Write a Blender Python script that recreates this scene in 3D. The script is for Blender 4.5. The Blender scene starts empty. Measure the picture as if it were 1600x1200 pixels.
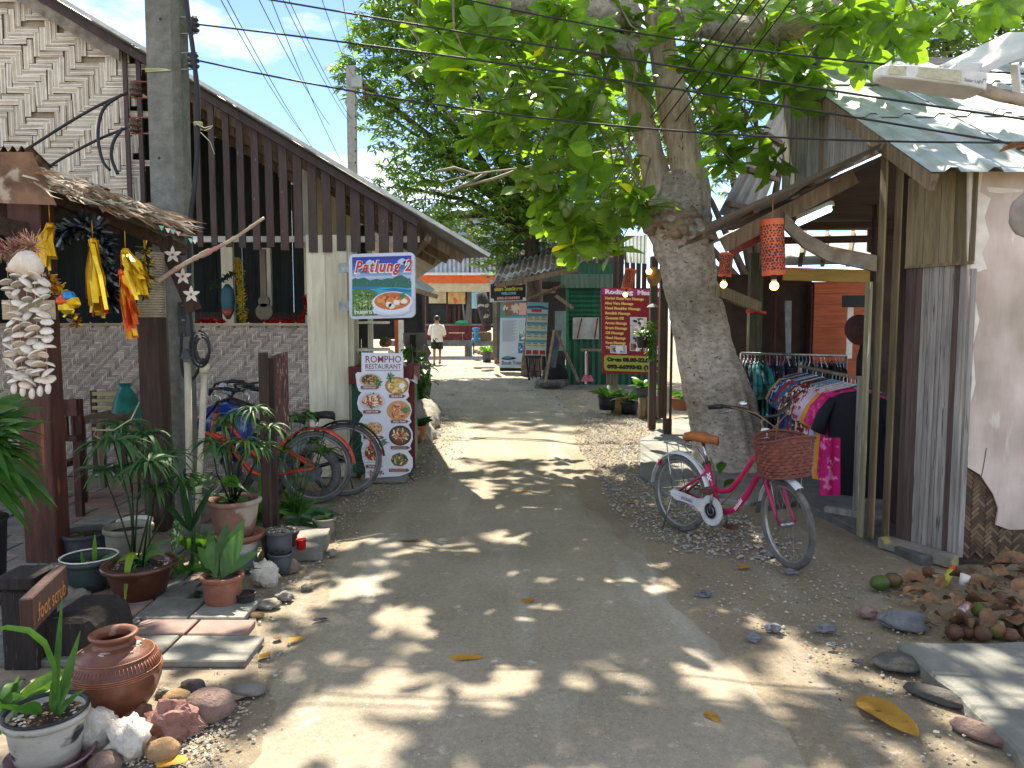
import bpy, math, random
from mathutils import Vector, Matrix, noise as mnoise
R = random.Random(7)
rad = math.radians
sc = bpy.context.scene
COL = sc.collection
# ------------------------------------------------------------------ camera
CAM_H, PITCH, FPX = 1.6, math.atan(100/1200), 1200.0
cam = bpy.data.cameras.new('camera'); cam.sensor_width = 36; cam.lens = 27
cam.clip_start = .05; cam.clip_end = 2000
cam_ob = bpy.data.objects.new('camera', cam); COL.objects.link(cam_ob)
cam_ob.location = (0, 0, CAM_H); cam_ob.rotation_euler = (math.pi/2-PITCH, 0, 0)
sc.camera = cam_ob
# ------------------------------------------------------------------ sky and sun
SUN = Vector((-0.20, 1.62, 2.35)).normalized()
world = bpy.data.worlds.new('World'); sc.world = world; world.use_nodes = True
wn, wl = world.node_tree.nodes, world.node_tree.links
for n in list(wn): wn.remove(n)
wo = wn.new('ShaderNodeOutputWorld'); bg = wn.new('ShaderNodeBackground'); bg.inputs[1].default_value = .13
sky = wn.new('ShaderNodeTexSky'); sky.sky_type = 'NISHITA'; sky.sun_disc = False
sky.sun_elevation = math.asin(SUN.z); sky.sun_rotation = math.atan2(SUN.x, SUN.y)
sky.air_density = .45; sky.dust_density = .05; sky.ozone_density = 1.5
tc = wn.new('ShaderNodeTexCoord'); mp = wn.new('ShaderNodeMapping'); mp.inputs['Scale'].default_value = (1.3, 1.3, 3.2)
mp.inputs['Location'].default_value = (.9, .35, .55)
nz = wn.new('ShaderNodeTexNoise'); nz.inputs['Scale'].default_value = 2.1; nz.inputs['Detail'].default_value = 9; nz.inputs['Roughness'].default_value = .55
cr = wn.new('ShaderNodeValToRGB'); cr.color_ramp.elements[0].position = .46; cr.color_ramp.elements[1].position = .66
mx = wn.new('ShaderNodeMix'); mx.data_type = 'RGBA'; mx.inputs['B'].default_value = (7.4, 7.2, 6.9, 1)
wl.new(tc.outputs['Generated'], mp.inputs[0]); wl.new(mp.outputs[0], nz.inputs[0]); wl.new(nz.outputs[0], cr.inputs[0])
wl.new(cr.outputs[0], mx.inputs['Factor']); wl.new(sky.outputs[0], mx.inputs['A']); wl.new(mx.outputs['Result'], bg.inputs[0]); wl.new(bg.outputs[0], wo.inputs[0])
sun = bpy.data.lights.new('sun', 'SUN'); sun.energy = 5.0; sun.angle = rad(.55); sun.color = (1, .91, .76)
sun_ob = bpy.data.objects.new('sun', sun); COL.objects.link(sun_ob)
sun_ob.rotation_euler = (-SUN).to_track_quat('-Z', 'Y').to_euler(); sun_ob.location = (0, 0, 30)
vs = sc.view_settings; vs.view_transform = 'Standard'; vs.look = 'None'; vs.gamma = 1; vs.exposure = 1.62; vs.use_curve_mapping = False
# ------------------------------------------------------------------ photo pixel -> place
CA, SA = math.cos(PITCH), math.sin(PITCH)
def ray(px, py):
    x, y = (px-800)/FPX, (600-py)/FPX
    return Vector((x, CA + y*SA, -SA + y*CA))
def P(px, py, Y):
    d = ray(px, py); return Vector((0, 0, CAM_H)) + d*(Y/d.y)
def G(px, py, z=0):
    d = ray(px, py); return Vector((0, 0, CAM_H)) + d*((z-CAM_H)/d.z)
def PIX(p):
    v = Vector(p)-Vector((0, 0, CAM_H)); f = v.y*CA-v.z*SA
    return (800+FPX*v.x/f, 600-FPX*(v.y*SA+v.z*CA)/f, f)
# ------------------------------------------------------------------ colours and materials
def C(h, a=1):
    h = h.lstrip('#'); o = []
    for i in (0, 2, 4):
        c = int(h[i:i+2], 16)/255; o.append(c/12.92 if c <= .04045 else ((c+.055)/1.055)**2.4)
    return tuple(o)
def mul(c, k): return tuple(min(1, x*k) for x in c)
def lerp(a, b, t): return tuple(x+(y-x)*t for x, y in zip(a, b))
MATS = {}
def M(name, c1, c2=None, scale=6, stretch=(1, 1, 1), rough=.8, bump=.25, bscale=None, rnd=.0, metal=0, vc=False, transl=0, spots=None,
      emit=0, spec=.4, detail=6, dirt=.0, coat=0, tcol=None):
    """noise-mixed principled material; vc multiplies by the face colour; spots=(colour, scale, threshold); dirt=large blotches"""
    if name in MATS: return MATS[name]
    if isinstance(c1, str): c1 = C(c1)
    if c2 is None: c2 = mul(c1, .72)
    if isinstance(c2, str): c2 = C(c2)
    m = bpy.data.materials.new(name); m.use_nodes = True; MATS[name] = m
    n, l = m.node_tree.nodes, m.node_tree.links
    b = n['Principled BSDF']; out = n['Material Output']
    tcn = n.new('ShaderNodeTexCoord'); mp = n.new('ShaderNodeMapping'); mp.inputs['Scale'].default_value = stretch
    oi = n.new('ShaderNodeObjectInfo'); vm = n.new('ShaderNodeVectorMath'); vm.operation = 'ADD'
    mm = n.new('ShaderNodeMath'); mm.operation = 'MULTIPLY'; mm.inputs[1].default_value = 37.0
    l.new(oi.outputs['Random'], mm.inputs[0]); l.new(tcn.outputs['Object'], vm.inputs[0]); l.new(mm.outputs[0], vm.inputs[1])
    l.new(vm.outputs[0], mp.inputs[0])
    nt = n.new('ShaderNodeTexNoise'); nt.inputs['Scale'].default_value = scale; nt.inputs['Detail'].default_value = detail; nt.inputs['Roughness'].default_value = .62
    l.new(mp.outputs[0], nt.inputs[0])
    rp = n.new('ShaderNodeValToRGB'); rp.color_ramp.elements[0].position = .34; rp.color_ramp.elements[1].position = .66
    rp.color_ramp.elements[0].color = (*c2, 1); rp.color_ramp.elements[1].color = (*c1, 1)
    l.new(nt.outputs[0], rp.inputs[0]); col = rp.outputs[0]
    def mixin(fac, colr, mode='MIX', f=None):
        nonlocal col
        x = n.new('ShaderNodeMix'); x.data_type = 'RGBA'; x.blend_type = mode
        if fac is None: x.inputs['Factor'].default_value = f
        else: l.new(fac, x.inputs['Factor'])
        l.new(col, x.inputs['A'])
        if isinstance(colr, tuple): x.inputs['B'].default_value = (*colr, 1)
        else: l.new(colr, x.inputs['B'])
        col = x.outputs['Result']
    if spots:
        s = n.new('ShaderNodeTexNoise'); s.inputs['Scale'].default_value = spots[1]; s.inputs['Detail'].default_value = 5; l.new(mp.outputs[0], s.inputs[0])
        r2 = n.new('ShaderNodeValToRGB'); r2.color_ramp.elements[0].position = spots[2]; r2.color_ramp.elements[1].position = min(1, spots[2]+.05)
        l.new(s.outputs[0], r2.inputs[0]); mixin(r2.outputs[0], C(spots[0]) if isinstance(spots[0], str) else spots[0])
    if dirt:
        s = n.new('ShaderNodeTexNoise'); s.inputs['Scale'].default_value = 1.7; s.inputs['Detail'].default_value = 7; l.new(vm.outputs[0], s.inputs[0])
        r2 = n.new('ShaderNodeValToRGB'); r2.color_ramp.elements[0].position = .35; r2.color_ramp.elements[1].position = .65
        r2.color_ramp.elements[0].color = (1-dirt, 1-dirt, 1-dirt*1.1, 1); l.new(s.outputs[0], r2.inputs[0]); mixin(None, r2.outputs[0], 'MULTIPLY', 1)
    if vc:
        at = n.new('ShaderNodeAttribute'); at.attribute_name = 'Col'; mixin(None, at.outputs['Color'], 'MULTIPLY', 1)
    if rnd:
        hs = n.new('ShaderNodeHueSaturation'); mr = n.new('ShaderNodeMapRange'); mr.inputs['To Min'].default_value = 1-rnd; mr.inputs['To Max'].default_value = 1+rnd
        l.new(oi.outputs['Random'], mr.inputs[0]); l.new(mr.outputs[0], hs.inputs['Value']); l.new(col, hs.inputs['Color']); col = hs.outputs[0]
    l.new(col, b.inputs['Base Color']); b.inputs['Roughness'].default_value = rough; b.inputs['Metallic'].default_value = metal
    b.inputs['Specular IOR Level'].default_value = spec; b.inputs['Coat Weight'].default_value = coat
    if emit: l.new(col, b.inputs['Emission Color']); b.inputs['Emission Strength'].default_value = emit
    if bump:
        n2 = n.new('ShaderNodeTexNoise'); n2.inputs['Scale'].default_value = bscale or scale*3; n2.inputs['Detail'].default_value = 8; n2.inputs['Roughness'].default_value = .65
        l.new(mp.outputs[0], n2.inputs[0]); bp = n.new('ShaderNodeBump'); bp.inputs['Strength'].default_value = bump; bp.inputs['Distance'].default_value = .02
        l.new(n2.outputs[0], bp.inputs['Height']); l.new(bp.outputs[0], b.inputs['Normal'])
    if transl:
        t = n.new('ShaderNodeBsdfTranslucent'); ms = n.new('ShaderNodeMixShader'); ms.inputs[0].default_value = transl
        if tcol:
            x = n.new('ShaderNodeMix'); x.data_type = 'RGBA'; x.blend_type = 'MULTIPLY'; x.inputs['Factor'].default_value = 1
            l.new(col, x.inputs['A']); x.inputs['B'].default_value = (*tcol, 1); l.new(x.outputs['Result'], t.inputs[0])
        else: l.new(col, t.inputs[0])
        l.new(b.outputs[0], ms.inputs[1]); l.new(t.outputs[0], ms.inputs[2]); l.new(ms.outputs[0], out.inputs[0])
    return m
# ------------------------------------------------------------------ mesh builder
class MB:
    def __init__(s): s.v = []; s.f = []; s.c = []; s.m = []; s.sm = []; s.col = (1, 1, 1); s.mi = 0; s.smooth = False
    def add(s, vs, fs, smooth=None):
        o = len(s.v); s.v += [tuple(p) for p in vs]
        for f in fs:
            s.f.append(tuple(i+o for i in f)); s.c.append(s.col); s.m.append(s.mi); s.sm.append(s.smooth if smooth is None else smooth)
        return s
    def obox(s, c, sx, sy, sz, rot=None, taper=0):
        hx, hy, hz = sx/2, sy/2, sz/2; vs = []
        for z in (-1, 1):
            k = 1-taper if z > 0 else 1
            for x, y in ((-1, -1), (1, -1), (1, 1), (-1, 1)): vs.append(Vector((x*hx*k, y*hy*k, z*hz)))
        if rot is not None: vs = [rot @ q for q in vs]
        c = Vector(c); vs = [q+c for q in vs]
        return s.add(vs, [(3, 2, 1, 0), (4, 5, 6, 7), (0, 1, 5, 4), (1, 2, 6, 5), (2, 3, 7, 6), (3, 0, 4, 7)], False)
    def box(s, a, b):
        a, b = Vector(a), Vector(b); return s.obox((a+b)/2, abs(b.x-a.x), abs(b.y-a.y), abs(b.z-a.z))
    def beam(s, p, q, w, h, up=(0, 0, 1)):
        p, q = Vector(p), Vector(q); d = (q-p); L = d.length; z = d.normalized(); x = Vector(up).cross(z)
        if x.length < 1e-4: x = Vector((1, 0, 0))
        x.normalize(); y = z.cross(x)
        return s.obox((p+q)/2, w, h, L, Matrix((x, y, z)).transposed())
    def tube(s, pts, r, n=8, cap=True, smooth=True, flat=1):
        pts = [Vector(p) for p in pts]; k = len(pts)
        if not hasattr(r, '__len__'): r = [r]*k
        vs = []; ref = Vector((.31, .17, .93))
        t0 = (pts[1]-pts[0]).normalized()
        if abs(t0.dot(ref)) > .95: ref = Vector((1, 0, 0))
        x = (ref - t0*ref.dot(t0)).normalized()
        for i in range(k):
            t = (pts[min(i+1, k-1)]-pts[max(i-1, 0)])
            t = t.normalized() if t.length > 1e-9 else t0
            x = x - t*x.dot(t); x = x.normalized() if x.length > 1e-6 else t.orthogonal().normalized(); y = t.cross(x)
            for j in range(n):
                a = 2*math.pi*j/n; vs.append(pts[i]+x*(math.cos(a)*r[i])+y*(math.sin(a)*r[i]*flat))
        fs = [(i*n+j, i*n+(j+1) % n, (i+1)*n+(j+1) % n, (i+1)*n+j) for i in range(k-1) for j in range(n)]
        s.add(vs, fs, smooth)
        if cap: s.add([], []) ; o = len(s.v)-k*n; s._cap(range(o+n-1, o-1, -1)); s._cap(range(o+(k-1)*n, o+k*n))
        return s
    def _cap(s, ids): s.f.append(tuple(ids)); s.c.append(s.col); s.m.append(s.mi); s.sm.append(False)
    def lathe(s, prof, c=(0, 0, 0), n=20, wob=0, rot=None, seed=0, smooth=True):
        c = Vector(c); vs = []
        for (r, z) in prof:
            for j in range(n):
                a = 2*math.pi*j/n; rr = r*(1+wob*math.sin(a*3+seed)+wob*.6*math.sin(a*7+seed*2))
                q = Vector((math.cos(a)*rr, math.sin(a)*rr, z))
                vs.append((rot @ q if rot is not None else q)+c)
        k = len(prof)
        return s.add(vs, [(i*n+j, i*n+(j+1) % n, (i+1)*n+(j+1) % n, (i+1)*n+j) for i in range(k-1) for j in range(n)], smooth)
    def disc(s, c, r, n=16, nrm=(0, 0, 1), rx=None, wob=0, seed=0):
        z = Vector(nrm).normalized(); x = z.orthogonal().normalized() if abs(z.z) < .99 else Vector((1, 0, 0)); y = z.cross(x); c = Vector(c)
        vs = [c+x*(math.cos(2*math.pi*j/n)*(rx or r)*(1+wob*math.sin(j*2.3+seed)))+y*(math.sin(2*math.pi*j/n)*r*(1+wob*math.sin(j*2.3+seed))) for j in range(n)]
        return s.add(vs, [tuple(range(n))])
    def blob(s, c, r, nu=10, nv=7, amp=.2, freq=2, seed=0, rot=None, flatb=False, smooth=True):
        """noisy ellipsoid: r=(rx,ry,rz)"""
        if not hasattr(r, '__len__'): r = (r, r, r)
        c = Vector(c); vs = []
        def pt(th, ph):
            d = Vector((math.sin(th)*math.cos(ph), math.sin(th)*math.sin(ph), math.cos(th)))
            k = 1+amp*mnoise.noise(d*freq+Vector((seed*3.1, seed*1.7, seed)))
            q = Vector((d.x*r[0]*k, d.y*r[1]*k, d.z*r[2]*k))
            if flatb and q.z < -r[2]*.5: q.z = -r[2]*.5
            return (rot @ q if rot is not None else q)+c
        vs.append(pt(0, 0))
        for i in range(1, nv):
            for j in range(nu): vs.append(pt(math.pi*i/nv, 2*math.pi*j/nu))
        vs.append(pt(math.pi, 0)); fs = []
        for j in range(nu): fs.append((0, 1+j, 1+(j+1) % nu))
        for i in range(nv-2):
            for j in range(nu): a = 1+i*nu; fs.append((a+j, a+nu+j, a+nu+(j+1) % nu, a+(j+1) % nu))
        a = 1+(nv-2)*nu; e = len(vs)-1
        for j in range(nu): fs.append((a+j, e, a+(j+1) % nu))
        return s.add(vs, fs, smooth)
    def leaf(s, base, d, L, W, up=(0, 0, 1), droop=.3, fold=.25, seg=4, shape='ov', wave=0, twist=0):
        """a leaf blade: base point, direction, length, width"""
        d = Vector(d).normalized(); x = d.cross(Vector(up)); x = x.normalized() if x.length > 1e-4 else d.orthogonal().normalized(); n = x.cross(d)
        if twist: q = Matrix.Rotation(twist, 3, d); x = q @ x; n = q @ n
        base = Vector(base); vs = []; fs = []
        prof = {'ov': lambda t: math.sin(math.pi*min(1, t**.8))**.75, 'ob': lambda t: (math.sin(math.pi*t**1.55)**.7)*.98+.03*(1-t),
                'st': lambda t: (1-t**3)*(.55+.45*min(1, t*3)), 'la': lambda t: math.sin(math.pi*t**.9)**.9}[shape]
        for i in range(seg+1):
            t = i/seg; p = base+d*(L*t*(1-.25*droop*t))-Vector((0, 0, 1))*(droop*L*t*t*.8)
            w = max(.004*L, W*.5*prof(min(max(t, .02), .985))) if 0 < i < seg else W*.03
            wv = wave*W*math.sin(t*9)
            vs += [p-x*w+n*(w*fold+wv), p, p+x*w+n*(w*fold-wv)]
        for i in range(seg):
            a = 3*i; fs += [(a, a+1, a+4, a+3), (a+1, a+2, a+5, a+4)]
        return s.add(vs, fs)
    def build(s, name, mat, parent=None, label=None, cat=None, group=None, kind=None, bevel=0, local=False):
        me = bpy.data.meshes.new(name); o0 = ORG.get(parent, Vector((0, 0, 0))) if parent else Vector((0, 0, 0))
        if parent is None and kind is None and s.v:   # origin at the base of a single-mesh thing
            xs = [p[0] for p in s.v]; ys = [p[1] for p in s.v]; zs = [p[2] for p in s.v]
            o0 = Vector(((min(xs)+max(xs))/2, (min(ys)+max(ys))/2, min(zs)))
        if local: o0 = Vector((0, 0, 0))
        me.from_pydata([(p[0]-o0.x, p[1]-o0.y, p[2]-o0.z) for p in s.v], [], s.f)
        mats = mat if isinstance(mat, (list, tuple)) else [mat]
        for mt in mats: me.materials.append(mt)
        me.polygons.foreach_set('material_index', s.m); me.polygons.foreach_set('use_smooth', s.sm)
        ca = me.attributes.new('Col', 'FLOAT_COLOR', 'FACE')
        ca.data.foreach_set('color', [x for c in s.c for x in (*c[:3], 1)])
        me.validate(); me.update()
        o = bpy.data.objects.new(name, me); COL.objects.link(o)
        if parent is not None: o.parent = parent; ORG[o] = o0
        else: o.location = o0; ORG[o] = o0
        if bevel:
            b = o.modifiers.new('bevel', 'BEVEL'); b.width = bevel; b.segments = 1; b.limit_method = 'ANGLE'
        tag(o, label, cat, group, kind); return o
ORG = {}
def tag(o, label=None, cat=None, group=None, kind=None):
    if label: o['label'] = label
    if cat: o['category'] = cat
    if group: o['group'] = group
    if kind: o['kind'] = kind
    return o
def thing(name, label, cat, loc=(0, 0, 0), group=None, kind=None):
    o = bpy.data.objects.new(name, None); COL.objects.link(o); o.location = loc; ORG[o] = Vector(loc); o.empty_display_size = .1
    return tag(o, label, cat, group, kind)
def dup(root, loc=None, rz=None, label=None, group=None, parent=None):
    r = root.copy(); COL.objects.link(r)
    if parent is not None: r.parent = parent
    if loc is not None: r.location = loc
    if rz is not None: r.rotation_euler = (0, 0, rz)
    if label: r['label'] = label
    if group: r['group'] = group
    for ch in KIDS(root):
        c = ch.copy(); COL.objects.link(c); c.parent = r
        for g in KIDS(ch):
            d = g.copy(); COL.objects.link(d); d.parent = c
    return r
def KIDS(o): return list(o.children)
def place(root, loc, rz=0): root.location = loc; root.rotation_euler = (0, 0, rz)
def text2d(body, size=1.0, bold=0.0, shear=0.0, sx=1.0, align='LEFT', space=1.0):
    cu = bpy.data.curves.new('t', 'FONT'); cu.body = body; cu.size = size; cu.offset = bold; cu.shear = shear; cu.align_x = align; cu.resolution_u = 2; cu.space_character = space
    ob = bpy.data.objects.new('t', cu); COL.objects.link(ob)
    me = bpy.data.meshes.new_from_object(ob.evaluated_get(bpy.context.evaluated_depsgraph_get()))
    vs = [(v.co.x*sx, v.co.y) for v in me.vertices]; fs = [tuple(p.vertices) for p in me.polygons]
    bpy.data.objects.remove(ob); bpy.data.curves.remove(cu); bpy.data.meshes.remove(me)
    return vs, fs
class Board:
    """flat print on a real sign face: local 0..w, 0..h metres, layers half a millimetre apart"""
    def __init__(s, mb, o, u, v, step=.0012):
        s.mb = mb; s.o = Vector(o); s.u = Vector(u).normalized(); s.v = Vector(v).normalized(); s.n = s.u.cross(s.v); s.k = 0; s.step = step
    def p(s, x, y, k): return s.o+s.u*x+s.v*y+s.n*(k*s.step)
    def poly(s, pts, col, layer): s.mb.col = col; s.mb.add([s.p(x, y, layer) for x, y in pts], [tuple(range(len(pts)))], False); s.mb.col = (1, 1, 1)
    def rect(s, x0, y0, x1, y1, col, layer): s.poly([(x0, y0), (x1, y0), (x1, y1), (x0, y1)], col, layer)
    def disc(s, x, y, rx, ry, col, layer, n=18, wob=0, seed=0):
        s.poly([(x+rx*math.cos(2*math.pi*j/n)*(1+wob*math.sin(j*2.4+seed)), y+ry*math.sin(2*math.pi*j/n)*(1+wob*math.sin(j*2.4+seed))) for j in range(n)], col, layer)
    def text(s, body, x, y, size, col, layer, bold=0, shear=0, fit=None, align='LEFT', space=1.0):
        vs, fs = text2d(body, size, bold, shear, 1, align, space)
        if not vs: return
        sx = 1
        if fit: sx = fit/max(1e-6, max(v[0] for v in vs)-min(v[0] for v in vs))
        s.mb.col = col; s.mb.add([s.p(x+a*sx, y+b, layer) for a, b in vs], fs, False); s.mb.col = (1, 1, 1)
    def scatter(s, x, y, rx, ry, cols, n, r, layer, seed=0, asp=.6):
        q = random.Random(seed)
        for i in range(n):
            a, d = q.random()*6.28, math.sqrt(q.random())
            cx, cy = x+rx*d*math.cos(a), y+ry*d*math.sin(a); an = q.random()*3.14; rr = r*(.5+q.random())
            pts = []
            for j in range(7):
                t = j/7*6.28; ex, ey = math.cos(t)*rr, math.sin(t)*rr*asp
                pts.append((cx+ex*math.cos(an)-ey*math.sin(an), cy+ex*math.sin(an)+ey*math.cos(an)))
            s.poly(pts, q.choice(cols), layer+i*.03)
def V(*a): return Vector(a)
def jit(a): return R.uniform(-a, a)
# common materials
PRINT = M('printed_vinyl', (1, 1, 1), (.93, .93, .93), 30, rough=.45, bump=.02, vc=True)
WHITE = M('white_paint', '#e6e3da', '#c9c4b6', 9, rough=.6, bump=.1)
WOOD = M('weathered_wood', '#8d7a62', '#5c4c3a', 4, (7, 7, .6), .85, .5, rnd=.2)
DWOOD = M('dark_wood', '#4a372b', '#2a1d16', 4, (7, 7, .6), .75, .5, rnd=.2)
DWOODH = M('dark_wood_sideways', '#4e3a2c', '#2c2018', 4, (.6, 7, 7), .8, .5, rnd=.2)
RWOOD = M('red_stained_wood', '#66392c', '#3f231b', 3.5, (5, 5, .8), .55, .45, rnd=.1, spots=('#8f5238', 4, .63), dirt=.35)
BLACKP = M('black_plastic', '#232527', '#141516', 12, rough=.55, bump=.08)
STEEL = M('grey_steel', '#9a9d9c', '#747875', 14, rough=.35, bump=.05, metal=.8)
CHROME = M('chrome', '#c8c8c8', '#a5a5a5', 20, rough=.2, bump=0, metal=1)
RUBBER = M('rubber', '#3a3a3b', '#6a6560', 10, rough=.9, bump=.3)
GLOSSRED = M('red_plastic', '#d3201c', '#a81512', 9, rough=.4, bump=.03)
CONC = M('concrete', '#8f8c84', '#6f6d66', 7, rough=.92, bump=.5, bscale=60, dirt=.25)
POLEC = M('pole_concrete', '#8a8a82', '#6b6b63', 11, rough=.92, bump=.9, bscale=45, dirt=.3)
# ------------------------------------------------------------------ ground, road, gravel, slabs
def ground_mat(name, cA, cB, cC, bump=.5):
    m = bpy.data.materials.new(name); m.use_nodes = True; n, l = m.node_tree.nodes, m.node_tree.links; b = n['Principled BSDF']
    t = n.new('ShaderNodeTexCoord')
    def nz(s, d=8, r=.6, st=None):
        x = n.new('ShaderNodeTexNoise'); x.inputs['Scale'].default_value = s; x.inputs['Detail'].default_value = d; x.inputs['Roughness'].default_value = r
        if st:
            mp = n.new('ShaderNodeMapping'); mp.inputs['Scale'].default_value = st; l.new(t.outputs['Object'], mp.inputs[0]); l.new(mp.outputs[0], x.inputs[0])
        else: l.new(t.outputs['Object'], x.inputs[0])
        return x.outputs[0]
    def ramp(s, a, z, c0=(0, 0, 0), c1=(1, 1, 1)):
        r = n.new('ShaderNodeValToRGB'); r.color_ramp.elements[0].position = a; r.color_ramp.elements[1].position = z
        r.color_ramp.elements[0].color = (*c0, 1); r.color_ramp.elements[1].color = (*c1, 1); l.new(s, r.inputs[0]); return r.outputs[0]
    def mix(f, a, bb, mode='MIX', fv=1):
        x = n.new('ShaderNodeMix'); x.data_type = 'RGBA'; x.blend_type = mode
        if f is None: x.inputs['Factor'].default_value = fv
        else: l.new(f, x.inputs['Factor'])
        for k, q in (('A', a), ('B', bb)):
            if isinstance(q, tuple): x.inputs[k].default_value = (*q, 1)
            else: l.new(q, x.inputs[k])
        return x.outputs['Result']
    c = mix(ramp(nz(.9), .38, .62), cA, cB)
    c = mix(ramp(nz(1.6, 6, .6, (1.6, .22, 1)), .52, .72), c, cC)
    c = mix(None, c, ramp(nz(38, 6, .75), .3, .7, (.74, .74, .74), (1.12, 1.12, 1.12)), 'MULTIPLY')
    c = mix(None, c, ramp(nz(210, 3, .8), .34, .6, (.72, .72, .72), (1.06, 1.06, 1.06)), 'MULTIPLY')
    c = mix(ramp(nz(95, 2, .5), .70, .74), c, mul(cC, 1.35))
    c = mix(ramp(nz(2.6, 10, .72, (3.2, .35, 1)), .56, .64), c, mul(cA, .78)); c = mix(ramp(nz(4.5, 12, .75), .60, .68), c, mul(cC, 1.18))
    l.new(c, b.inputs['Base Color']); b.inputs['Roughness'].default_value = .95; b.inputs['Specular IOR Level'].default_value = .2
    ad = n.new('ShaderNodeMath'); ad.operation = 'ADD'; m2 = n.new('ShaderNodeMath'); m2.operation = 'MULTIPLY'; m2.inputs[1].default_value = .35
    l.new(nz(150, 5, .8), m2.inputs[0]); l.new(nz(14, 8, .7), ad.inputs[0]); l.new(m2.outputs[0], ad.inputs[1])
    bp = n.new('ShaderNodeBump'); bp.inputs['Strength'].default_value = bump; bp.inputs['Distance'].default_value = .03; l.new(ad.outputs[0], bp.inputs['Height']); l.new(bp.outputs[0], b.inputs['Normal'])
    return m
SAND = ground_mat('sandy_ground', C('#a3957e'), C('#8f8370'), C('#a8a092'), .8)
ROADM = ground_mat('dusty_road', C('#a39886'), C('#8f8674'), C('#b0aa9d'), .4)
def hgt(x, y): return .018*mnoise.noise(V(x*.9, y*.9, 0))+.008*mnoise.noise(V(x*3.1, y*3.1, 4))
m = MB(); m.smooth = True
xs = [-220, -60, -20, -9]+[-7+i*.25 for i in range(57)]+[9, 20, 60, 220]; ys = [-40, -10, 0, 1]+[1.5+i*.25 for i in range(58)]+[17, 20, 25, 35, 60, 140, 420]
vs = [(x, y, hgt(x, y)-.012 if abs(x) < 7 and 1 < y < 16.5 else -.012) for y in ys for x in xs]; nx = len(xs)
m.add(vs, [(j*nx+i, j*nx+i+1, (j+1)*nx+i+1, (j+1)*nx+i) for j in range(len(ys)-1) for i in range(nx-1)])
m.build('ground', SAND, kind='structure')
# the lane: edges taken along the photo's wheel-worn strip
m = MB(); m.smooth = True
Ls = [(1.2, -1.05), (2.6, -1.02), (3.6, -1.15), (4.6, -1.2), (5.6, -1.25), (6.6, -1.15), (8, -1.0), (10, -1.15), (13, -1.4), (18, -2.1), (24, -3.0), (30, -6), (36, -9)]
Rs = [(1.2, 1.1), (2.6, 1.15), (3.6, 1.1), (4.6, .95), (5.6, .86), (6.6, .72), (8, .68), (10, .85), (13, 1.15), (18, .9), (24, .4), (30, 1.5), (36, 9)]
def itp(t, y):
    for (a, p), (b, q) in zip(t, t[1:]):
        if y <= b: return p+(q-p)*(y-a)/(b-a)
    return t[-1][1]
rows = []; y = 1.2
while y < 36: rows.append(y); y += .12 if y < 12 else .5
nc = 17; vs = []
for y in rows:
    a, b = itp(Ls, y)+.13*mnoise.noise(V(y*1.3, 3, 1))+.05*mnoise.noise(V(y*5, 8, 1)), itp(Rs, y)+.16*mnoise.noise(V(y*1.1, 9, 1))+.06*mnoise.noise(V(y*5, 1, 1))
    for i in range(nc):
        t = i/(nc-1); x = a+(b-a)*t; e = min(1, min(t, 1-t)*9)
        vs.append((x, y, hgt(x, y)*(1 if abs(x) < 6 and y < 16 else 0)-.02+.026*e))
m.add(vs, [(j*nc+i, j*nc+i+1, (j+1)*nc+i+1, (j+1)*nc+i) for j in range(len(rows)-1) for i in range(nc-1)])
m.build('road', ROADM, kind='structure')
# concrete slab under the tree and in front of the clothes stall
SLABM = M('slab_concrete', '#8c8c86', '#70706a', 3, rough=.9, bump=.5, bscale=70, dirt=.25)
def slab(name, px, z, mat, extra=None, lab=None):
    m = MB(); pts = [G(a, b) for a, b in px]; n = len(pts)
    m.add([V(p.x, p.y, z) for p in pts]+[V(p.x, p.y, -.1) for p in pts], [tuple(range(n))]+[(i, i+n, (i+1) % n+n, (i+1) % n) for i in range(n)])
    return m.build(name, mat, kind='structure', bevel=.01)
slab('concrete_apron', [(1000, 745), (1040, 775), (1170, 790), (1420, 745), (1300, 640), (1110, 652), (1055, 657), (1000, 690)], .03, SLABM)
DSLAB = M('stall_floor', '#6d6c69', '#50504e', 5, rough=.85, bump=.4, bscale=50, dirt=.35)
slab('shop_floor', [(1180, 800), (1245, 790), (1372, 850), (1440, 880), (1700, 860), (1500, 700), (1300, 640), (1210, 680)], .045, DSLAB)
m = MB(); a = .05      # kerbed slab, bottom right
for q in (0,):
    cr_ = [G(1590, 1168, a), G(1400, 1003, a), G(1700, 1003, a), G(1990, 1420, a), G(1690, 1420, a)]; top = []
    for i in range(5):
        p, q = cr_[i], cr_[(i+1) % 5]
        for k in range(14): w = p.lerp(q, k/14); top.append(V(w.x+.022*mnoise.noise(w*7), w.y+.022*mnoise.noise(w*7+V(9, 0, 0)), a))
    n = len(top); m.add(top+[V(p.x+.03*mnoise.noise(p*9), p.y+.03*mnoise.noise(p*9+V(5, 0, 0)), -.1) for p in top], [tuple(range(n))]+[(i, i+n, (i+1) % n+n, (i+1) % n) for i in range(n)])
m.build('concrete_step', SLABM, kind='structure', bevel=.012)
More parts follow.
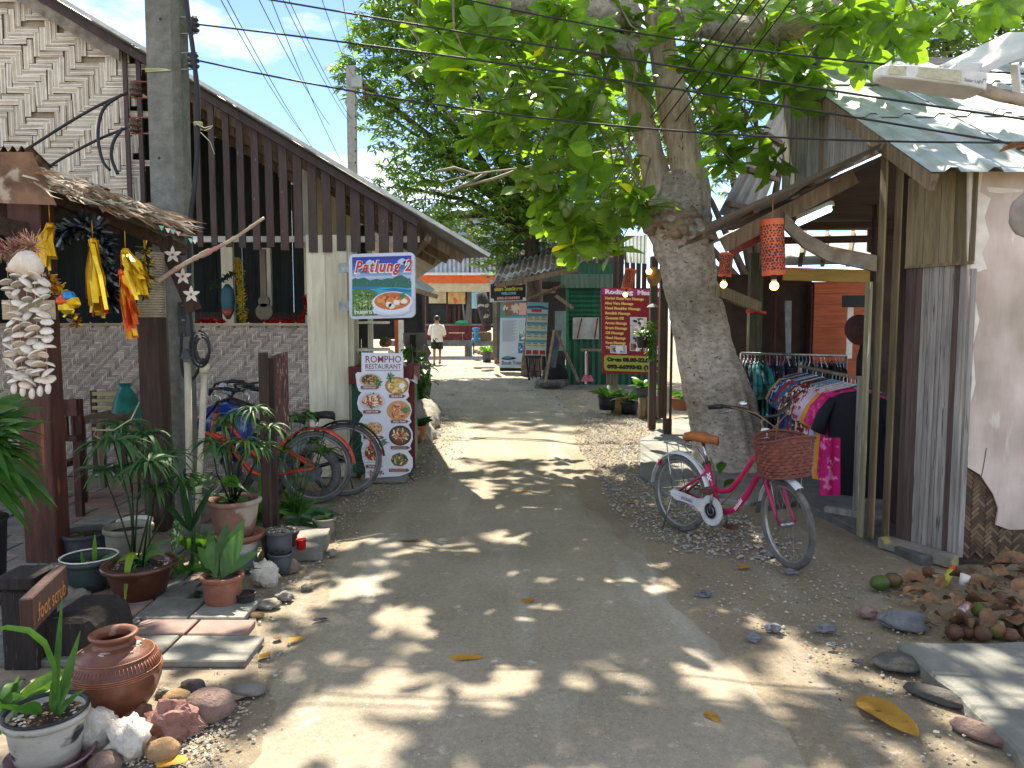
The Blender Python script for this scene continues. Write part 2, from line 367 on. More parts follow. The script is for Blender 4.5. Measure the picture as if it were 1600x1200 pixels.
# paving of the left terrace: each tile a piece
TILEM = M('paving_tile', '#8a8880', '#6a6963', 8, rough=.85, bump=.3, rnd=.16, dirt=.2)
TILEP = M('pink_paving_tile', '#a08279', '#7f6e68', 8, rough=.85, bump=.3, rnd=.14, dirt=.25)
m = MB(); pts = [G(-260, 1300), G(405, 1085), G(400, 960), G(330, 905), G(430, 800), G(440, 770), G(-400, 770), G(-900, 1000)]
m.add([V(p.x, p.y, .008) for p in pts], [tuple(range(len(pts)-1, -1, -1))])
pav = m.build('paving', M('paving_bed', '#8a7e6c', '#6d6355', 12, rough=.95, bump=.5), kind='structure')
def tilemesh(w, d, k):
    q = MB(); q.obox((0, 0, .016), w, d, .036); o = q.build('paving_tile', TILEP if k else TILEM, pav, bevel=.006); return o
def inside(p, poly):
    c = False; j = len(poly)-1
    for i in range(len(poly)):
        if (poly[i].y > p.y) != (poly[j].y > p.y) and p.x < (poly[j].x-poly[i].x)*(p.y-poly[i].y)/(poly[j].y-poly[i].y)+poly[i].x: c = not c
        j = i
    return c
protos = {}
edge = [G(-300, 1080), G(392, 1072), G(400, 960), G(325, 940), G(395, 860), G(430, 800), G(440, 770), G(-60, 770), G(-500, 900)]
ty = 3.4; row = 0
while ty < 8.3:
    dpt = .2 if row % 3 == 1 else .3; x = -6.2+.17*(row % 2); ci = 0
    while x < -1.0:
        w = R.choice((.2, .3, .42)) if dpt == .2 else R.choice((.3, .42, .3))
        p = V(x+w/2, ty+dpt/2, 0)
        if inside(p, edge):
            k = R.random() < (.55 if x > -1.75 else .18); key = (w, dpt, k)
            if key not in protos: protos[key] = o = tilemesh(w-.014, dpt-.014, k)
            else: o = protos[key].copy(); COL.objects.link(o)
            o.location = V(x+w/2, ty+dpt/2, .008+R.uniform(-.004, .006)); o.rotation_euler = (jit(.012), jit(.012), jit(.02))
        x += w
    ty += dpt; row += 1
# gravel and pebbles
GRAV = M('gravel_stone', (1, 1, 1), (.7, .7, .7), 40, rough=.95, bump=.3, vc=True)
OCT = [(0, 1, 2), (0, 2, 3), (0, 3, 4), (0, 4, 1), (5, 2, 1), (5, 3, 2), (5, 4, 3), (5, 1, 4)]
def stone(mb, x, y, z, r, cols):
    a = R.random()*6.28; f = R.uniform(.35, .7); e = R.uniform(.6, 1)
    pts = [(jit(.2), jit(.2), 1)]+[(math.cos(t)*R.uniform(.75, 1.2), math.sin(t)*e*R.uniform(.75, 1.2), jit(.3)) for t in (0, 1.57, 3.14, 4.71)]+[(0, 0, -.8)]
    vs = [(x+r*(px*math.cos(a)-py*math.sin(a)), y+r*(px*math.sin(a)+py*math.cos(a)), z+r*f*pz) for px, py, pz in pts]
    k = R.uniform(.75, 1.2); mb.col = mul(R.choice(cols), k); mb.add(vs, OCT, False)
GC = [C('#a8a7a2'), C('#97968f'), C('#b3aea2'), C('#b8ab96'), C('#8a8882'), C('#a89c8a')]
gm = MB()
def scat(poly, n, r0, r1, soft=.25, cols=None):
    pp = [G(a, b) for a, b in poly]; x0, x1 = min(p.x for p in pp), max(p.x for p in pp); y0, y1 = min(p.y for p in pp), max(p.y for p in pp); k = 0; tries = 0
    while k < n and tries < n*30:
        tries += 1
        x, y = R.uniform(x0, x1), R.uniform(y0, y1)
        if inside(V(x+jit(soft), y+jit(soft), 0), pp):
            r = r0+(r1-r0)*R.random()**2; stone(gm, x, y, hgt(x, y)+r*.15, r, cols or GC); k += 1
scat([(925, 640), (1012, 640), (1005, 700), (1010, 745), (1100, 790), (1240, 845), (1250, 880), (1120, 872), (1030, 850), (960, 790), (930, 740), (900, 690)], 7500, .007, .022, .14)
scat([(668, 640), (725, 650), (735, 690), (690, 750), (640, 750), (655, 700)], 2600, .008, .026, .3)
scat([(560, 760), (690, 740), (560, 800), (420, 950), (400, 1100), (330, 1200), (250, 1200), (380, 1020), (400, 960), (480, 850)], 1300, .004, .014, .15)
scat([(1180, 860), (1400, 900), (1380, 1000), (1480, 1110), (1590, 1190), (1460, 1200), (1250, 1010), (1060, 950)], 800, .004, .014, .2)
scat([(225, 1115), (330, 1060), (380, 1110), (330, 1200), (150, 1200)], 1700, .003, .011, .08, [C('#b3a58c'), C('#c9bfae'), C('#9a8c76'), C('#a8a49c'), C('#bfae92')])
scat([(640, 620), (980, 620), (1500, 1199), (250, 1199)], 1500, .0025, .007, .1)
scat([(640, 560), (1000, 600), (1010, 650), (640, 640)], 1600, .01, .035, .5)
gm.build('gravel', GRAV, kind='stuff', label='grey gravel and pebbles strewn along the lane edges', cat='gravel')
# ------------------------------------------------------------------ left restaurant shack (gable end faces the lane)
YG = 7.8
SLATM = M('brown_slat_paint', '#493a34', '#382d29', 7, (3, 3, .6), .7, .25, rnd=.14, spots=('#8d8378', 26, .70))
CREAM = M('cream_plank_paint', '#e3ddc6', '#cbc4a8', 5, (5, 5, .5), .7, .25, rnd=.1, dirt=.25)
TIN = M('tin_sheet', '#9c9a92', '#7f7d77', 5, rough=.5, bump=.1, metal=.35, dirt=.3)
DARKIN = M('shade_boards', '#2f3735', '#222927', 4, (6, 6, .6), .85, .4, rnd=.2)  # board colour darkened to stand for the unlit interior
BAMB = M('bamboo_strip', (1, 1, 1), (.78, .76, .72), 8, rough=.7, bump=.3, bscale=60, vc=True)
shack = thing('restaurant_shack', 'brown slatted gable shack with woven bamboo walls and cream corner post', 'shack', P(300, 780, YG)*V(1, 1, 0).length*0+V(-3, YG, 0))
def roofline(px): return 62+(px-190)*(338/570)
# slats
def slat_bot(px): return 382+(px-315)*(15/325)
sx = 190.0; i = 0
while sx < 655:
    w = 16.5 if sx > 200 else 17
    if not (232 < sx < 284):
        t, b = roofline(sx+w/2)+5, slat_bot(sx)+R.uniform(-3, 5)
        if sx < 230: b = 330
        m = MB(); c = P(sx+w/2, (t+b)/2, YG-.06+jit(.008)); ht = (b-t)/FPX*YG
        p0, p1 = P(sx, t, YG-.06), P(sx+w, b, YG-.06); k = (roofline(sx+w)-roofline(sx))/FPX*YG; yy = YG-.06+jit(.01)
        vs = [(p0.x, yy-.012, p1.z), (p1.x, yy-.012, p1.z), (p1.x, yy-.012, p0.z-k/2), (p0.x, yy-.012, p0.z+k/2)]
        vs += [(a, yy+.012, cc) for a, _, cc in vs]
        m.add(vs, [(0, 1, 2, 3), (7, 6, 5, 4), (0, 4, 5, 1), (1, 5, 6, 2), (2, 6, 7, 3), (3, 7, 4, 0)])
        m.build('slat', SLATM, shack)
    sx += 22.3; i += 1
# roof: near edge in the gable plane, running back along D
D = V(-.2, 1, 0); YR = YG-.22
n0, n1 = P(-340, roofline(-340)-6, YR), P(764, 401, YR); U = (n1-n0); UL = U.length; U = U/UL; NR = U.cross(D).normalized()
def onroof(px, py):
    d = ray(px, py); o = V(0, 0, CAM_H); t = (n0-o).dot(NR)/d.dot(NR); p = o+d*t; q = p-n0
    # solve q = a U + b D
    b = q.y/D.y; a = (q-D*b).dot(U); return a, b
e1, e2 = onroof(696, 405), onroof(661, 430)
def eave(b):
    if b < e1[1]: return UL+(e1[0]-UL)*b/max(e1[1], .01)
    return e1[0]+(e2[0]-e1[0])*(b-e1[1])/(e2[1]-e1[1])*.35
m = MB(); m.smooth = False; b = 0; vs = []; k = 0
while b < 7.5:
    h = .011*(1 if k % 2 else -1); a1 = eave(b)
    vs += [n0+D*b-NR*h*-1, n0+U*a1+D*b+NR*h]; k += 1; b += .045 if b < 3.2 else .15
nn = len(vs)//2
m.add(vs, [(2*i, 2*i+1, 2*i+3, 2*i+2) for i in range(nn-1)])
rf = m.build('roof', TIN, shack)
m = MB(); sgn = -1 if NR.z > 0 else 1    # white edge trim of the sheet and the barge board below
dn = NR*sgn
m.beam(n0-D*.02+dn*-.01, n1-D*.02+dn*-.01, .03, .035, NR); m.build('edge_trim', M('roof_trim', '#c9c9c4', '#a9a9a4', 9, rough=.5, bump=.1), rf)
m = MB(); m.beam(n0+dn*.06+D*.1, n1-U*.75+dn*.06+D*.1, .04, .07, NR); m.build('barge_board', SLATM, shack)
m = MB(); a, b2, c2, d2 = P(-330, -240, YG-.13), P(186, 66, YG-.13), P(186, 95, YG-.13), P(-330, -208, YG-.13)
m.add([a, b2, c2, d2]+[q+V(0, .03, 0) for q in (a, b2, c2, d2)], [(3, 2, 1, 0), (0, 1, 5, 4), (2, 3, 7, 6), (4, 5, 6, 7)]); m.build('weathered_fascia', M('grey_fascia', '#9d9284', '#6e655a', 8, (1, 1, 1), .9, .6, dirt=.3), shack)
for bb in (.6, 1.3, 2.2): 
    m = MB(); m.beam(n0+D*bb+dn*.07, n0+U*(eave(bb)-.08)+D*bb+dn*.07, .05, .09, NR); m.build('rafter', WOOD, shack)
m = MB(); m.beam(n0+U*(e1[0]-.35)+D*.2+dn*.13, n0+U*(e1[0]-.35)+D*5+dn*.13, .06, .06, NR); m.build('purlin', WOOD, shack)
# upper woven gable: strips one by one
WEAVEC = [C('#dcd2c0'), C('#cbbfa8'), C('#e3dacb'), C('#b8aa94'), C('#d6cec2'), C('#c6b9a0')]
def herring(w, L, x0, x1, z0, z1):
    """2/2 herringbone: (x, z, horizontal?)"""
    out = []; n = int(L/w); i0 = int(x0/w)-n; i1 = int(x1/w)+n; j0 = int(z0/w)-n; j1 = int(z1/w)+n
    for i in range(i0, i1):
        for j in range(j0, j1):
            if (i-j) % (2*n) == 0: out.append((i*w+L/2, j*w+w/2, True))
            if (i-j) % (2*n) == 2*n-1: out.append((i*w+w/2, j*w+L/2, False))
    return out
pa, pb = P(-330, 330, YG), P(203, -230, YG); restw = MB(); w, L = .058, .232
sm = []
for k in range(4):
    q = MB(); q.col = (1, 1, 1)
    for t in range(3):   # each strip is a few split slivers
        h = w/3; q.col = mul(WEAVEC[(k+t) % 6], 1-.06*t*(k % 2)); q.obox((0, 0, -w/2+h*(t+.5)), L-.004, .006+.002*t, h-.0022)
    sm.append(q)
pm = [None]*4
back = MB(); c0, c1 = P(-90, 330, YG+.03), P(192, -60, YG+.03); back.add([P(-335, 335, YG+.03), P(195, 335, YG+.03), P(195, 80, YG+.03), P(-335, -230, YG+.03)], [(0, 1, 2, 3)]); back.build('gable_backing', M('weave_backing', '#a3967f', '#8a7d68', 9), shack)  # tan backing sheet behind the gaps in the weave
cnt = 0
for (x, z, hor) in herring(w, L, pa.x, pb.x, pa.z, pb.z):
    if not (pa.x < x < pb.x and pa.z < z < pb.z): continue
    px, py, _ = PIX((x, YG, z))
    if py < roofline(px)+10: continue
    if px < -14 or py > 300 or py < -25 or cnt >= 300:
        a_, b_ = (L/2-.003, w/2-.002) if hor else (w/2-.002, L/2-.003); restw.col = mul(R.choice(WEAVEC), R.uniform(.85, 1.05)); restw.obox((x, YG-.004+jit(.004), z), a_*2, .008, b_*2); continue
    if R.random() < .025: continue
    k = R.randrange(4)
    if pm[k] is None: o = pm[k] = sm[k].build('bamboo_strip', BAMB, shack, local=True)
    else: o = pm[k].copy(); COL.objects.link(o)
    o.location = V(x+jit(.006), YG+jit(.009)-.006, z+jit(.005))-ORG[shack]; o.rotation_euler = (jit(.09), (0 if hor else math.pi/2)+jit(.035), jit(.03)); o.scale = (R.uniform(.95, 1.06), 1, R.uniform(.92, 1.04)); cnt += 1
restw.build('bamboo_weave', BAMB, shack, kind='stuff')
# lower woven half wall: fine strips joined
def weave_panel(name, x0, x1, z0, z1, Y, w, L, cols, parent, dark=1, yaw=None):
    m = MB()
    for (x, z, hor) in herring(w, L, x0, x1, z0, z1):
        if x0 < x < x1 and z0 < z < z1:
            m.col = mul(R.choice(cols), dark*(.82+.36*(.5+.5*mnoise.noise(V(x*1.7, z*1.7, 3))))*R.uniform(.86, 1.12))
            a, b = ((L-.003)/2, (w-.003)/2) if hor else ((w-.003)/2, (L-.003)/2)
            t = jit(.0015); tl = .004
            if hor: vs = [(x-a, Y+tl, z-b), (x, Y-tl+t, z-b), (x+a, Y+tl, z-b), (x+a, Y+tl, z+b), (x, Y-tl+t, z+b), (x-a, Y+tl, z+b)]; fs = [(0, 1, 4, 5), (1, 2, 3, 4)]
            else: vs = [(x-a, Y+tl, z-b), (x+a, Y+tl, z-b), (x+a, Y-tl+t, z), (x+a, Y+tl, z+b), (x-a, Y+tl, z+b), (x-a, Y-tl+t, z)]; fs = [(0, 1, 2, 5), (5, 2, 3, 4)]
            m.add(vs, fs)
    m.col = mul(cols[0], .4*dark); m.add([(x0, Y+.012, z0), (x1, Y+.012, z0), (x1, Y+.012, z1), (x0, Y+.012, z1)], [(0, 1, 2, 3)])
    return m.build(name, BAMB, parent, kind='stuff')
WC2 = [C('#b0a496'), C('#a2968a'), C('#bdb1a2'), C('#968b82'), C('#aaa098')]
xa, xb = P(-330, 510, YG).x, P(487, 510, YG).x
weave_panel('woven_wall', xa, xb, 0, P(300, 509, YG).z, YG, .02, .08, WC2, shack)
m = MB(); m.box((xa, YG-.03, P(300, 509, YG).z), (xb, YG+.06, P(300, 505, YG).z)); m.build('sill', M('sill_wood', '#a8977c', '#84745c', 5, (.6, 6, 6), .8, .3), shack)
# cream corner planks
for x0, x1, dy in ((487, 505, 0), (506.5, 527, .012), (528, 540, -.012), (541, 548, .03)):
    m = MB(); a, b = P(x0, 745, YG-.02), P(x1, 250, YG-.02); m.box((a.x, YG-.045+dy, 0), (b.x, YG-.015+dy, P(x0, 368, YG).z)); m.build('cream_plank', CREAM, shack)
m = MB(); a = P(290, 378, YG); b = P(655, 369, YG); m.box((a.x, YG+.0, a.z), (b.x, YG+.05, b.z)); m.build('white_rail', WHITE, shack)
for px in ():
    a, b = P(px, 300, YG+.12), P(px+11, 300, YG+.12); m = MB(); m.box((a.x, YG+.1, P(px, 392, YG).z), (b.x, YG+.13, P(px, roofline(px)+14, YG).z)); m.build('inner_stud', CREAM, shack)
# inside, darkened by colour: back wall boards, ceiling, unseen left wall added against light
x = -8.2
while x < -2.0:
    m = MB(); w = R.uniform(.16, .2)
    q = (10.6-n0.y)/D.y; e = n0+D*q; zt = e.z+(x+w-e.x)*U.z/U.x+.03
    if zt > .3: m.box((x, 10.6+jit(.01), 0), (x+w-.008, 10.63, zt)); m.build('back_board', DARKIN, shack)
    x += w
m = MB(); m.box((-7.4, YG+.1, 0), (-7.35, 10.6, 6.0)); m.build('side_wall', DARKIN, shack)  # unseen closing wall, added to keep light out of the shack
m = MB(); m.box((-2.2, 8.2, 0), (-2.14, 10.6, 3.2)); m.build('side_wall', CREAM, shack)
for px, yy, w in ((348, 8.6, 18), (412, 9.2, 13)):
    a, b = P(px, 500, yy), P(px+w, 500, yy); m = MB(); m.box((a.x, yy, 0), (b.x, yy+.06, 2.45)); m.build('inner_post', CREAM, shack)
m = MB(); a, b = P(300, 492, 9), P(480, 492, 9); m.box((a.x, 8.9, .9), (b.x, 9.5, P(300, 488, 8.9).z)); m.build('counter', DWOOD, shack)
# decorations in the opening
q = MB(); c0 = P(356, 470, 8.4); q.col = C('#1a4f5a'); q.tube([c0+V(0, 0, -.2), c0+V(0, 0, -.12), c0, c0+V(0, 0, .12), c0+V(0, 0, .18)], [.02, .06, .075, .065, .02], 12, flat=.25); q.col = C('#8f452c'); q.tube([c0+V(0, -.02, -.19), c0+V(0, -.022, -.14), c0+V(0, -.022, -.09)], [.02, .05, .06], 10, flat=.2)
q.build('painted_board', PRINT, None, 'small blue and orange painted surfboard shape inside the shack opening', 'decoration')
def tinsel(name, pts, r, cols, n, lab, cat='garland', spark=.5, wid=.012, mat=None, group=None):
    m = MB(); pts = [V(*p) for p in pts]
    for i in range(n):
        t = R.random()*(len(pts)-1); k = min(int(t), len(pts)-2); p = pts[k].lerp(pts[k+1], t-k)
        d = V(jit(1), jit(1), jit(1)).normalized(); e = d.orthogonal().normalized()*wid; L = r*R.uniform(.5, 1.1)
        m.col = mul(R.choice(cols), R.uniform(.7, 1.2)); m.add([p-e*.5, p+e*.5, p+d*L+e*.3, p+d*L-e*.3], [(0, 1, 2, 3)])
    m.col = mul(cols[0], .6); m.tube(pts, .006, 4)
    return m.build(name, mat or FOIL, None, lab, cat, group)
FOIL = M('foil', (1, 1, 1), (.8, .8, .8), 20, rough=.28, bump=.1, metal=.55, vc=True)
MATT = M('fringe', (1, 1, 1), (.8, .8, .8), 20, rough=.7, bump=.1, vc=True)
tinsel('garland', [P(372, 405, 8.35), P(376, 450, 8.35), P(380, 503, 8.35)], .07, [C('#b39a1c'), C('#9c8a20')], 420, 'yellow fluffy garland hanging on the inner post of the shack', mat=MATT)
tinsel('garland', [P(332, 448, 8.35), P(350, 435, 8.35), P(370, 424, 8.35)], .05, [C('#26452c'), C('#1d3724')], 260, 'dark green garland looped beside the yellow one', mat=MATT)
tinsel('garland', [P(310, 503, 7.85), P(330, 501, 7.85), P(352, 503, 7.85)], .04, [C('#b8141c'), C('#8c1016')], 200, 'red tinsel garland lying on the left of the woven wall', mat=FOIL)
tinsel('garland', [P(412, 503, 7.85), P(440, 502, 7.85), P(468, 503, 7.85), P(480, 480, 7.9), P(476, 464, 7.9)], .05, [C('#b8141c'), C('#8c1016')], 320, 'red tinsel garland at the right end of the woven wall', mat=FOIL)
# guitar-shaped cutout
q = MB(); o = P(412, 480, 8.3)
for (r0, cx, cz) in ((.09, 0, -.05), (.06, 0, .06)): q.tube([o+V(cx, 0, cz), o+V(cx, .05, cz)], r0, 18)
q.box(o+V(-.03, .0, .1), o+V(.03, .04, .62)); q.build('guitar', M('pale_wood', '#6f6856', '#5a5344', 5, (6, 6, .6)), None, 'pale wooden guitar shape standing inside the dark opening', 'guitar')
# ------------------------------------------------------------------ signs on the shack
def rrect(w, h, r, n=5):
    o = []
    for cx, cy, a0 in ((w-r, r, -90), (w-r, h-r, 0), (r, h-r, 90), (r, r, 180)):
        for i in range(n+1): a = rad(a0+90*i/n); o.append((cx+r*math.cos(a), cy+r*math.sin(a)))
    return o
def plate(m, bd, pts, th, col):
    n = len(pts); m.col = col
    m.add([bd.p(x, y, 0) for x, y in pts]+[bd.p(x, y, 0)-bd.n*th for x, y in pts], [tuple(range(n)), tuple(range(2*n-1, n-1, -1))]+[(i, i+n, (i+1) % n+n, (i+1) % n) for i in range(n)])
    m.col = (1, 1, 1)
YS = 7.25; o = P(546, 499, YS); e = P(648, 496, YS); t = P(545, 397, YS); W, H = (e-o).length, (t-o).length
s = thing('lightbox_sign', 'square lightbox sign lettered Patlung 2 with a bowl of curry', 'sign', V(o.x, YS, o.z))
m = MB(); bd = Board(m, o, e-o, t-o, .0015)
plate(m, bd, rrect(W, H, .05), .09, C('#c9cfdd')); m.build('frame', M('lightbox_frame', (1, 1, 1), (.9, .9, .9), 9, rough=.4, bump=.03, vc=True), s)
m = MB(); bd.mb = m; a = .03*W/.6
def U2(x, y): return (.05+.9*x)*W, (.05+.9*y)*H     # 0..1 inside the frame
def pol(pts, c, k): bd.poly([U2(*p) for p in pts], C(c), k)
skyc = ['#2a3a9c', '#3346a6', '#4059b0', '#5472ba', '#6f8fc6', '#94abd2', '#b3c3da']
for i, c in enumerate(skyc): pol([(0, 1-.055*(i+1)), (1, 1-.055*(i+1)), (1, 1-.055*i), (0, 1-.055*i)], c, 1)
pol([(0, .56), (1, .56), (1, .62), (0, .62)], '#c3cdd8', 1)
for cx, cy, r in ((.3, .9, .06), (.36, .87, .05), (.85, .9, .07), (.93, .88, .06), (.08, .72, .05)): bd.disc(*U2(cx, cy), r*W, r*.7*H, C('#b9c9e4'), 2, 12, .12)
pol([(0, .45), (1, .45), (1, .56), (.93, .62), (.84, .675), (.76, .66), (.68, .62), (.6, .63), (.5, .6), (.42, .62), (.3, .6), (.2, .655), (.1, .63), (.05, .65), (0, .62)], '#2f6b5a', 3)
rr = random.Random(3)
for i in range(40): x, y = rr.random(), .47+rr.random()*.13; pol([(x, y), (x+.03, y), (x+.015, y+.03)], rr.choice(['#1f5344', '#3f7d63', '#4d8a78', '#27604c']), 4+i*.02)
pol([(0, .45), (.5, .45), (.5, .49), (0, .5)], '#2f78a8', 5)
pol([(.3, .33), (1, .3), (1, .44), (.75, .47), (.5, .475), (.33, .44)], '#2fa0bf', 5.3); pol([(.5, .43), (.98, .37), (1, .41), (.7, .455)], '#1f6f9f', 5.6)
pol([(0, 0), (.42, 0), (.42, .4), (.3, .45), (.1, .46), (0, .44)], '#4f7a3a', 6)
bd.scatter(.05*W+.19*W, .24*H, .17*W, .18*H, [C(c) for c in ('#2f5a22', '#7fae4a', '#a9c46a', '#3f6e2c', '#5f8f3c', '#1f3f1a', '#c3d48a')], 130, .018, 6.2, 5, .3)
for i in range(8): x = .04+i*.05; pol([(x, .05), (x+.008, .05), (x+.006, .33), (x+.002, .33)], '#b9b48a', 9.8)
bd.disc(*U2(.66, .085), .29*W, .085*H, C('#d3d7e6'), 10.2, 24); 
bd.disc(*U2(.68, .21), .31*W, .17*H, C('#dfe2ee'), 10.6, 28); bd.disc(*U2(.68, .235), .275*W, .135*H, C('#c8743c'), 11, 28)
bd.scatter(*U2(.66, .25), .2*W, .08*H, [C(c) for c in ('#d98a4c', '#b3502a', '#e09a55', '#a8442a', '#c9642f')], 40, .03, 11.2, 8, .5)
for x, y in ((.62, .18), (.75, .21), (.67, .15), (.88, .23)): bd.disc(*U2(x, y), .05*W, .045*H, C('#e9e3cc'), 12.6, 9, .15, x*9)
bd.disc(*U2(.85, .32), .045*W, .05*H, C('#3f7d4a'), 12.8, 8, .2)
bd.text('Patlung 2', *U2(.045, .735), .24*H, C('#f3f0ee'), 13.4, .012, .28, fit=.88*W, space=1.22)
bd.text('Patlung 2', *U2(.052, .742), .24*H, C('#c22a2a'), 16.5, .004, .28, fit=.86*W, space=1.22)
bd.text('ร้านอาหาร 2', *U2(.03, .03), .085*H, C('#eef2e8'), 13.2, .001, 0, fit=.33*W)
m.build('print', PRINT, s)
for py in (418, 478): 
    m = MB(); a = P(537, py, YS+.1); m.box(a+V(-.05, 0, -.045), a+V(.1, .06, .045)); m.build('bracket', STEEL, s)
# scalloped menu board
YB = 7.42
def bp(cx, cy): return (cx/5.72)*YB/FPX, (1200-cy)/5.72*YB/FPX
o = P(550, 750, YB); tp = P(550, 540, YB+.05)
s = thing('menu_board', 'white scalloped Rompho Restaurant menu board with eight dish photos', 'sign', G(600, 757))
m = MB(); bd = Board(m, o, V(1, 0, 0), (tp-o), .0015)
outl = [(85, 45), (120, 1185), (430, 1165), (525, 1130), (550, 1080), (548, 1000), (505, 940), (537, 920), (525, 890), (548, 830), (545, 760), (510, 700), (537, 670), (520, 640), (540, 570), (525, 510), (485, 470), (515, 440), (505, 400), (520, 300), (500, 275), (462, 280), (458, 52)]
left = [(122, 1100), (95, 1010), (82, 920), (100, 862), (84, 850), (86, 800), (60, 750), (60, 680), (80, 640), (100, 615), (88, 590), (60, 560), (45, 500), (60, 440), (85, 405), (60, 390), (45, 350), (30, 240), (50, 222), (85, 225)]
ring = [(85, 45)]+left[::-1]+outl[1:]
ring = [bp(*q) for q in ring][::-1]
area = sum(a[0]*b[1]-b[0]*a[1] for a, b in zip(ring, ring[1:]+ring[:1]))
if area < 0: ring = ring[::-1]
plate(m, bd, ring, .012, C('#dcdde2')); m.build('panel', M('menu_panel', (1, 1, 1), (.92, .92, .92), 8, rough=.5, bump=.03, vc=True), s)
m = MB(); bd.mb = m; k = YB/FPX/5.72
bd.text('ROMPHO', *bp(118, 136), 88*k, C('#7d3a30'), 1.6, .0006, 0, fit=320*k); bd.text('RESTAURANT', *bp(118, 192), 62*k, C('#7d3a30'), 1.6, .0006, 0, fit=320*k)
bd.rect(*bp(120, 210), *bp(438, 205), C('#7d3a30'), 1)
def dish(cx, cy, rx, ry, plate_c, food, cols, seed, n=46, leafc=None):
    x, y = bp(cx, cy); bd.disc(x, y, rx*k, ry*k, C(plate_c), 1, 24); bd.disc(x, y, rx*.8*k, ry*.78*k, C(food), 2, 20, .05, seed)
    bd.scatter(x, y, rx*.68*k, ry*.66*k, [C(c) for c in cols], n, rx*.17*k, 3, seed, .35)
    if leafc: bd.scatter(x+leafc[0]*k, y+leafc[1]*k, 26*k, 26*k, [C('#4f7a34'), C('#6f9a48'), C('#2f5a2a')], 14, 22*k, 5, seed+1, .25)
dish(165, 292, 100, 58, '#c9b79a', '#7a4a2c', ['#5e3620', '#a06a3c', '#8a5a34', '#c9a06a', '#4f3a24'], 1, 60, (70, -20))
dish(405, 345, 108, 80, '#b07a48', '#d9b45c', ['#e3c878', '#c9983c', '#b8822f', '#efe0b0'], 2, 46, (-60, 75)); bd.disc(*bp(450, 345), 28*k, 24*k, C('#efeeea'), 5, 14)
dish(185, 485, 118, 84, '#c9cad4', '#d8b48a', ['#a86a3c', '#e8d4b0', '#c23a2a', '#5f6a34', '#f0e2c4', '#8a4a2c'], 3, 60)
dish(420, 570, 108, 92, '#c99a62', '#d08a5a', ['#d9976a', '#b8623c', '#e8b48a', '#a85434'], 4, 46, (70, 10)); 
dish(200, 730, 96, 72, '#dcdcde', '#d2a06c', ['#e0b684', '#b8824c', '#c8945a', '#efd2a4'], 5, 36, (-95, 20))
for i in range(6): x, y = bp(165+(i % 3)*38, 715+(i//3)*40); bd.disc(x, y, 20*k, 17*k, C('#dcae78'), 6, 12); bd.disc(x, y, 9*k, 8*k, C('#9a6a3c'), 6.5, 10)
dish(435, 795, 102, 92, '#3f3a2c', '#6a4a30', ['#c23028', '#e0c48a', '#4f6a30', '#8a4a2a', '#d9a070', '#f0e6c8'], 6, 56)
dish(195, 950, 100, 94, '#d9d6d2', '#b5402a', ['#d96a44', '#8a2f1e', '#e8b090', '#4f6a34', '#e0d4b0', '#3f2a20'], 7, 56); bd.scatter(*bp(280, 860), 40*k, 30*k, [C('#4f7a5a'), C('#3f6a44')], 16, 26*k, .8, 31, .15)
dish(430, 1015, 96, 78, '#dddee2', '#5a6a34', ['#8aa848', '#c2452c', '#3f5a2a', '#e0d0a8', '#2f3f22', '#b8643c'], 8, 50)
bd.scatter(*bp(220, 1140), 75*k, 22*k, [C('#c24a4a'), C('#6a7a4a'), C('#d98a8a'), C('#4f5a34')], 26, 16*k, 1.2, 21, .4)
for cx, cy, wd, tx in ((80, 360, 170, 'FRIED FISH WITH GARLIC'), (335, 438, 150, 'FISH AND CHIP'), (103, 580, 165, 'SOM TUM'), (352, 668, 165, 'PAD THAI'), (103, 812, 190, 'CALAMARI'), (352, 905, 175, ''), (128, 1075, 150, 'TOM YUM GOONG'), (335, 1110, 190, '')):
    x, y = bp(cx, cy+14); bd.poly([(x, y), (x+(wd-22)*k, y), (x+wd*k, y+15*k), (x+(wd-22)*k, y+29*k), (x, y+29*k)], C('#8a4632'), 6)
    if tx: bd.text(tx, x+wd*.14*k, y+7*k, 21*k, C('#eee6dc'), 7, .0006, 0, fit=wd*.66*k)
    else:
        for j in range(2): bd.rect(x+10*k, y+(7+11*j)*k, x+(wd-34)*k, y+(10+11*j)*k, C('#cdb3a6'), 7)
m.build('print', PRINT, s)
m = MB(); g = G(575, 757); m.box((g.x-.08, YB+.02, 0), (g.x+.36, YB+.25, P(600, 744, YB).z)); m.build('base_block', CONC, s, bevel=.01)
m = MB(); m.beam(P(600, 560, YB+.08), V(P(600, 560, YB).x, YB+.22, .08), .03, .03); m.build('prop', DWOOD, s)
# green and red stall furniture behind the board
gst = thing('food_counter', 'green and dark red food counter behind the menu board', 'counter', G(590, 740))
GRN = M('green_paint', '#2f6b4c', '#1f4a36', 4, (5, 5, .7), .6, .3, dirt=.3); RED = M('maroon_paint', '#6e2420', '#4f1815', 5, rough=.6, bump=.2)
a, b = P(549, 600, 7.7), P(640, 600, 7.7)
m = MB(); m.box((a.x, 7.7, .05), (b.x, 8.3, P(560, 600, 7.7).z)); m.build('cabinet', GRN, gst)
m = MB(); m.box((a.x-.02, 7.66, P(560, 600, 7.7).z), (b.x+.03, 8.34, P(560, 573, 7.7).z)); m.build('counter_top', RED, gst)
m = MB(); m.box((b.x-.02, 7.68, .1), (b.x+.05, 7.74, P(640, 570, 7.7).z)); m.build('side_post', RED, gst)
for py in (502, 545):
    m = MB(); m.box((a.x, 8.0, P(550, py+4, 8).z), (a.x+.3, 8.3, P(550, py, 8).z)); m.build('shelf', CREAM, gst)
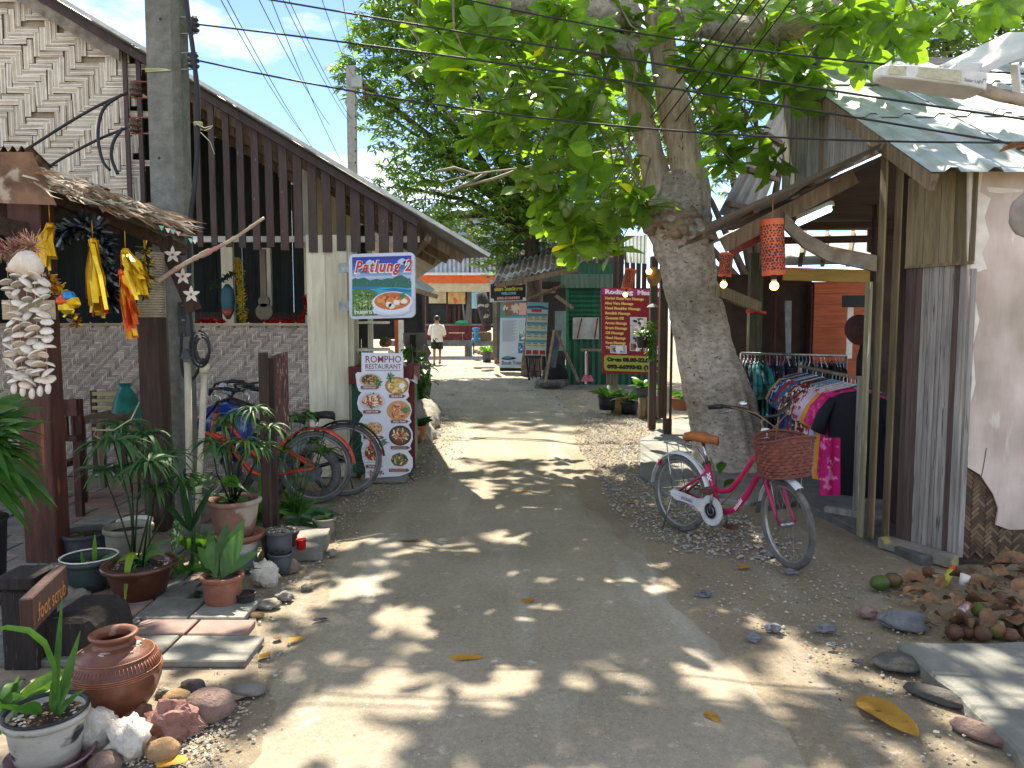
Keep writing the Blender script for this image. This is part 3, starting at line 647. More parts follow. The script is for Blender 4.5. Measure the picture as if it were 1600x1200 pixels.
for px in (552, 575):
    m = MB(); q = P(px, 500, 8.3); m.box((q.x, 8.28, 1.0), (q.x+.05, 8.33, 2.4)); m.build('upright', CREAM, gst)
q = P(602, 535, 8.0); m = MB(); m.blob(q, (.07, .06, .05), amp=.25, seed=3); m.build('basket_of_fruit', M('brown_fruit', '#8a5c3c', '#5f3a24', 9), gst)
m = MB(); m.box(P(560, 570, 7.9), P(590, 552, 7.95)); m.build('box', M('olive_box', '#7a8446', '#5c6436', 9), gst)
m = MB(); a = P(608, 520, 7.6)
for i in range(14): m.leaf(P(600, 540, 7.9), (jit(.6), jit(.4), 1), .13, .03, droop=.2, shape='st')
m.build('bromeliad', M('dark_leaf', '#3a5a30', '#22381e', 8, rough=.5), gst)
# angled white awning panel behind the board
m = MB(); a, b = P(612, 552, 7.9), P(650, 596, 7.6); m.add([P(606, 545, 8.2), P(614, 548, 8.2), P(652, 590, 7.6), P(652, 600, 7.6), P(608, 575, 7.8)], [(0, 1, 2, 3, 4)]); m.v += [(x, y+.02, z) for x, y, z in m.v[:5]]; m.f.append((9, 8, 7, 6, 5)); m.c.append((1, 1, 1)); m.m.append(0); m.sm.append(False)
m.build('menu_flap', WHITE, gst)
# grey curved board post and shrub beyond
sv = thing('scalloped_board', 'back of a grey scalloped standing board by the lane', 'sign', G(655, 628))
YV = 14.5; out = [(630, 520), (666, 520), (668, 540), (674, 552), (668, 560), (674, 570), (672, 585), (674, 600), (672, 618), (634, 624), (634, 600), (630, 580), (636, 565), (630, 552), (634, 545), (630, 535)]
m = MB(); n = len(out); a = [P(x, y, YV) for x, y in out]; m.add(a+[p+V(0, .03, 0) for p in a], [tuple(range(n-1, -1, -1)), tuple(range(n, 2*n))]+[(i, (i+1) % n, (i+1) % n+n, i+n) for i in range(n)]); m.build('panel', M('grey_board', '#77736e', '#645f5a', 6, rough=.7, bump=.1), sv)
m = MB(); m.box(P(641, 560, YV-.03)+V(0, -.02, 0), P(650, 523, YV-.03)); m.build('batten', BLACKP, sv)
m = MB(); m.box(P(655, 632, YV-.05), P(672, 622, YV+.2)); m.build('foot', M('yellow_block', '#a39a5c', '#857c48', 8), sv)
# ------------------------------------------------------------------ left foreground: shelter, pole, hung ornaments
shel = thing('wooden_shelter', 'low wooden shelter with rusty tin and thatch roof on dark posts', 'shelter', G(50, 895))
RUST = M('rusty_tin', '#8a6a50', '#5a4436', 6, rough=.8, bump=.25, spots=('#a89a88', 5, .58), metal=.2)
def postbox(name, x0, x1, ybot, ytop, Y, mat, parent, dpt=None, bev=.008):
    a, b = P(x0, 600, Y), P(x1, 600, Y); w = abs(b.x-a.x); d = dpt or w; zb = G((x0+x1)/2, ybot).z if ybot is None else P(x0, ybot, Y).z
    m = MB(); m.box((a.x, Y, max(0, zb)), (b.x, Y+d, P(x0, ytop, Y).z)); return m.build(name, mat, parent, bevel=bev)
postbox('post', 24, 76, 897, 300, 4.82, RWOOD, shel, .16)
postbox('post', -130, -90, 900, 300, 4.0, DWOOD, shel, .16)
postbox('carved_post', 217, 250, 842, 482, 5.55, DWOOD, shel, .14)
postbox('brace_post', 246, 254, 830, 480, 5.75, M('grey_post', '#6d6156', '#463d36', 4, (6, 6, .6), .9, .6), shel, .14)
m = MB(); m.beam(P(-40, 322, 4.75), P(186, 352, 5.3), .07, .12); m.build('beam', DWOODH, shel)
m = MB(); m.beam(P(-40, 345, 4.6), P(96, 372, 5.0), .06, .1); m.build('beam', DWOODH, shel)
m = MB(); m.beam(P(60, 300, 4.9), P(290, 392, 5.6), .06, .07); m.build('beam', DWOODH, shel)
m = MB(); pts = []      # rusty corrugated sheet seen from its front edge
a0, a1 = P(-40, 232, 4.55), P(50, 232, 4.6); b0, b1 = P(-40, 300, 4.9), P(86, 290, 5.1); n = 26
for i in range(n+1):
    t = i/n; w = .018*math.sin(i*1.55); pts += [a0.lerp(a1, t)+V(0, 0, w), b0.lerp(b1, t)+V(0, 0, w+.1)]
m.add(pts, [(2*i, 2*i+2, 2*i+3, 2*i+1) for i in range(n)]); m.add([a0+V(0, 0, -.02), a1+V(0, 0, -.02), a1+V(.1, .05, -.32), a0+V(0, .05, -.3)], [(3, 2, 1, 0)]); sh = m.build('tin_sheet', RUST, shel)
m = MB(); m.add([P(30, 296, 4.9), P(285, 360, 5.3), P(292, 378, 6.4), P(30, 330, 6.2)], [(0, 1, 2, 3)]); m.build('thatch_bed', M('thatch_dark', '#57483a', '#352a20', 7), shel)
m = MB()        # thatch and split-bamboo strips
for i in range(440):
    t = R.random(); p = P(35+225*t, 262+80*t+R.uniform(-8, 16), 4.8+.5*t+jit(.3)); d = V(.9+jit(.3), jit(.9), -.3+jit(.2)).normalized(); L = R.uniform(.08, .3); e = V(0, 0, 1)*R.uniform(.003, .009)+V(0, .008, 0)
    m.col = R.choice((C('#b8a68c'), C('#8f7b62'), C('#6a5743'), C('#d0c2aa'), C('#5a4836'), C('#9a6b48')))
    q = p+d*L*.5+V(0, 0, jit(.03)); m.add([p-e, p+e, q+e*.9, p+d*L+e*.2, q-e*.9], [(0, 1, 2, 4), (4, 2, 3)])
m.build('thatch', MATT, shel, kind='stuff')
m = MB()
for i, (x, y, c) in enumerate(((252, 352, '#7fc7b0'), (262, 356, '#d9d6c8'), (270, 358, '#6fb89f'), (278, 361, '#cfa0a0'), (298, 372, '#7fc7b0'), (304, 373, '#d9d6c8'))):
    m = MB(); m.col = C(c); a = P(x, y, 5.0); m.add([a+V(-.018, 0, 0), a+V(.018, 0, -.005), a+V(.002, 0, -.035)], [(0, 1, 2)]); m.build('bunting_flag', PRINT, shel)
m = MB(); vs = []
for i in range(61): s_ = i/60; h = .014*(1 if i % 2 else -1); vs += [V(-6.6+3.95*s_, 5.15, 2.47+h), V(-7.6+3.75*s_, 7.5, 2.5+h)]
m.add(vs, [(2*i, 2*i+2, 2*i+3, 2*i+1) for i in range(60)]); m.build('roof_sheet', RUST, shel)  # extra roof sheet, added overhead to shade the terrace
# flowered plank
fp = thing('flower_plank', 'brown plank with three painted white flowers leaning at the pole', 'plank', P(280, 480, 5.4))
m = MB(); m.beam(P(256, 372, 5.45), P(304, 486, 5.4), .105, .018, V(0, 1, 0)); m.build('board', DWOOD, fp)
for px, py in ((270, 398), (286, 432), (299, 460)):
    m = MB(); c0 = P(px, py, 5.38)
    for k in range(5):
        a = k*1.2566+.3; d = V(math.cos(a), 0, math.sin(a)); m.col = C('#e8e2d4'); m.leaf(c0, d, .062, .03, up=(0, -1, 0), droop=0, fold=.1, seg=3)
    m.col = C('#c2502a'); m.disc(c0+V(0, -.006, 0), .01, 8, (0, -1, 0)); m.build('flower', PRINT, fp)
# bamboo cane
m = MB(); a, b = P(246, 440, 5.2), P(413, 342, 5.5); pts = []; rs = []
for i in range(41):
    t = i/40; pts.append(a.lerp(b, t)+V(0, 0, .012*math.sin(t*7))); rs.append(.017-.007*t+(.004 if i % 7 == 0 else 0)+(.008 if .38 < t < .5 else 0))
m.tube(pts, rs, 8); m.build('bamboo_cane', M('cane', '#b8a88c', '#8f7c62', 9, rough=.6, spots=('#a87a70', 4, .6)), None, 'pale bamboo cane jutting diagonally from the shelter roof edge', 'cane')
# concrete utility pole with insulators and cables
YP = 5.95
pole = thing('utility_pole', 'square concrete utility pole with insulators beside the shelter', 'utility pole', V(P(275, 830, YP).x, YP, 0))
m = MB(); a, b = P(252, 830, YP), P(252+44, 830, YP); tx0, tx1 = P(226, -60, YP), P(277, -60, YP)
lo = [(a.x, YP, 0), (b.x-.04, YP, 0), (b.x, YP+.05, 0), (b.x, YP+.2, 0), (a.x, YP+.2, 0)]; hi = [(tx0.x, YP, 5.6), (tx1.x-.05, YP, 5.6), (tx1.x, YP+.05, 5.6), (tx1.x, YP+.2, 5.6), (tx0.x, YP+.2, 5.6)]
m.add(lo+hi, [(0, 1, 6, 5), (1, 2, 7, 6), (2, 3, 8, 7), (3, 4, 9, 8), (4, 0, 5, 9), (9, 8, 7, 6, 5)]); m.build('shaft', POLEC, pole)
INS = M('brown_insulator', '#5a4038', '#33231e', 8, rough=.3, bump=.05); INSB = M('dark_insulator', '#3b3b3e', '#232326', 8, rough=.3, bump=.05); RSTEEL = M('rusty_steel', '#8a5034', '#5a3524', 9, rough=.8)
def insul(px, py, mat, side):
    c = P(px, py, YP+.05); m = MB(); prof = [(.012, -.045), (.045, -.04), (.05, -.028), (.03, -.02), (.03, -.012), (.05, -.005), (.05, .01), (.03, .015), (.03, .022), (.045, .03), (.042, .04), (.012, .045)]
    m.lathe([(r*.9, z*1.15) for r, z in prof], c, 14); o = m.build('insulator', mat, pole)
    m = MB()
    for dz in (-.06, .06): m.tube([c+V(-side*.22, .02, dz), c+V(side*.03, 0, dz)], .006, 5)
    m.tube([c+V(0, 0, -.07), c+V(0, 0, .07)], .006, 5); m.build('bracket', RSTEEL if side < 0 else STEEL, o)
for py in (140, 196): insul(211, py, INS, -1)
for py in (39, 95): insul(302, py, INSB, 1)
m = MB(); z0 = P(250, 110, YP).z; c0 = P(255, 110, YP)
for dz in (-.012, 0, .012):
    m.tube([V(c0.x-.13, YP-.008, z0+dz), V(c0.x+.02, YP-.012, z0+dz*.5), V(c0.x+.06, YP-.008, z0)], .004, 5)
m.build('wire_tie', M('pale_wire', '#c9c9a0', '#a9a982', 9), pole)
m = MB()
for px, py in ((249, 247), (251, 30), (254, 420), (257, 510)): m.disc(P(px, py, YP)+V(0, -.004, 0), .011, 10, (0, -1, 0))
m.build('bolt_hole', BLACKP, pole)
# cables on the pole
CABLE = M('black_cable', '#26262a', '#1a1a1d', 9, rough=.6, bump=0)
def cable(pts, r, lab, mat=None, name='cable', cat='cable', group=None, n=6, sub=6):
    # Catmull-Rom through the points
    q = [Vector(p) for p in pts]; o = []
    for i in range(len(q)-1):
        p0, p1, p2, p3 = q[max(i-1, 0)], q[i], q[i+1], q[min(i+2, len(q)-1)]
        for j in range(sub):
            t = j/sub; o.append(.5*((2*p1)+(p2-p0)*t+(2*p0-5*p1+4*p2-p3)*t*t+(3*p1-p0-3*p2+p3)*t**3))
    o.append(q[-1]); m = MB(); m.tube(o, r, n); return m.build(name, mat or CABLE, None, lab, cat, group)
def PL(Y, *pts): return [P(x, y, Y) for x, y in pts]
cable(PL(YP-.05, (285, -30), (296, 40), (305, 110), (309, 200), (304, 290), (297, 350), (295, 470)), .017, 'thick black cable running down the right side of the concrete pole')
cable(PL(YP-.02, (290, -30), (300, 60), (311, 150), (309, 230), (300, 300)), .009, 'thinner grey cable tied beside the thick one on the pole', M('grey_cable', '#5c5c66', '#44444c', 9, bump=0))
cable(PL(YP-.03, (200, 145), (160, 162), (110, 190), (50, 228), (10, 252)), .011, 'upper black service cable sagging left from the pole insulators')
cable(PL(YP-.03, (198, 200), (160, 215), (120, 235), (85, 255), (60, 275)), .011, 'lower black service cable sagging left from the pole insulators')
cable(PL(YP-.06, (190, 148), (162, 170), (153, 210), (160, 250), (172, 266)), .012, 'black cable loop dropping from the upper insulator to the thatch')
cable(PL(YP-.06, (192, 200), (178, 220), (174, 245), (184, 272)), .012, 'short black cable loop dropping from the lower insulator')
m = MB(); a = P(310, 202, YP-.08)
for k in range(3): m.tube([a+V(.03*math.cos(t)+.0, .03*math.sin(t), k*.009+.03) for t in [i*.6 for i in range(12)]], .0035, 4)
m.tube([a+V(0, -.03, .03), a+V(.06, -.04, .0), a+V(.12, -.03, .02), a+V(.1, -.03, .0), a+V(.06, -.04, -.02)], .0035, 4); m.tube([a+V(.03, -.04, -.03), a+V(.1, -.04, -.1), a+V(.13, -.04, -.19)], .003, 4)
m.build('wire_knot', MATS['pale_wire'], None, 'pale wire knotted round the cables beside the pole', 'wire')
# meter box, pipes
bx = thing('meter_box', 'slim dark grey electrical box screwed to the post', 'box', P(287, 526, 5.6))
m = MB(); m.box(P(278, 526, 5.6), P(297, 472, 5.68)); m.build('case', M('grey_box', '#3f4245', '#303335', 9, rough=.5, bump=.05), bx, bevel=.006)
m = MB(); 
for py in (477, 500, 523): m.obox(P(286, py, 5.59), .02, .01, .012)
m.build('screw', STEEL, bx)
PVC = M('pvc_pipe', '#cfc8b0', '#b3ab92', 6, rough=.45, bump=.05, dirt=.15)
p1 = thing('pvc_pipe', 'upright cream pvc pipe with a dark cowl on top', 'pipe', G(293, 850))
m = MB(); m.tube([V(P(293, 700, 5.5).x, 5.5, 0), P(293, 566, 5.5)], .024, 12); m.build('pipe', PVC, p1)
m = MB(); c0 = P(297, 556, 5.5); m.lathe([(.075, -.02), (.06, .0), (.055, .03), (.03, .05), (.001, .055)], c0, 14); m.build('cowl', M('grey_cowl', '#4f5052', '#38393b', 9, rough=.6), p1)
p2 = thing('pvc_pipe', 'leaning cream pvc pipe with a collar and looped black hose', 'pipe', G(305, 840))
m = MB(); m.tube([V(P(302, 700, 5.45).x, 5.45, 0), P(320, 575, 5.5)], .022, 12); m.build('pipe', PVC, p2)
m = MB(); m.tube([P(319, 582, 5.5), P(320.5, 568, 5.5)], .034, 12); m.build('collar', PVC, p2)
m = MB()
for k, (r, dx) in enumerate(((.13, 0), (.105, .02), (.085, .035))):
    c0 = P(312, 545, 5.45); pts = [c0+V(dx+r*.55*math.sin(t), -.02*k, r*math.cos(t)) for t in [i*.42 for i in range(15)]]; m.tube(pts, .009, 6)
m.build('hose', CABLE, p2)
cable(PL(5.55, (284, 520), (283, 560), (288, 588), (303, 590), (318, 560)), .012, 'black hose drooping from the electrical box to the leaning pipe')
cable(PL(5.55, (294, 470), (299, 500), (301, 545)), .010, 'black cable curving below the electrical box')
# shell wind chime
YC = 3.9
ch = thing('shell_wind_chime', 'long wind chime of white shells below a large conch', 'wind chime', P(45, 600, YC))
SHELL = M('shell', (1, 1, 1), (.82, .79, .75), 25, rough=.5, bump=.3, vc=True)
m = MB(); c0 = P(40, 417, YC); m.col = C('#d9cdbc')
for i in range(9):
    t = i/8; m.blob(c0+V(-.055+.11*t, 0, .0+.02*math.sin(t*3)), (.03, .035+.03*math.sin(t*2.6), .03+.035*math.sin(t*2.6)), 10, 6, .12, 3, i)
m.col = C('#c79a8c'); m.blob(c0+V(-.06, -.01, -.012), (.035, .02, .018), 8, 6, .2); ch_c = m.build('conch', SHELL, ch)
sp = []
for k in range(3):
    q = MB(); q.col = (C('#dcd6cb'), C('#cfc8bd'), C('#e2d3c4'))[k]
    q.lathe([(.001, .013), (.012, .012), (.024, .005), (.03, -.004), (.029, -.007), (.018, -.002), (.001, .0)], (0, 0, 0), 9, .08, seed=k); sp.append(q)
pr = [None]*3; strings = MB()
for col, px in enumerate((16, 30, 44, 57, 70)):
    z = P(px, 430 if col in (1, 2, 3) else 440, YC).z; zb = P(px, 612-(abs(col-2)*4), YC).z; x = P(px, 500, YC).x; strings.tube([V(x, YC, z+.1), V(x, YC, zb)], .0012, 4)
    while z > zb+.02:
        k = R.randrange(3)
        if pr[k] is None: pr[k] = o = sp[k].build('shell', SHELL, ch, local=True)
        else: o = pr[k].copy(); COL.objects.link(o)
        o.location = V(x+jit(.012), YC+jit(.02), z)-ORG[ch]; o.rotation_euler = (jit(.7), jit(.7), jit(3)); s_ = R.uniform(.85, 1.35); o.scale = (s_, s_, s_*.8); z -= R.uniform(.032, .052)
    o = MB(); o.col = C('#d9d2c6'); o.blob(V(x, YC, zb-.01), (.016, .012, .03), 7, 5, .2); o.build('cone_shell', SHELL, ch)
strings.build('string', MATS['pale_wire'], ch)
m = MB(); m.box(P(4, 499, YC+.03), P(86, 469, YC+.045)); m.build('wood_tag', M('pale_board', '#b3a58c', '#94866e', 5, (.6, 6, 6), .8, .3), ch)
tinsel('tinsel_bunch', [P(0, 395, 3.95), P(30, 385, 3.95), P(55, 382, 3.95)], .085, [C('#b57a74'), C('#c9948a'), C('#a0625c'), C('#c9b27a')], 420, 'pinkish bristly tinsel bunch above the conch', 'decoration', wid=.003, mat=FOIL)
# foil tassels
YF = 4.7
GOLD = [C('#d8a80c'), C('#e8bc1c'), C('#b88808'), C('#f0cf3a')]
def tassel(px0, py0, px1, py1, w, cols, lab, n=22, dx=0):
    m = MB(); a = P(px0, py0, YF)
    for i in range(n):
        e = P(px1+R.uniform(-w, w), py1+R.uniform(-40, 12), YF+jit(.06)); m.col = mul(R.choice(cols), R.uniform(.8, 1.15)); s0 = V(jit(.012), jit(.02), jit(.01)); k = R.uniform(.014, .036)
        mid = a.lerp(e, .5)+V(jit(.025), jit(.03), 0); t = V(math.cos(i), math.sin(i)*.6, 0)*k
        m.add([a+s0-t*.6, a+s0+t*.6, mid+t, e+t*.9, e-t*.9, mid-t], [(0, 1, 2, 5), (5, 2, 3, 4)])
    m.tube([a+V(0, 0, .02), a+V(0, 0, .12)], .003, 4); m.tube([a+V(0, 0, .015), a+V(0, 0, -.02)], [.02, .026], 7)
    return m.build('foil_tassel', FOIL, None, lab, 'tassel', 'foil tassels under the shelter roof')
tassel(78, 352, 74, 420, 9, GOLD, 'short gold foil tassel hanging nearest the shell chime', 16)
tassel(145, 376, 150, 488, 18, GOLD+[C('#d95a1c')], 'middle gold foil tassel with an orange streak', 26)
tassel(196, 392, 216, 462, 14, GOLD, 'tilted gold foil tassel at the right of the row', 22)
tassel(190, 425, 206, 520, 10, [C('#c23a14'), C('#d9621c'), C('#e0a21c')], 'red and gold foil tassel trailing lowest on the right', 18)
tinsel('garland', [P(92, 372, 4.85), P(120, 350, 4.85), P(150, 360, 4.85), P(166, 400, 4.85), P(170, 450, 4.85), P(178, 475, 4.85)], .1, [C('#1f2426'), C('#39434a'), C('#8f9aa0'), C('#14181a'), C('#3a3a30')], 620, 'black and silver tinsel garland draped under the shelter beam', wid=.02, mat=FOIL)
tinsel('garland', [P(75, 430, 4.6), P(90, 450, 4.6), P(105, 475, 4.6), P(118, 508, 4.6)], .05, [C('#d8b41c'), C('#8f9aa0'), C('#2c3a4a'), C('#c8621c'), C('#e8d03a')], 240, 'gold and silver garland tail with yellow blossoms by the chime', wid=.018, mat=FOIL)
tinsel('garland', [P(226, 385, 5.0), P(232, 420, 5.0), P(225, 465, 5.0)], .06, [C('#26302c'), C('#8a7a2c'), C('#3f4a46'), C('#d8b41c')], 220, 'thin dark garland beside the carved post', wid=.012, mat=FOIL)
m = MB(); c0 = P(108, 473, 4.55)
for k, c in enumerate(('#d8a80c', '#2c7fc0', '#d9541c', '#e0c23a')): m.col = C(c); a = k*1.4; m.blob(c0+V(.03*math.cos(a), -.01, .035*math.sin(a)), (.045, .03, .035), 8, 5, .3, 3, k, smooth=False)
m.build('foil_balloon', FOIL, None, 'small orange, blue and gold foil ornament on the garland tail', 'decoration')
# rope-wrapped post section
m = MB(); c0 = P(238, 494, 5.3)
for k in range(26): m.tube([c0+V(.085*math.cos(t), .085*math.sin(t), .017*k) for t in [i*.6283 for i in range(11)]], .009, 5)
m.build('rope_wrap', M('rope', '#a3977f', '#857a64', 15, rough=.9), None, 'pale rope wound in rows round the shelter post', 'rope')
# ------------------------------------------------------------------ furniture in the dark
ch2 = thing('wooden_chair', 'brown wooden chair behind the red post', 'chair', G(104, 800))
for x0, x1, y0, y1, Y, nm in ((82, 90, 800, 624, 6.3, 'leg'), (118, 125, 790, 624, 6.45, 'leg'), (82, 88, 812, 700, 5.9, 'leg'), (118, 124, 805, 705, 6.0, 'leg')):
    m = MB(); a, b = P(x0, y0, Y), P(x1, y1, Y); m.box((a.x, Y, 0), (b.x, Y+.045, b.z)); m.build(nm, RWOOD, ch2)
m = MB(); m.box(P(84, 650, 6.36), P(123, 624, 6.4)); m.build('top_rail', RWOOD, ch2)
m = MB(); m.box(P(84, 690, 6.36), P(123, 680, 6.4)); m.build('back_rail', RWOOD, ch2)
for px in (92, 102, 112): m = MB(); m.box(P(px, 682, 6.36), P(px+5, 650, 6.39)); m.build('back_slat', RWOOD, ch2)
m = MB(); a, b = P(80, 705, 5.9), P(126, 702, 6.45); m.box((a.x, 5.88, .42), (b.x, 6.42, .46)); m.build('seat', RWOOD, ch2)
tb = thing('wooden_table', 'grey wooden table in the shade behind the sedge', 'table', G(170, 795))
for px, Y in ((120, 6.6), (152, 7.1), (203, 6.6), (222, 7.1)):
    m = MB(); a = P(px, 700, Y); m.box((a.x, Y, 0), (a.x+.055, Y+.055, .72)); m.build('leg', WOOD, tb)
m = MB(); m.box((P(112, 700, 6.5).x, 6.5, .72), (P(232, 700, 7.2).x, 7.2, .76)); m.build('top', WOOD, tb)
cr2 = thing('bamboo_rack', 'slatted bamboo rack standing against the woven wall', 'rack', G(170, 760))
for i in range(6):
    m = MB(); m.box(P(144, 612+i*11+6, 7.5), P(195, 612+i*11, 7.53)); m.build('slat', M('rack_bamboo', '#a89c6c', '#7f7650', 6, (.6, 6, 6), .7, .2, rnd=.2), cr2)
m = MB(); m.box(P(146, 740, 7.54), P(151, 610, 7.57)); m.box(P(190, 740, 7.54), P(195, 610, 7.57)); m.build('upright', DWOOD, cr2)
m = MB(); c0 = P(196, 640, 7.0); prof = [(.17, -.2), (.185, -.15), (.16, 0), (.1, .14), (.05, .2), (.07, .24)]; m.lathe([(r*.8, z) for r, z in prof], c0, 16, .12); m.col = (1, 1, 1)
m.build('plastic_bag', M('teal_bag', '#1f8a7c', '#146458', 9, rough=.3, bump=.5, bscale=14, transl=.25), None, 'tied teal plastic bag hanging behind the carved post', 'bag')
# blue cloth / seat behind
# ------------------------------------------------------------------ pots and plants of the left front
TERRA = M('terracotta', '#a06c55', '#774c3c', 6, rough=.85, bump=.3, bscale=40, dirt=.25, spots=('#b39a88', 5, .62))
TERRA2 = M('grey_terracotta', '#9c7562', '#75574a', 5, rough=.9, bump=.3, bscale=40, dirt=.3, spots=('#a8988a', 3.5, .55))
GLAZE = M('brown_glaze', '#553020', '#321a10', 5, rough=.35, bump=.15, coat=.3)
GREYPOT = M('grey_pot', '#55585c', '#3c3f42', 6, rough=.65, bump=.1, dirt=.2)
GREENPOT = M('dark_green_pot', '#34423f', '#26312f', 6, rough=.5, bump=.08)
WORNPOT = M('worn_white_pot', '#b0aca2', '#8e8a80', 5, (1, 1, 2.2), rough=.7, bump=.2, spots=('#2c2c2e', 4.2, .585), dirt=.15)
SOIL = M('soil', '#4a3a2c', '#2a2018', 25, rough=.95, bump=1, bscale=70)
LEAFD = M('deep_leaf', '#35582f', '#223d20', 9, rough=.38, bump=.1, transl=.22, vc=True, spec=.5)
LEAFM = M('mid_leaf', '#4f7a34', '#365a26', 9, rough=.42, bump=.1, transl=.3, vc=True, tcol=(1.6, 1.5, .5))
SEDGE = M('sedge_leaf', '#4a6e3c', '#2f5030', 9, rough=.5, bump=.05, transl=.3, vc=True)
DIEFF = M('variegated_leaf', '#5c7f3e', '#31542c', 9, rough=.4, bump=.1, transl=.25, spots=('#c9d09c', 34, .53))
MAUVE = M('mauve_saucer', '#8c6e74', '#705860', 9, rough=.5, bump=.05)
def pot(label, loc, rt, rb, h, mat, name='plant_pot', rim=.012, wavy=0, cat='pot', soilz=.85, group=None, tilt=None, inner=None, n=22):
    t = thing(name, label, cat, loc, group); c = V(*loc)
    m = MB(); w = rim
    prof = [(.001, 0.002), (rb, 0.002), (rb+(rt-rb)*.45, h*.45), (rt-w, h*.84), (rt-w, h*.86), (rt, h*.87), (rt+w*.3, h*.95), (rt, h), (rt-w*.9, h), (rt-w*1.6, h*.93), (rt-w*1.9, h*soilz)]
    m.lathe(prof, c, n, wavy); m.build('body', mat, t)
    m = MB(); m.lathe([(rt-w*1.7, h*soilz), ((rt-w)*.5, h*soilz+.012), (.001, h*soilz+.008)], c, n, .03); m.build('soil', SOIL, t)
    return t
def pebbles(t, c, r, n, cols, z, s=(.006, .014), name='pebbles'):
    m = MB()
    for i in range(n):
        a, d = R.random()*6.28, r*math.sqrt(R.random()); stone(m, c.x+d*math.cos(a), c.y+d*math.sin(a), z+jit(.004), R.uniform(*s), cols)
    return m.build(name, GRAV, t, kind='stuff')
def leafpart(t, name, mat, fn):
    m = MB(); m.smooth = True; fn(m); return m.build(name, mat, t)
def strap(t, base, d, L, W, mat=LEAFM, droop=.35, seg=6, col=(1, 1, 1), shape='st', name='leaf', twist=0, fold=.3, wave=0):
    d = Vector(d).normalized(); up_v = (jit(.5), -1, .25) if abs(d.z) > .55 else (0, 0, 1)
    m = MB(); m.smooth = True; m.col = col; m.leaf(base, d, L, W, up=up_v, droop=droop, seg=seg, shape=shape, fold=fold, twist=twist, wave=wave); return m.build(name, mat, t)
def umbel(t, base, top, n, L, cols, W=.012):
    """umbrella sedge: stem and a whorl of narrow leaves"""
    m = MB(); m.col = C('#6f8a4a'); mid = base.lerp(top, .5)+V(jit(.03), jit(.02), 0); m.tube([base, mid, top], [.006, .005, .004], 5); m.build('stem', SEDGE, t)
    n = int(n*1.9)
    for i in range(n):
        a = i*6.283/n+jit(.2); el = R.uniform(.05, .7); d = V(math.cos(a), math.sin(a), el)
        strap(t, top, d, L*R.uniform(.75, 1.15), W*R.uniform(1.5, 2.4), SEDGE, R.uniform(.45, .95), 5, R.choice(cols))
SG = [(1, 1, 1), (.85, 1, .9), (1.15, 1.1, .9), (.8, .95, .9)]
DRY = [(2.6, 1.9, 1.2), (2.2, 1.7, 1.1)]
# dark pot and pale pot behind
t = pot('dark grey plastic pot with sparse leaves near the red post', G(135, 876), .16, .11, .2, GREYPOT)
for k in range(5): a = k*1.25; strap(t, G(135, 876)+V(0, 0, .17), (math.cos(a), math.sin(a), .55), .2, .022, LEAFM, .7, 5, (.9, .9, .8))
t = pot('pale cream pot with a broken rim behind the glazed bowl', G(203, 885), .15, .12, .27, M('cream_pot', '#a8a390', '#84806e', 6, rough=.7, dirt=.3), wavy=.01)
t = pot('small dented white pot rim in the shade behind', G(212, 850), .12, .09, .18, WHITE)
t = pot('dark green pot with a pale worn rim and young shoots', G(142, 928), .155, .105, .22, GREENPOT, soilz=.7)
c0 = G(142, 928)+V(0, 0, .17)
m = MB(); m.lathe([(.153, .225), (.158, .23), (.15, .233), (.146, .226)], G(142, 928), 22); m.build('worn_rim', WHITE, t)
strap(t, c0+V(.03, 0, 0), (.05, 0, 1), .19, .03, LEAFM, 0, 5, (1.8, 1.7, .8)); strap(t, c0+V(.06, 0, 0), (.6, .1, .6), .13, .05, LEAFM, .2, 4, (1.5, 1.5, .9), 'ov'); strap(t, c0+V(-.03, 0, 0), (-.2, .1, .9), .1, .03, LEAFM, .1, 4, (1.8, 1.9, 1.6))
for k in range(3): strap(t, c0+V(-.05, -.02, 0), (-.8+.3*k, -.4, .4), .1, .035, LEAFM, .4, 4, (1, 1.1, .8), 'ov')
pebbles(t, c0, .1, 50, [C('#c8c2b0'), C('#8a7a66')], c0.z)
# glazed bowl with umbrella sedge
bl = G(220, 940)
t = pot('wide brown glazed bowl planted with tall umbrella sedge', bl, .2, .11, .23, GLAZE, rim=.022, wavy=.014, soilz=.86)
pebbles(t, bl, .15, 120, [C('#8a7258'), C('#c9bda6'), C('#5a4634')], bl.z+.2, (.008, .02))
s0 = bl+V(0, 0, .19)
for (px, py, Y, n, L) in ((178, 692, 4.35, 20, .33), (228, 680, 4.6, 18, .27), (232, 722, 4.3, 20, .25), (205, 730, 4.5, 14, .22), (262, 712, 4.55, 14, .26), (160, 735, 4.45, 14, .24), (245, 760, 4.5, 12, .22), (190, 665, 4.6, 14, .25), (285, 745, 4.6, 12, .2)):
    umbel(t, s0+V(jit(.05), jit(.05), 0), P(px, py, Y), n, L, SG)
for k in range(9): a = R.random()*6.28; strap(t, s0, (math.cos(a), math.sin(a), 1.6), R.uniform(.2, .34), .02, SEDGE, .9, 6, R.choice(SG+DRY))
strap(t, s0+V(0, -.02, .1), (.05, -1, .5), .3, .045, LEAFM, 1.4, 7, (2.6, 1.6, .3)); strap(t, s0+V(0, 0, .06), (-1, -.3, .7), .3, .045, LEAFM, 1.2, 7, (1.6, 1.2, .6))
strap(t, s0+V(0, 0, .05), (1, -.2, .9), .3, .045, LEAFM, .6, 6, (.9, 1, .8)); strap(t, s0+V(0, 0, .05), (.9, .4, 1.2), .32, .04, LEAFM, .5, 6, (.8, .9, .8))
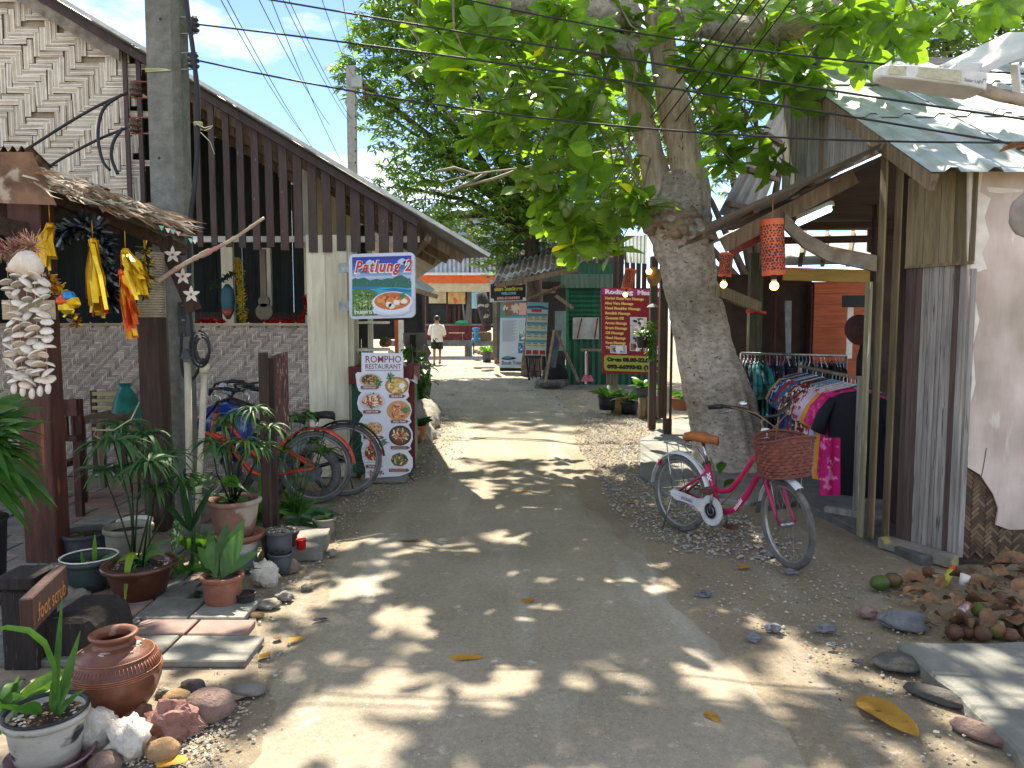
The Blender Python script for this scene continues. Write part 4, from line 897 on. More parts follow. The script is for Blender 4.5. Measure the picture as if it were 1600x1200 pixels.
m = MB(); a = P(258, 605+20, 5.0); m.tube([P(218, 628, 4.6), P(205, 655, 4.5), P(178, 672, 4.4), P(150, 672, 4.4), P(146, 680, 4.4), P(165, 690, 4.4), P(176, 686, 4.4)], .004, 5); m.build('dry_stalk', M('dry_stalk', '#b3a888', '#8f8466', 9), t)
# pillar with saucer and big terracotta pot of dry sedge
pl = G(378, 892)
st = thing('pot_stand', 'upturned blue-grey pot used as a plant stand', 'pot', pl)
m = MB(); m.lathe([(.001, .0), (.085, .0), (.095, .05), (.1, .15), (.105, .2), (.001, .2)], pl, 20); m.build('body', M('bluegrey_pot', '#7b8488', '#5a6468', 4, (1, 1, 2), .8, .2, spots=('#a8a294', 4, .58)), st)
m = MB(); m.lathe([(.001, .2), (.11, .2), (.15, .225), (.158, .25), (.15, .255), (.11, .232), (.001, .23)], pl, 24, .012); m.build('saucer', TERRA, st)
tp0 = pl+V(-.035, -.01, .235)
t = pot('scallop-rimmed terracotta pot raised on a grey stand', tp0, .165, .11, .24, TERRA2, rim=.016, wavy=.013)
s0 = tp0+V(0, 0, .21)
for (px, py, Y, n, L) in ((395, 640, 4.75, 16, .2), (345, 700, 4.8, 14, .22), (385, 690, 4.7, 16, .22), (350, 660, 4.95, 12, .18), (420, 668, 4.8, 12, .2), (365, 650, 4.85, 14, .22), (405, 700, 4.7, 14, .2), (330, 690, 4.8, 12, .2)):
    umbel(t, s0+V(jit(.06), jit(.06), 0), P(px, py, Y), n, L, SG+SG+DRY, .011)
for k in range(7): a = R.random()*6.28; strap(t, s0, (math.cos(a), math.sin(a), .7), .22, .03, LEAFM, .9, 5, (1.3, 1.3, .9))
for (px, py) in ((345, 735), (372, 728)): strap(t, s0+V(0, 0, .1), P(px, py, 4.6)-s0, .2, .09, LEAFM, .3, 5, (1.5, 1.7, 1.3), 'ov')
# dieffenbachia
db = G(300, 905)
t = thing('dieffenbachia', 'cream-speckled dieffenbachia beside the wooden post', 'plant', db)
m = MB(); m.tube([db, db+V(.02, 0, .3), db+V(.0, 0, .6)], [.014, .012, .01], 6); m.build('stem', LEAFD, t)
for px, py, L, W in ((355, 788, .26, .1), (330, 800, .24, .12), (275, 845, .2, .08), (385, 755, .24, .09), (300, 760, .2, .09), (318, 745, .25, .09)):
    b0 = db+V(0, .0, R.uniform(.4, .58)); e = P(px, py, 4.75); d = e-b0; strap(t, b0+d*.35, d+V(0, 0, .12), L*1.35, W*1.4, DIEFF, .7, 6, shape='ov', fold=.2)
    m = MB(); m.tube([b0, b0+d*.36+V(0, 0, .03)], .005, 5); m.build('petiole', LEAFM, t)
for k in range(3): strap(t, db+V(.0, 0, .3), (-.4+.5*k, -.5, 1), .55, .045, LEAFD, .15, 7, (.7, .8, .8))
# terracotta pot with broad leaves
tl = G(349, 952)
t = pot('orange terracotta pot with long ribbed green leaves', tl, .115, .088, .2, TERRA, rim=.012, soilz=.88)
s0 = tl+V(-.02, 0, .18)
for px, py, L, W in ((372, 815, .42, .1), (338, 850, .3, .1), (322, 862, .3, .1), (360, 858, .3, .08), (300, 905, .25, .06), (345, 880, .22, .06), (385, 890, .18, .05), (312, 845, .34, .07), (400, 900, .2, .03), (385, 800, .4, .08), (355, 808, .4, .075), (330, 818, .4, .07), (298, 850, .3, .06), (288, 880, .3, .05), (398, 850, .3, .05), (408, 875, .3, .045), (285, 900, .3, .045)):
    e = P(px, py, 4.3+jit(.1)); d = e-s0; strap(t, s0+V(jit(.03), jit(.03), 0), d, d.length*1.12, W*.95, LEAFM, .2, 7, mul((1, 1, .9), R.uniform(.55, 1.15)), 'la', fold=.2, wave=.05)
t = thing('spider_plant', 'low dark-leaved plant on the ground by the orange pot', 'plant', G(300, 945))
for k in range(16): a = R.random()*6.28; strap(t, G(300+R.uniform(-25, 25), 945+R.uniform(-8, 6)), (math.cos(a), math.sin(a), .8), R.uniform(.1, .2), .03, LEAFD, .7, 5, shape='la')
for k in range(3): m = MB(); m.blob(G(258+k*16, 948+k*3)+V(0, 0, .01), (.03, .03, .02), amp=.4, freq=4, seed=k); m.build('root_clump', M('roots', '#6d5a44', '#463828', 30, bump=1), t)
# black pots right of the stand
b1 = G(437, 872)
t = pot('black plastic tub filled with pale gravel', b1, .13, .1, .19, BLACKP, rim=.01, soilz=.93); pebbles(t, b1, .11, 170, [C('#b3ab98'), C('#8f887a'), C('#c9c4b8')], b1.z+.185, (.008, .018))
b2 = G(438, 892)
t = pot('black pot stacked on another in front of the gravel tub', b2+V(0, 0, .115), .088, .07, .15, GREYPOT, rim=.01, soilz=.9); pebbles(t, b2, .07, 80, [C('#b3ab98'), C('#8f887a')], b2.z+.26, (.006, .012))
t = pot('dusty grey pot at the bottom of the small stack', b2+V(.012, -.03, 0), .078, .065, .13, GREYPOT, rim=.008)
for k in range(5): strap(t, b2+V(.02, -.05, .12), (jit(1), -.3, .6), .16, .01, SEDGE, .8, 5, (.4, .4, .4))
t = pot('tiny black pot with peeling white paint', G(384, 952), .055, .04, .095, M('peeling_black', '#2c2d30', '#1c1d20', 8, spots=('#b8b8b8', 10, .6)), rim=.006)
t = pot('grey clay pot with a striped snake-like plant near the bicycles', G(507, 838), .085, .065, .14, M('clay_grey', '#8a8376', '#6a6459', 7), rim=.01)
s0 = G(490, 838)+V(0, .05, .1)
for k in range(18):
    a = R.random()*6.28; strap(t, s0+V(jit(.12), jit(.05), jit(.03)), (math.cos(a), math.sin(a)*.7, R.uniform(.3, 1.1)), R.uniform(.16, .28), .045, LEAFD, .6, 5, R.choice(((.8, .9, .8), (1, 1, .9), (3.2, 2.6, 1.8), (.7, .8, .7))), 'la')
for k in range(4): strap(t, s0+V(-.1+jit(.1), -.04, -.05), (-.4+jit(.3), -.3, .2), .18, .04, LEAFD, .9, 5, (1.6, 1.2, .8), 'la')
m = MB(); c0 = G(471, 853)+V(0, 0, .06); 
blk = MB(); g0, g1, g2, g3 = G(437, 876, .0), G(503, 876), G(517, 842), G(462, 840); zz = .09
blk.add([g0, g1, g2, g3]+[q+V(0, 0, zz) for q in (g0, g1, g2, g3)], [(4, 5, 6, 7), (0, 1, 5, 4), (1, 2, 6, 5), (2, 3, 7, 6), (3, 0, 4, 7)]); blk.build('concrete_block', CONC, None, 'flat pale concrete block beside the black pots', 'block', bevel=.006)
m.lathe([(.001, .0), (.028, 0), (.033, .065), (.035, .066), (.033, .07), (.028, .066), (.024, .01), (.001, .008)], G(471, 858, .09), 16); m.build('red_cup', GLOSSRED, None, 'small red plastic cup standing on the concrete block', 'cup')
# hanging fern leaves, far left
fb = P(-40, 800, 4.1)
t = thing('strap_leaf_plant', 'glossy strap-leaved plant spilling in at the left edge', 'plant', V(fb.x, 4.1, 0))
m = MB(); c0 = V(fb.x, 4.1, 0); m.lathe([(.001, 0), (.12, 0), (.15, .5), (.16, .52), (.15, .53), (.001, .5)], c0, 16); m.build('pot', BLACKP, t)
s0 = P(-45, 690, 4.1)
m = MB(); m.tube([V(fb.x, 4.1, .45), s0], [.03, .02], 7); m.build('stem', DWOOD, t)
for i in range(70):
    e = P(R.uniform(10, 82), R.uniform(600, 790), 4.1+jit(.25)); d = e-s0+V(0, 0, .06); L = min(d.length*1.1, .5)
    strap(t, s0+V(jit(.05), jit(.05), jit(.15)), d, L, .055, LEAFM, .35, 6, mul((.8, .95, .8), R.uniform(.6, 1.2)), 'la', fold=.25)
for i in range(10): 
    e = P(R.uniform(-20, 25), R.uniform(560, 640), 4.1+jit(.2)); strap(t, s0, e-s0, .36, .055, LEAFD, .3, 6, mul((1, 1.05, .95), R.uniform(.9, 1.5)), 'la')
# ------------------------------------------------------------------ front corner: lettered post, jar, pot, shells, stones
sg = thing('lettered_post', 'black post with a slanted plank carved foot scrub', 'sign', V(P(40, 1090, 3.25).x, 3.25, 0))
BLKW = M('charred_wood', '#2e2623', '#1a1513', 5, (6, 6, .8), .8, .6, spots=('#4a4542', 14, .64))
a, b = P(2, 1000, 3.38), P(56, 1000, 3.38); m = MB(); m.box((a.x, 3.38, 0), (b.x, 3.56, P(40, 925, 3.38).z)); m.build('post', BLKW, sg, bevel=.01)
m = MB(); m.box((a.x-.002, 3.365, P(40, 922, 3.38).z), (b.x+.01, 3.54, P(40, 900, 3.38).z)); m.build('cap', BLKW, sg, bevel=.008)
pa0, pb0 = P(50, 950, 3.12), P(106, 908, 3.54); m = MB(); dirp = (pb0-pa0); dirp.z = 0; dl = dirp.length; dirp.normalize(); nrm = V(dirp.y, -dirp.x, 0)
za, zb, zc, zd = P(50, 990, 3.12).z, P(50, 935, 3.12).z, P(106, 942, 3.95).z, P(106, 872, 3.95).z
A = V(pa0.x, 3.12, 0); B = V(pb0.x, 3.54, 0); th = nrm*-.05
z0, z1 = (za+zc)/2, (zb+zd)/2
z0, z1 = za, zb+.0
zc, zd = z0+.01, z1+.01
q = [A+V(0, 0, z0), B+V(0, 0, zc), B+V(0, 0, zd), A+V(0, 0, z1)]
m.add(q+[p+th for p in q], [(0, 1, 2, 3), (7, 6, 5, 4), (0, 4, 5, 1), (1, 5, 6, 2), (2, 6, 7, 3), (3, 7, 4, 0)]); m.build('plank', M('carved_plank', '#4a2f26', '#2f1e19', 5, (6, 6, .8), .8, .5), sg, bevel=.006)
m = MB(); bd = Board(m, A+V(0, 0, z0), B-A, V(0, 0, 1), .002); bd.text('.foot scrub', dl*.1, (z1-z0)*.22, (z1-z0)*.7, C('#a8703c'), 1.2, .0012, 0, fit=dl*.8); m.build('lettering', PRINT, sg, kind='stuff')
bk = MB(); a, b = P(68, 1080, 3.45), P(156, 1080, 3.45); zt = P(100, 968, 3.45).z; w = b.x-a.x
pr2 = [(0, 0), (w, 0), (w, zt*.45), (w*.93, zt*.8), (w*.78, zt), (0, zt*.98)]; n = len(pr2)
bk.add([V(a.x+x, 3.45, z) for x, z in pr2]+[V(a.x+x, 3.8, z) for x, z in pr2], [tuple(range(n)), tuple(range(2*n-1, n-1, -1))]+[(i, i+n, (i+1) % n+n, (i+1) % n) for i in range(n)]); bk.build('black_bench_end', BLKW, None, 'rounded black wooden block behind the clay jar', 'block', bevel=.02)
jl = G(183, 1117); jr = .178
t = thing('clay_jar', 'big round brown clay jar with incised bands', 'jar', jl)
JAR = M('jar_clay', '#8f5c44', '#5f3828', 4, rough=.45, bump=.25, spots=('#b08a74', 9, .62), coat=.1, dirt=.3)
prof = [(.001, 0), (.085, 0), (.11, .03), (.15, .09), (.172, .15), (.176, .19), (.165, .235), (.14, .268), (.105, .292), (.078, .302), (.074, .315), (.082, .328), (.09, .334), (.092, .343), (.085, .348), (.072, .345), (.064, .335), (.062, .31), (.1, .28), (.15, .2), (.1, .04), (.001, .02)]
fine = []
for (r0, z0_), (r1, z1_) in zip(prof, prof[1:]):
    for k in range(3): s_ = k/3; fine.append((r0+(r1-r0)*s_, z0_+(z1_-z0_)*s_))
m = MB(); m.lathe([(r-(.0022 if (i % 2 and .17 < z < .29 and i < 42) else 0), z) for i, (r, z) in enumerate(fine)], jl, 40); m.build('body', JAR, t)
m = MB()
for z, r in ((.195, .1765), (.202, .175), (.21, .1735), (.262, .1465)): m.tube([jl+V(r*math.cos(k*.1745), r*math.sin(k*.1745), z) for k in range(37)], .0028, 4, cap=False)
m.build('incised_band', M('jar_band', '#a8694c', '#7a452e', 9, rough=.5), t)
m = MB()
for k in range(70): a = k/70*6.28; m.tube([jl+V(math.cos(a)*.172, math.sin(a)*.172, .222), jl+V(math.cos(a)*.158, math.sin(a)*.158, .25)], .0016, 3)
m.build('comb_marks', MATS['jar_band'], t, kind='stuff')
m = MB()
for k in range(13): a = R.random()*6.28; d = R.uniform(.08, .105); m.blob(jl+V(math.cos(a)*d, math.sin(a)*d, .299-(d-.08)*.5), (R.uniform(.008, .024), .012, .003), 6, 4, .4, 3, k)
m.build('lime_crust', M('lime_crust', '#b8aca2', '#8f8078', 30), t)
wl0 = G(80, 1196)
t = thing('pot_saucer', 'mauve plastic saucer under the worn white pot', 'saucer', wl0); m = MB(); m.lathe([(.001, .0), (.11, .0), (.142, .045), (.15, .047), (.145, .053), (.11, .012), (.001, .01)], wl0, 26); m.build('dish', MAUVE, t)
wp = wl0+V(-.008, 0, .014)
t = pot('worn white and black pot with strap leaves in the front corner', wp, .138, .1, .19, WORNPOT, rim=.012, soilz=.9, n=28)
m = MB(); m.lathe([(.136, .192), (.141, .196), (.14, .2), (.127, .2), (.125, .19)], wp, 28); m.build('black_rim', BLACKP, t)
pebbles(t, wp, .11, 160, [C('#8a6a48'), C('#5f4630'), C('#b89a74'), C('#d8d4cc')], wp.z+.178, (.006, .016), 'bark_chips')
s0 = wp+V(.035, .0, .17); Yp = wl0.y
for px, py, W, dr, dy in ((101, 930, .028, .0, .03), (125, 985, .036, .02, .05), (92, 1040, .042, .0, -.02), (118, 1055, .03, .1, 0), (136, 1048, .022, .4, .06), (108, 1100, .03, .0, -.03)):
    e = P(px, py, Yp+dy); d = e-s0; strap(t, s0+V(jit(.015), jit(.015), 0), d, d.length, W, LEAFM, dr, 7, mul((1, 1.05, .9), R.uniform(.95, 1.35)), 'st', fold=.35)
s1 = wp+V(-.02, 0, .17); e = P(70, 1000, Yp)
m = MB(); m.smooth = True; m.col = (1.5, 1.5, .9)      # arching leaf to the left edge
arc = [(88, 1085), (84, 1040), (70, 1005), (45, 985), (10, 980), (-30, 990)]; pp = [P(x, y, Yp-.02*i) for i, (x, y) in enumerate(arc)]
vs = []
for i, p in enumerate(pp): w = .014*(1.1-.12*i); vs += [p+V(-w*.6, .0, -w), p+V(0, -.006, 0), p+V(w*.6, 0, w)]
m.add(vs, [f for i in range(5) for f in ((3*i, 3*i+1, 3*i+4, 3*i+3), (3*i+1, 3*i+2, 3*i+5, 3*i+4))]); m.build('leaf', LEAFM, t)
for px, py, W, dr in ((-10, 1150, .03, .4), (-5, 1060, .03, .8), (15, 1075, .06, .6), (-20, 1110, .03, .3)):
    d = P(px, py, Yp-.05)-s1; strap(t, s1, d+V(0, 0, .08), d.length*1.1, W, LEAFM, dr, 7, (1.2, 1.25, .8), 'la')
# shells
def conch(loc, r, lab, seed, rz=0):
    m = MB(); m.smooth = True; nu, nv = 22, 12; vs = []
    for i in range(nv+1):
        for j in range(nu):
            th = math.pi*i/nv; ph = 6.283*j/nu; d = V(math.sin(th)*math.cos(ph), math.sin(th)*math.sin(ph), math.cos(th))
            rr_ = 1+.55*max(0, math.sin(ph*5+th*3))**6*(math.sin(th)**2)+.16*mnoise.noise(d*4+V(seed, 0, 0))+.06*math.sin(th*14)
            q = V(d.x*r*rr_*1.05, d.y*r*rr_*.8, d.z*r*rr_*1.05); vs.append(Matrix.Rotation(.9, 3, 'Y') @ q+V(0, 0, r*.8))
    m.col = C('#d3cdc2'); m.add([Matrix.Rotation(rz, 3, 'Z') @ p+loc for p in vs], [(i*nu+j, i*nu+(j+1) % nu, (i+1)*nu+(j+1) % nu, (i+1)*nu+j) for i in range(nv) for j in range(nu)])
    return m.build('conch_shell', M('conch', (1, 1, 1), (.72, .68, .63), 30, rough=.7, bump=.6, bscale=60, vc=True), None, lab, 'shell', 'white spiny conch shells')
conch(G(152, 1166), .075, 'spiny white conch shell leaning on the jar', 1, .4); conch(G(203, 1178), .075, 'broad ribbed white conch shell in front of the jar', 5, 2.0); conch(G(415, 912), .075, 'spiny white conch shell between the pot stand and black pots', 9, .8)
ROCKM = {c: M('rock_'+c, h, None, 16, rough=.92, bump=.9, bscale=45, dirt=.35, spots=(mul(C(h), .5), 30, .66)) for c, h in (('pink', '#9c746a'), ('rose', '#8f786e'), ('tan', '#b08f68'), ('grey', '#8a867e'), ('dark', '#5d5a56'), ('coral', '#9a9488'), ('slate', '#84868a'))}
def rock(px, py, r, kind, lab, seed, z=0, amp=.35, rz=0, fq=1.6, sm=True):
    m = MB(); c0 = G(px, py, z); m.blob(c0+V(0, 0, r[2]*.5), r, 26, 16, amp, fq, seed, Matrix.Rotation(rz, 3, 'Z'), True, sm); m.v = [tuple(Vector(p)+(Vector(p)-c0).normalized()*(.05*min(r)*mnoise.noise(Vector(p)*45)+.07*min(r)*mnoise.noise(Vector(p)*22))) for p in m.v]; return m.build('rock', ROCKM[kind], None, lab, 'rock')
rock(325, 1120, (.105, .08, .075), 'rose', 'large smooth rosy boulder right of the clay jar', 1, amp=.12, rz=.4)
rock(270, 1146, (.1, .075, .085), 'pink', 'angular pink rock in front of the jar', 2, amp=.5, fq=2.2, sm=False)
rock(213, 1128, (.05, .05, .05), 'pink', 'small pink rock between the jar and the shell', 3, amp=.5, sm=False)
rock(254, 1182, (.06, .05, .045), 'tan', 'rounded tan pebble below the pink rock', 4, amp=.1)
rock(275, 1094, (.06, .045, .03), 'tan', 'flat cream stone against the right side of the jar', 5, amp=.12)
rock(300, 1082, (.06, .04, .035), 'dark', 'dark cracked stone behind the rosy boulder', 6, amp=.4)
rock(258, 1092, (.045, .03, .03), 'coral', 'pale lumpy stone touching the jar', 7, amp=.4)
rock(180, 955, (.05, .045, .045), 'coral', 'pitted coral lump on the paving', 8, amp=.5, fq=4)
rock(217, 948, (.085, .05, .035), 'dark', 'long dark stone below the glazed bowl', 9, amp=.15)
rock(120, 940, (.09, .06, .06), 'coral', 'pale pitted stone left of the green pot', 10, amp=.4)
rock(240, 1162, (.02, .018, .018), 'tan', 'tiny tan pebble beside the broad shell', 11, amp=.1)
rock(165, 1200, (.06, .05, .04), 'rose', 'brownish stone at the bottom edge below the shells', 12, amp=.15)
rock(390, 1080, (.07, .06, .02), 'grey', 'flat grey stone sunk in the sand near the paving', 13, amp=.2)
rock(455, 892, (.06, .05, .05), 'rose', 'pinkish stone under the concrete block', 14, amp=.2)
rock(480, 940-20, (.035, .03, .02), 'grey', 'small grey stone beside the dusty pot', 15, amp=.3)
rock(420, 948, (.07, .05, .03), 'coral', 'pale broken stone in front of the conch by the pots', 16, amp=.4, sm=False)
rock(445, 937, (.05, .04, .035), 'grey', 'blocky grey stone below the stacked black pots', 17, amp=.4, sm=False)
rock(400, 965, (.04, .03, .02), 'tan', 'flat tan stone right of the tiny black pot', 18, amp=.3)
rock(150, 950, (.03, .03, .03), 'dark', 'small dark stone beside the coral lump', 19, amp=.4)
rock(520, 868, (.035, .03, .03), 'coral', 'pale stone at the far corner of the concrete block', 20, amp=.3)
# ------------------------------------------------------------------ bicycles
PINK = M('pink_enamel', '#bd1c5a', '#9c164a', 6, rough=.38, bump=.08, coat=.2, dirt=.3, spots=('#8f7068', 30, .7)); ORANGE = M('orange_enamel', '#d63a1c', '#b02a12', 9, rough=.35, bump=.03, coat=.3)
BLKE = M('black_enamel', '#1c1d20', '#121315', 9, rough=.4, bump=.03); WHTE = M('white_enamel', '#d8dade', '#b8babe', 9, rough=.4, bump=.05, dirt=.15)
DUSTY = M('dusty_tyre', '#6d6a66', '#4a4846', 12, rough=.95, bump=.3); RIMM = M('rim_metal', '#a5a4a0', '#82817e', 9, rough=.4, metal=.6, bump=.05); SPOKE = M('spoke', '#8f8d88', '#6f6d68', 9, rough=.4, metal=.7, bump=0)
WICK = M('wicker', (1, 1, 1), (.75, .72, .7), 25, rough=.6, bump=.3, vc=True); TAN = M('tan_leather', '#a8642f', '#82461c', 8, rough=.38, bump=.12)
def ring(m, c, r, t, ax, n=44, k=8, flat=1):
    x = Vector((1, 0, 0)); a = Vector(ax).normalized(); u = a.orthogonal().normalized(); v = a.cross(u); vs = []
    for i in range(n):
        p = 6.28318*i/n; d = u*math.cos(p)+v*math.sin(p)
        for j in range(k): q = 6.28318*j/k; vs.append(Vector(c)+d*(r+t*math.cos(q))+a*(t*flat*math.sin(q)))
    m.add(vs, [(i*k+j, i*k+(j+1) % k, ((i+1) % n)*k+(j+1) % k, ((i+1) % n)*k+j) for i in range(n) for j in range(k)], True)
def wheel(root, c, r, ax, tmat=None, spokes=28, tw=.021):
    w = MB(); ring(w, c, r-tw, tw, ax); w = w.build('wheel', tmat or DUSTY, root)
    m = MB(); ring(m, c, r-tw*2.1, .012, ax, k=6, flat=1.1); m.build('rim', RIMM, w)
    m = MB(); a = Vector(ax).normalized(); u = a.orthogonal().normalized(); v = a.cross(u)
    for i in range(spokes):
        p = 6.28318*i/spokes; s = 1 if i % 2 else -1; q = p+(.6 if (i//2) % 2 else -.6)
        m.tube([Vector(c)+a*(.03*s)+(u*math.cos(q)+v*math.sin(q))*.022, Vector(c)+(u*math.cos(p)+v*math.sin(p))*(r-tw*2.6)], .0014, 4, cap=False)
    m.build('spokes', SPOKE, w, kind='stuff')
    m = MB(); m.tube([Vector(c)-a*.05, Vector(c)-a*.035, Vector(c)+a*.035, Vector(c)+a*.05], [.01, .022, .022, .01], 10); m.build('hub', STEEL, w); return w
def arc(c, r, a0, a1, n, side=0): return [V(c[0]+r*math.cos(rad(a0+(a1-a0)*i/n)), side, c[2]+r*math.sin(rad(a0+(a1-a0)*i/n))) for i in range(n+1)]
def fender(root, c, r, a0, a1, mat, w=.03, name='mudguard', rot=None):
    m = MB(); n = 22; vs = []
    for i in range(n+1):
        a = rad(a0+(a1-a0)*i/n); d = V(math.cos(a), 0, math.sin(a))
        for k, (y, o) in enumerate(((-w, -.012), (-w*.7, .002), (0, .006), (w*.7, .002), (w, -.012))): vs.append(V(*c)+d*(r+o)+V(0, y, 0))
    if rot: vs = [rot(p) for p in vs]
    m.add(vs, [(5*i+j, 5*i+j+1, 5*i+6+j, 5*i+5+j) for i in range(n) for j in range(4)], True); return m.build(name, mat, root)
def tubep(root, name, pts, r, mat, n=10, flat=1): m = MB(); m.tube(pts, r, n, flat=flat); return m.build(name, mat, root)
def city_bike(label, fr, fm, guard=True, basket=True, steer=0, wb=1.02, r=.29, group=None):
    t = thing('bicycle', label, 'bicycle', (0, 0, 0), group)
    ra, fa = V(0, 0, r), V(wb, 0, r); bb = V(.40, 0, .25); st = V(.27, 0, .56); hd0, hd1 = V(wb-.17, 0, .60), V(wb-.215, 0, .80)
    wheel(t, ra, r, (0, 1, 0))
    tubep(t, 'seat_tube', [bb, st], .019, fr); tubep(t, 'head_tube', [hd0, hd1], .024, fr)
    tubep(t, 'down_tube', [bb, V(.47, 0, .245), V(.56, 0, .29), V(.66, 0, .42), V(.74, 0, .55), hd0+V(-.0, 0, .03)], .021, fr)
    tubep(t, 'top_tube', [V(.345, 0, .40), V(.42, 0, .385), V(.5, 0, .41), V(.6, 0, .52), V(.7, 0, .66), hd1+V(0, 0, -.03)], .019, fr)
    for s in (-1, 1):
        tubep(t, 'chain_stay', [ra+V(0, s*.06, 0), bb+V(-.03, s*.03, 0)], .011, fr); tubep(t, 'seat_stay', [ra+V(0, s*.06, 0), V(.285, s*.02, .5)], .010, fr)
    tubep(t, 'seat_post', [st, V(.225, 0, .72)], .013, CHROME)
    m = MB(); m.smooth = True; vs = []; sec = [(-.02, .045, .0), (0, .085, .02), (.06, .092, .028), (.12, .07, .022), (.18, .038, .016), (.25, .024, .02), (.275, .012, .012)]   # saddle
    for (x, w, z) in sec: vs += [V(.10+x, yy*w, .715+z+zz) for yy, zz in ((-1, 0), (-.8, .035), (0, .042), (.8, .035), (1, 0), (.7, -.02), (-.7, -.02))]
    k = 7; m.add(vs, [(i*k+j, i*k+(j+1) % k, (i+1)*k+(j+1) % k, (i+1)*k+j) for i in range(len(sec)-1) for j in range(k)]+[tuple(range(k-1, -1, -1)), tuple(range((len(sec)-1)*k, len(sec)*k))]); m.build('saddle', TAN if guard else BLACKP, t)
    fender(t, ra, r+.025, 20, 175, fm)
    # steered front assembly
    piv = V(hd0.x, 0, 0); ax = (hd1-hd0).normalized(); Rm = Matrix.Rotation(steer, 3, ax)
    def S(p): return Rm @ (Vector(p)-hd0)+hd0
    wheel(t, S(fa), r, Rm @ V(0, 1, 0))
    for s in (-1, 1): tubep(t, 'fork_blade', [S(hd0+V(0, s*.018, -.02)), S(hd0+V(.03, s*.055, -.07)), S(V(wb-.05, s*.055, r+.08)), S(fa+V(0, s*.05, 0))], [.017, .016, .012, .010], fr)
    fender(t, fa, r+.022, 60, 165, fm, rot=S)
    tubep(t, 'stem', [S(hd1), S(hd1+V(-.04, 0, .13)), S(hd1+V(.02, 0, .17))], .013, CHROME)
    hb = hd1+V(.02, 0, .17)
    bars = [S(hb+V(-.22, -.29, .06)), S(hb+V(-.1, -.25, .075)), S(hb+V(.0, -.16, .06)), S(hb+V(.02, -.06, .0)), S(hb+V(.02, .06, .0)), S(hb+V(0, .16, .06)), S(hb+V(-.1, .25, .075)), S(hb+V(-.22, .29, .06))]
    tubep(t, 'handlebar', bars, .011, BLKE)
    for s in (-1, 1): tubep(t, 'grip', [S(hb+V(-.23, s*.293, .058)), S(hb+V(-.12, s*.257, .075))], .017, BLACKP)
    for s in (-1, 1): tubep(t, 'brake_lever', [S(hb+V(-.06, s*.23, .05)), S(hb+V(-.13, s*.24, .03)), S(hb+V(-.18, s*.25, .02))], .006, STEEL)
    if basket:
        m = MB(); c0 = hd1+V(.2, 0, -.07); lv = []
        rows = 11; N = 40
        def bp_(a, z):
            q = 1+.18*z; ex = .115*q; ey = .155*q; cx, sy = math.cos(a), math.sin(a); p = 3.2
            den = (abs(cx)**p+abs(sy)**p)**(-1/p); return V(c0.x+cx*den*ex, sy*den*ey, c0.z-.11+.24*z+(.02*math.cos(2*a) if z > .95 else 0))
        for i in range(rows):
            for j in range(N):
                z0_, z1_ = i/rows, (i+.86)/rows; a0, a1 = 6.28318*j/N, 6.28318*(j+1)/N; o = .006*(1 if (i+j//1) % 2 else -1)
                A_, B_, C_, D_ = bp_(a0, z0_), bp_(a1, z0_), bp_(a1, z1_), bp_(a0, z1_); n_ = V(math.cos((a0+a1)/2), math.sin((a0+a1)/2), 0)*o; mid0, mid1 = (A_+B_)/2+n_, (C_+D_)/2+n_
                m.col = mul(C('#7a4438'), R.uniform(.75, 1.2)); m.add([S(q) for q in (A_, mid0, B_, C_, mid1, D_)], [(0, 1, 4, 5), (1, 2, 3, 4)])
        wv = m.build('basket', WICK, t, kind='stuff')
        m = MB(); ring_pts = [S(bp_(6.28318*j/N, 1.0)) for j in range(N+1)]; m.col = C('#6a3a30'); m.tube(ring_pts, .010, 6, cap=False); m.tube([S(bp_(6.28318*j/N, 0)) for j in range(N+1)], .008, 6, cap=False)
        m.build('basket_rim', WICK, wv)
        m = MB(); m.col = C('#4a2a24'); m.add([S(bp_(6.28318*j/N, 0)) for j in range(N)], [tuple(range(N))]); m.build('basket_floor', WICK, wv)
        for s in (-1, 1): tubep(t, 'basket_stay', [S(fa+V(0, s*.06, 0)), S(c0+V(.02, s*.12, -.1))], .004, STEEL, 5)
    if guard:
        m = MB(); sh = [(-.045, .02), (.0, .045), (.1, .035), (.25, .01), (.33, .02), (.37, .06)]; ring_c = bb
        out = [(ra.x-.02, r-.005), (ra.x-.0, r+.04), (.12, r+.035), (.25, r+.02), (.32, r+.03), (.36, r+.065)]
        out += [(bb.x+.105*math.cos(rad(a)), bb.z+.105*math.sin(rad(a))) for a in range(100, -150, -18)]
        out += [(.30, bb.z-.03), (.24, bb.z-.0), (.14, r-.03), (.04, r-.03)]
        n = len(out); y0 = -.072
        m.add([V(x, y0, z) for x, z in out]+[V(x, y0-.012, z) for x, z in out], [tuple(range(n)), tuple(range(2*n-1, n-1, -1))]+[(i, (i+1) % n, (i+1) % n+n, i+n) for i in range(n)]); cg = m.build('chain_guard', WHTE, t)
        m = MB(); m.disc(bb+V(0, y0-.014, 0), .058, 24, (0, -1, 0)); m.build('guard_hole', BLKE, cg)
        m = MB(); ring(m, bb+V(0, y0-.014, 0), .055, .004, (0, 1, 0), 30, 6); ring(m, bb+V(0, y0-.014, 0), .03, .004, (0, 1, 0), 24, 6); m.build('chainring', STEEL, cg)
        m = MB(); bd = Board(m, V(.10, y0-.0135, r-.012), V(1, 0, -.08), V(.08, 0, 1), .0008); bd.text('misaki', 0, 0, .042, C('#4a4c58'), 1, .0006, .1, space=1.1)
        m.build('lettering', PRINT, cg, kind='stuff')
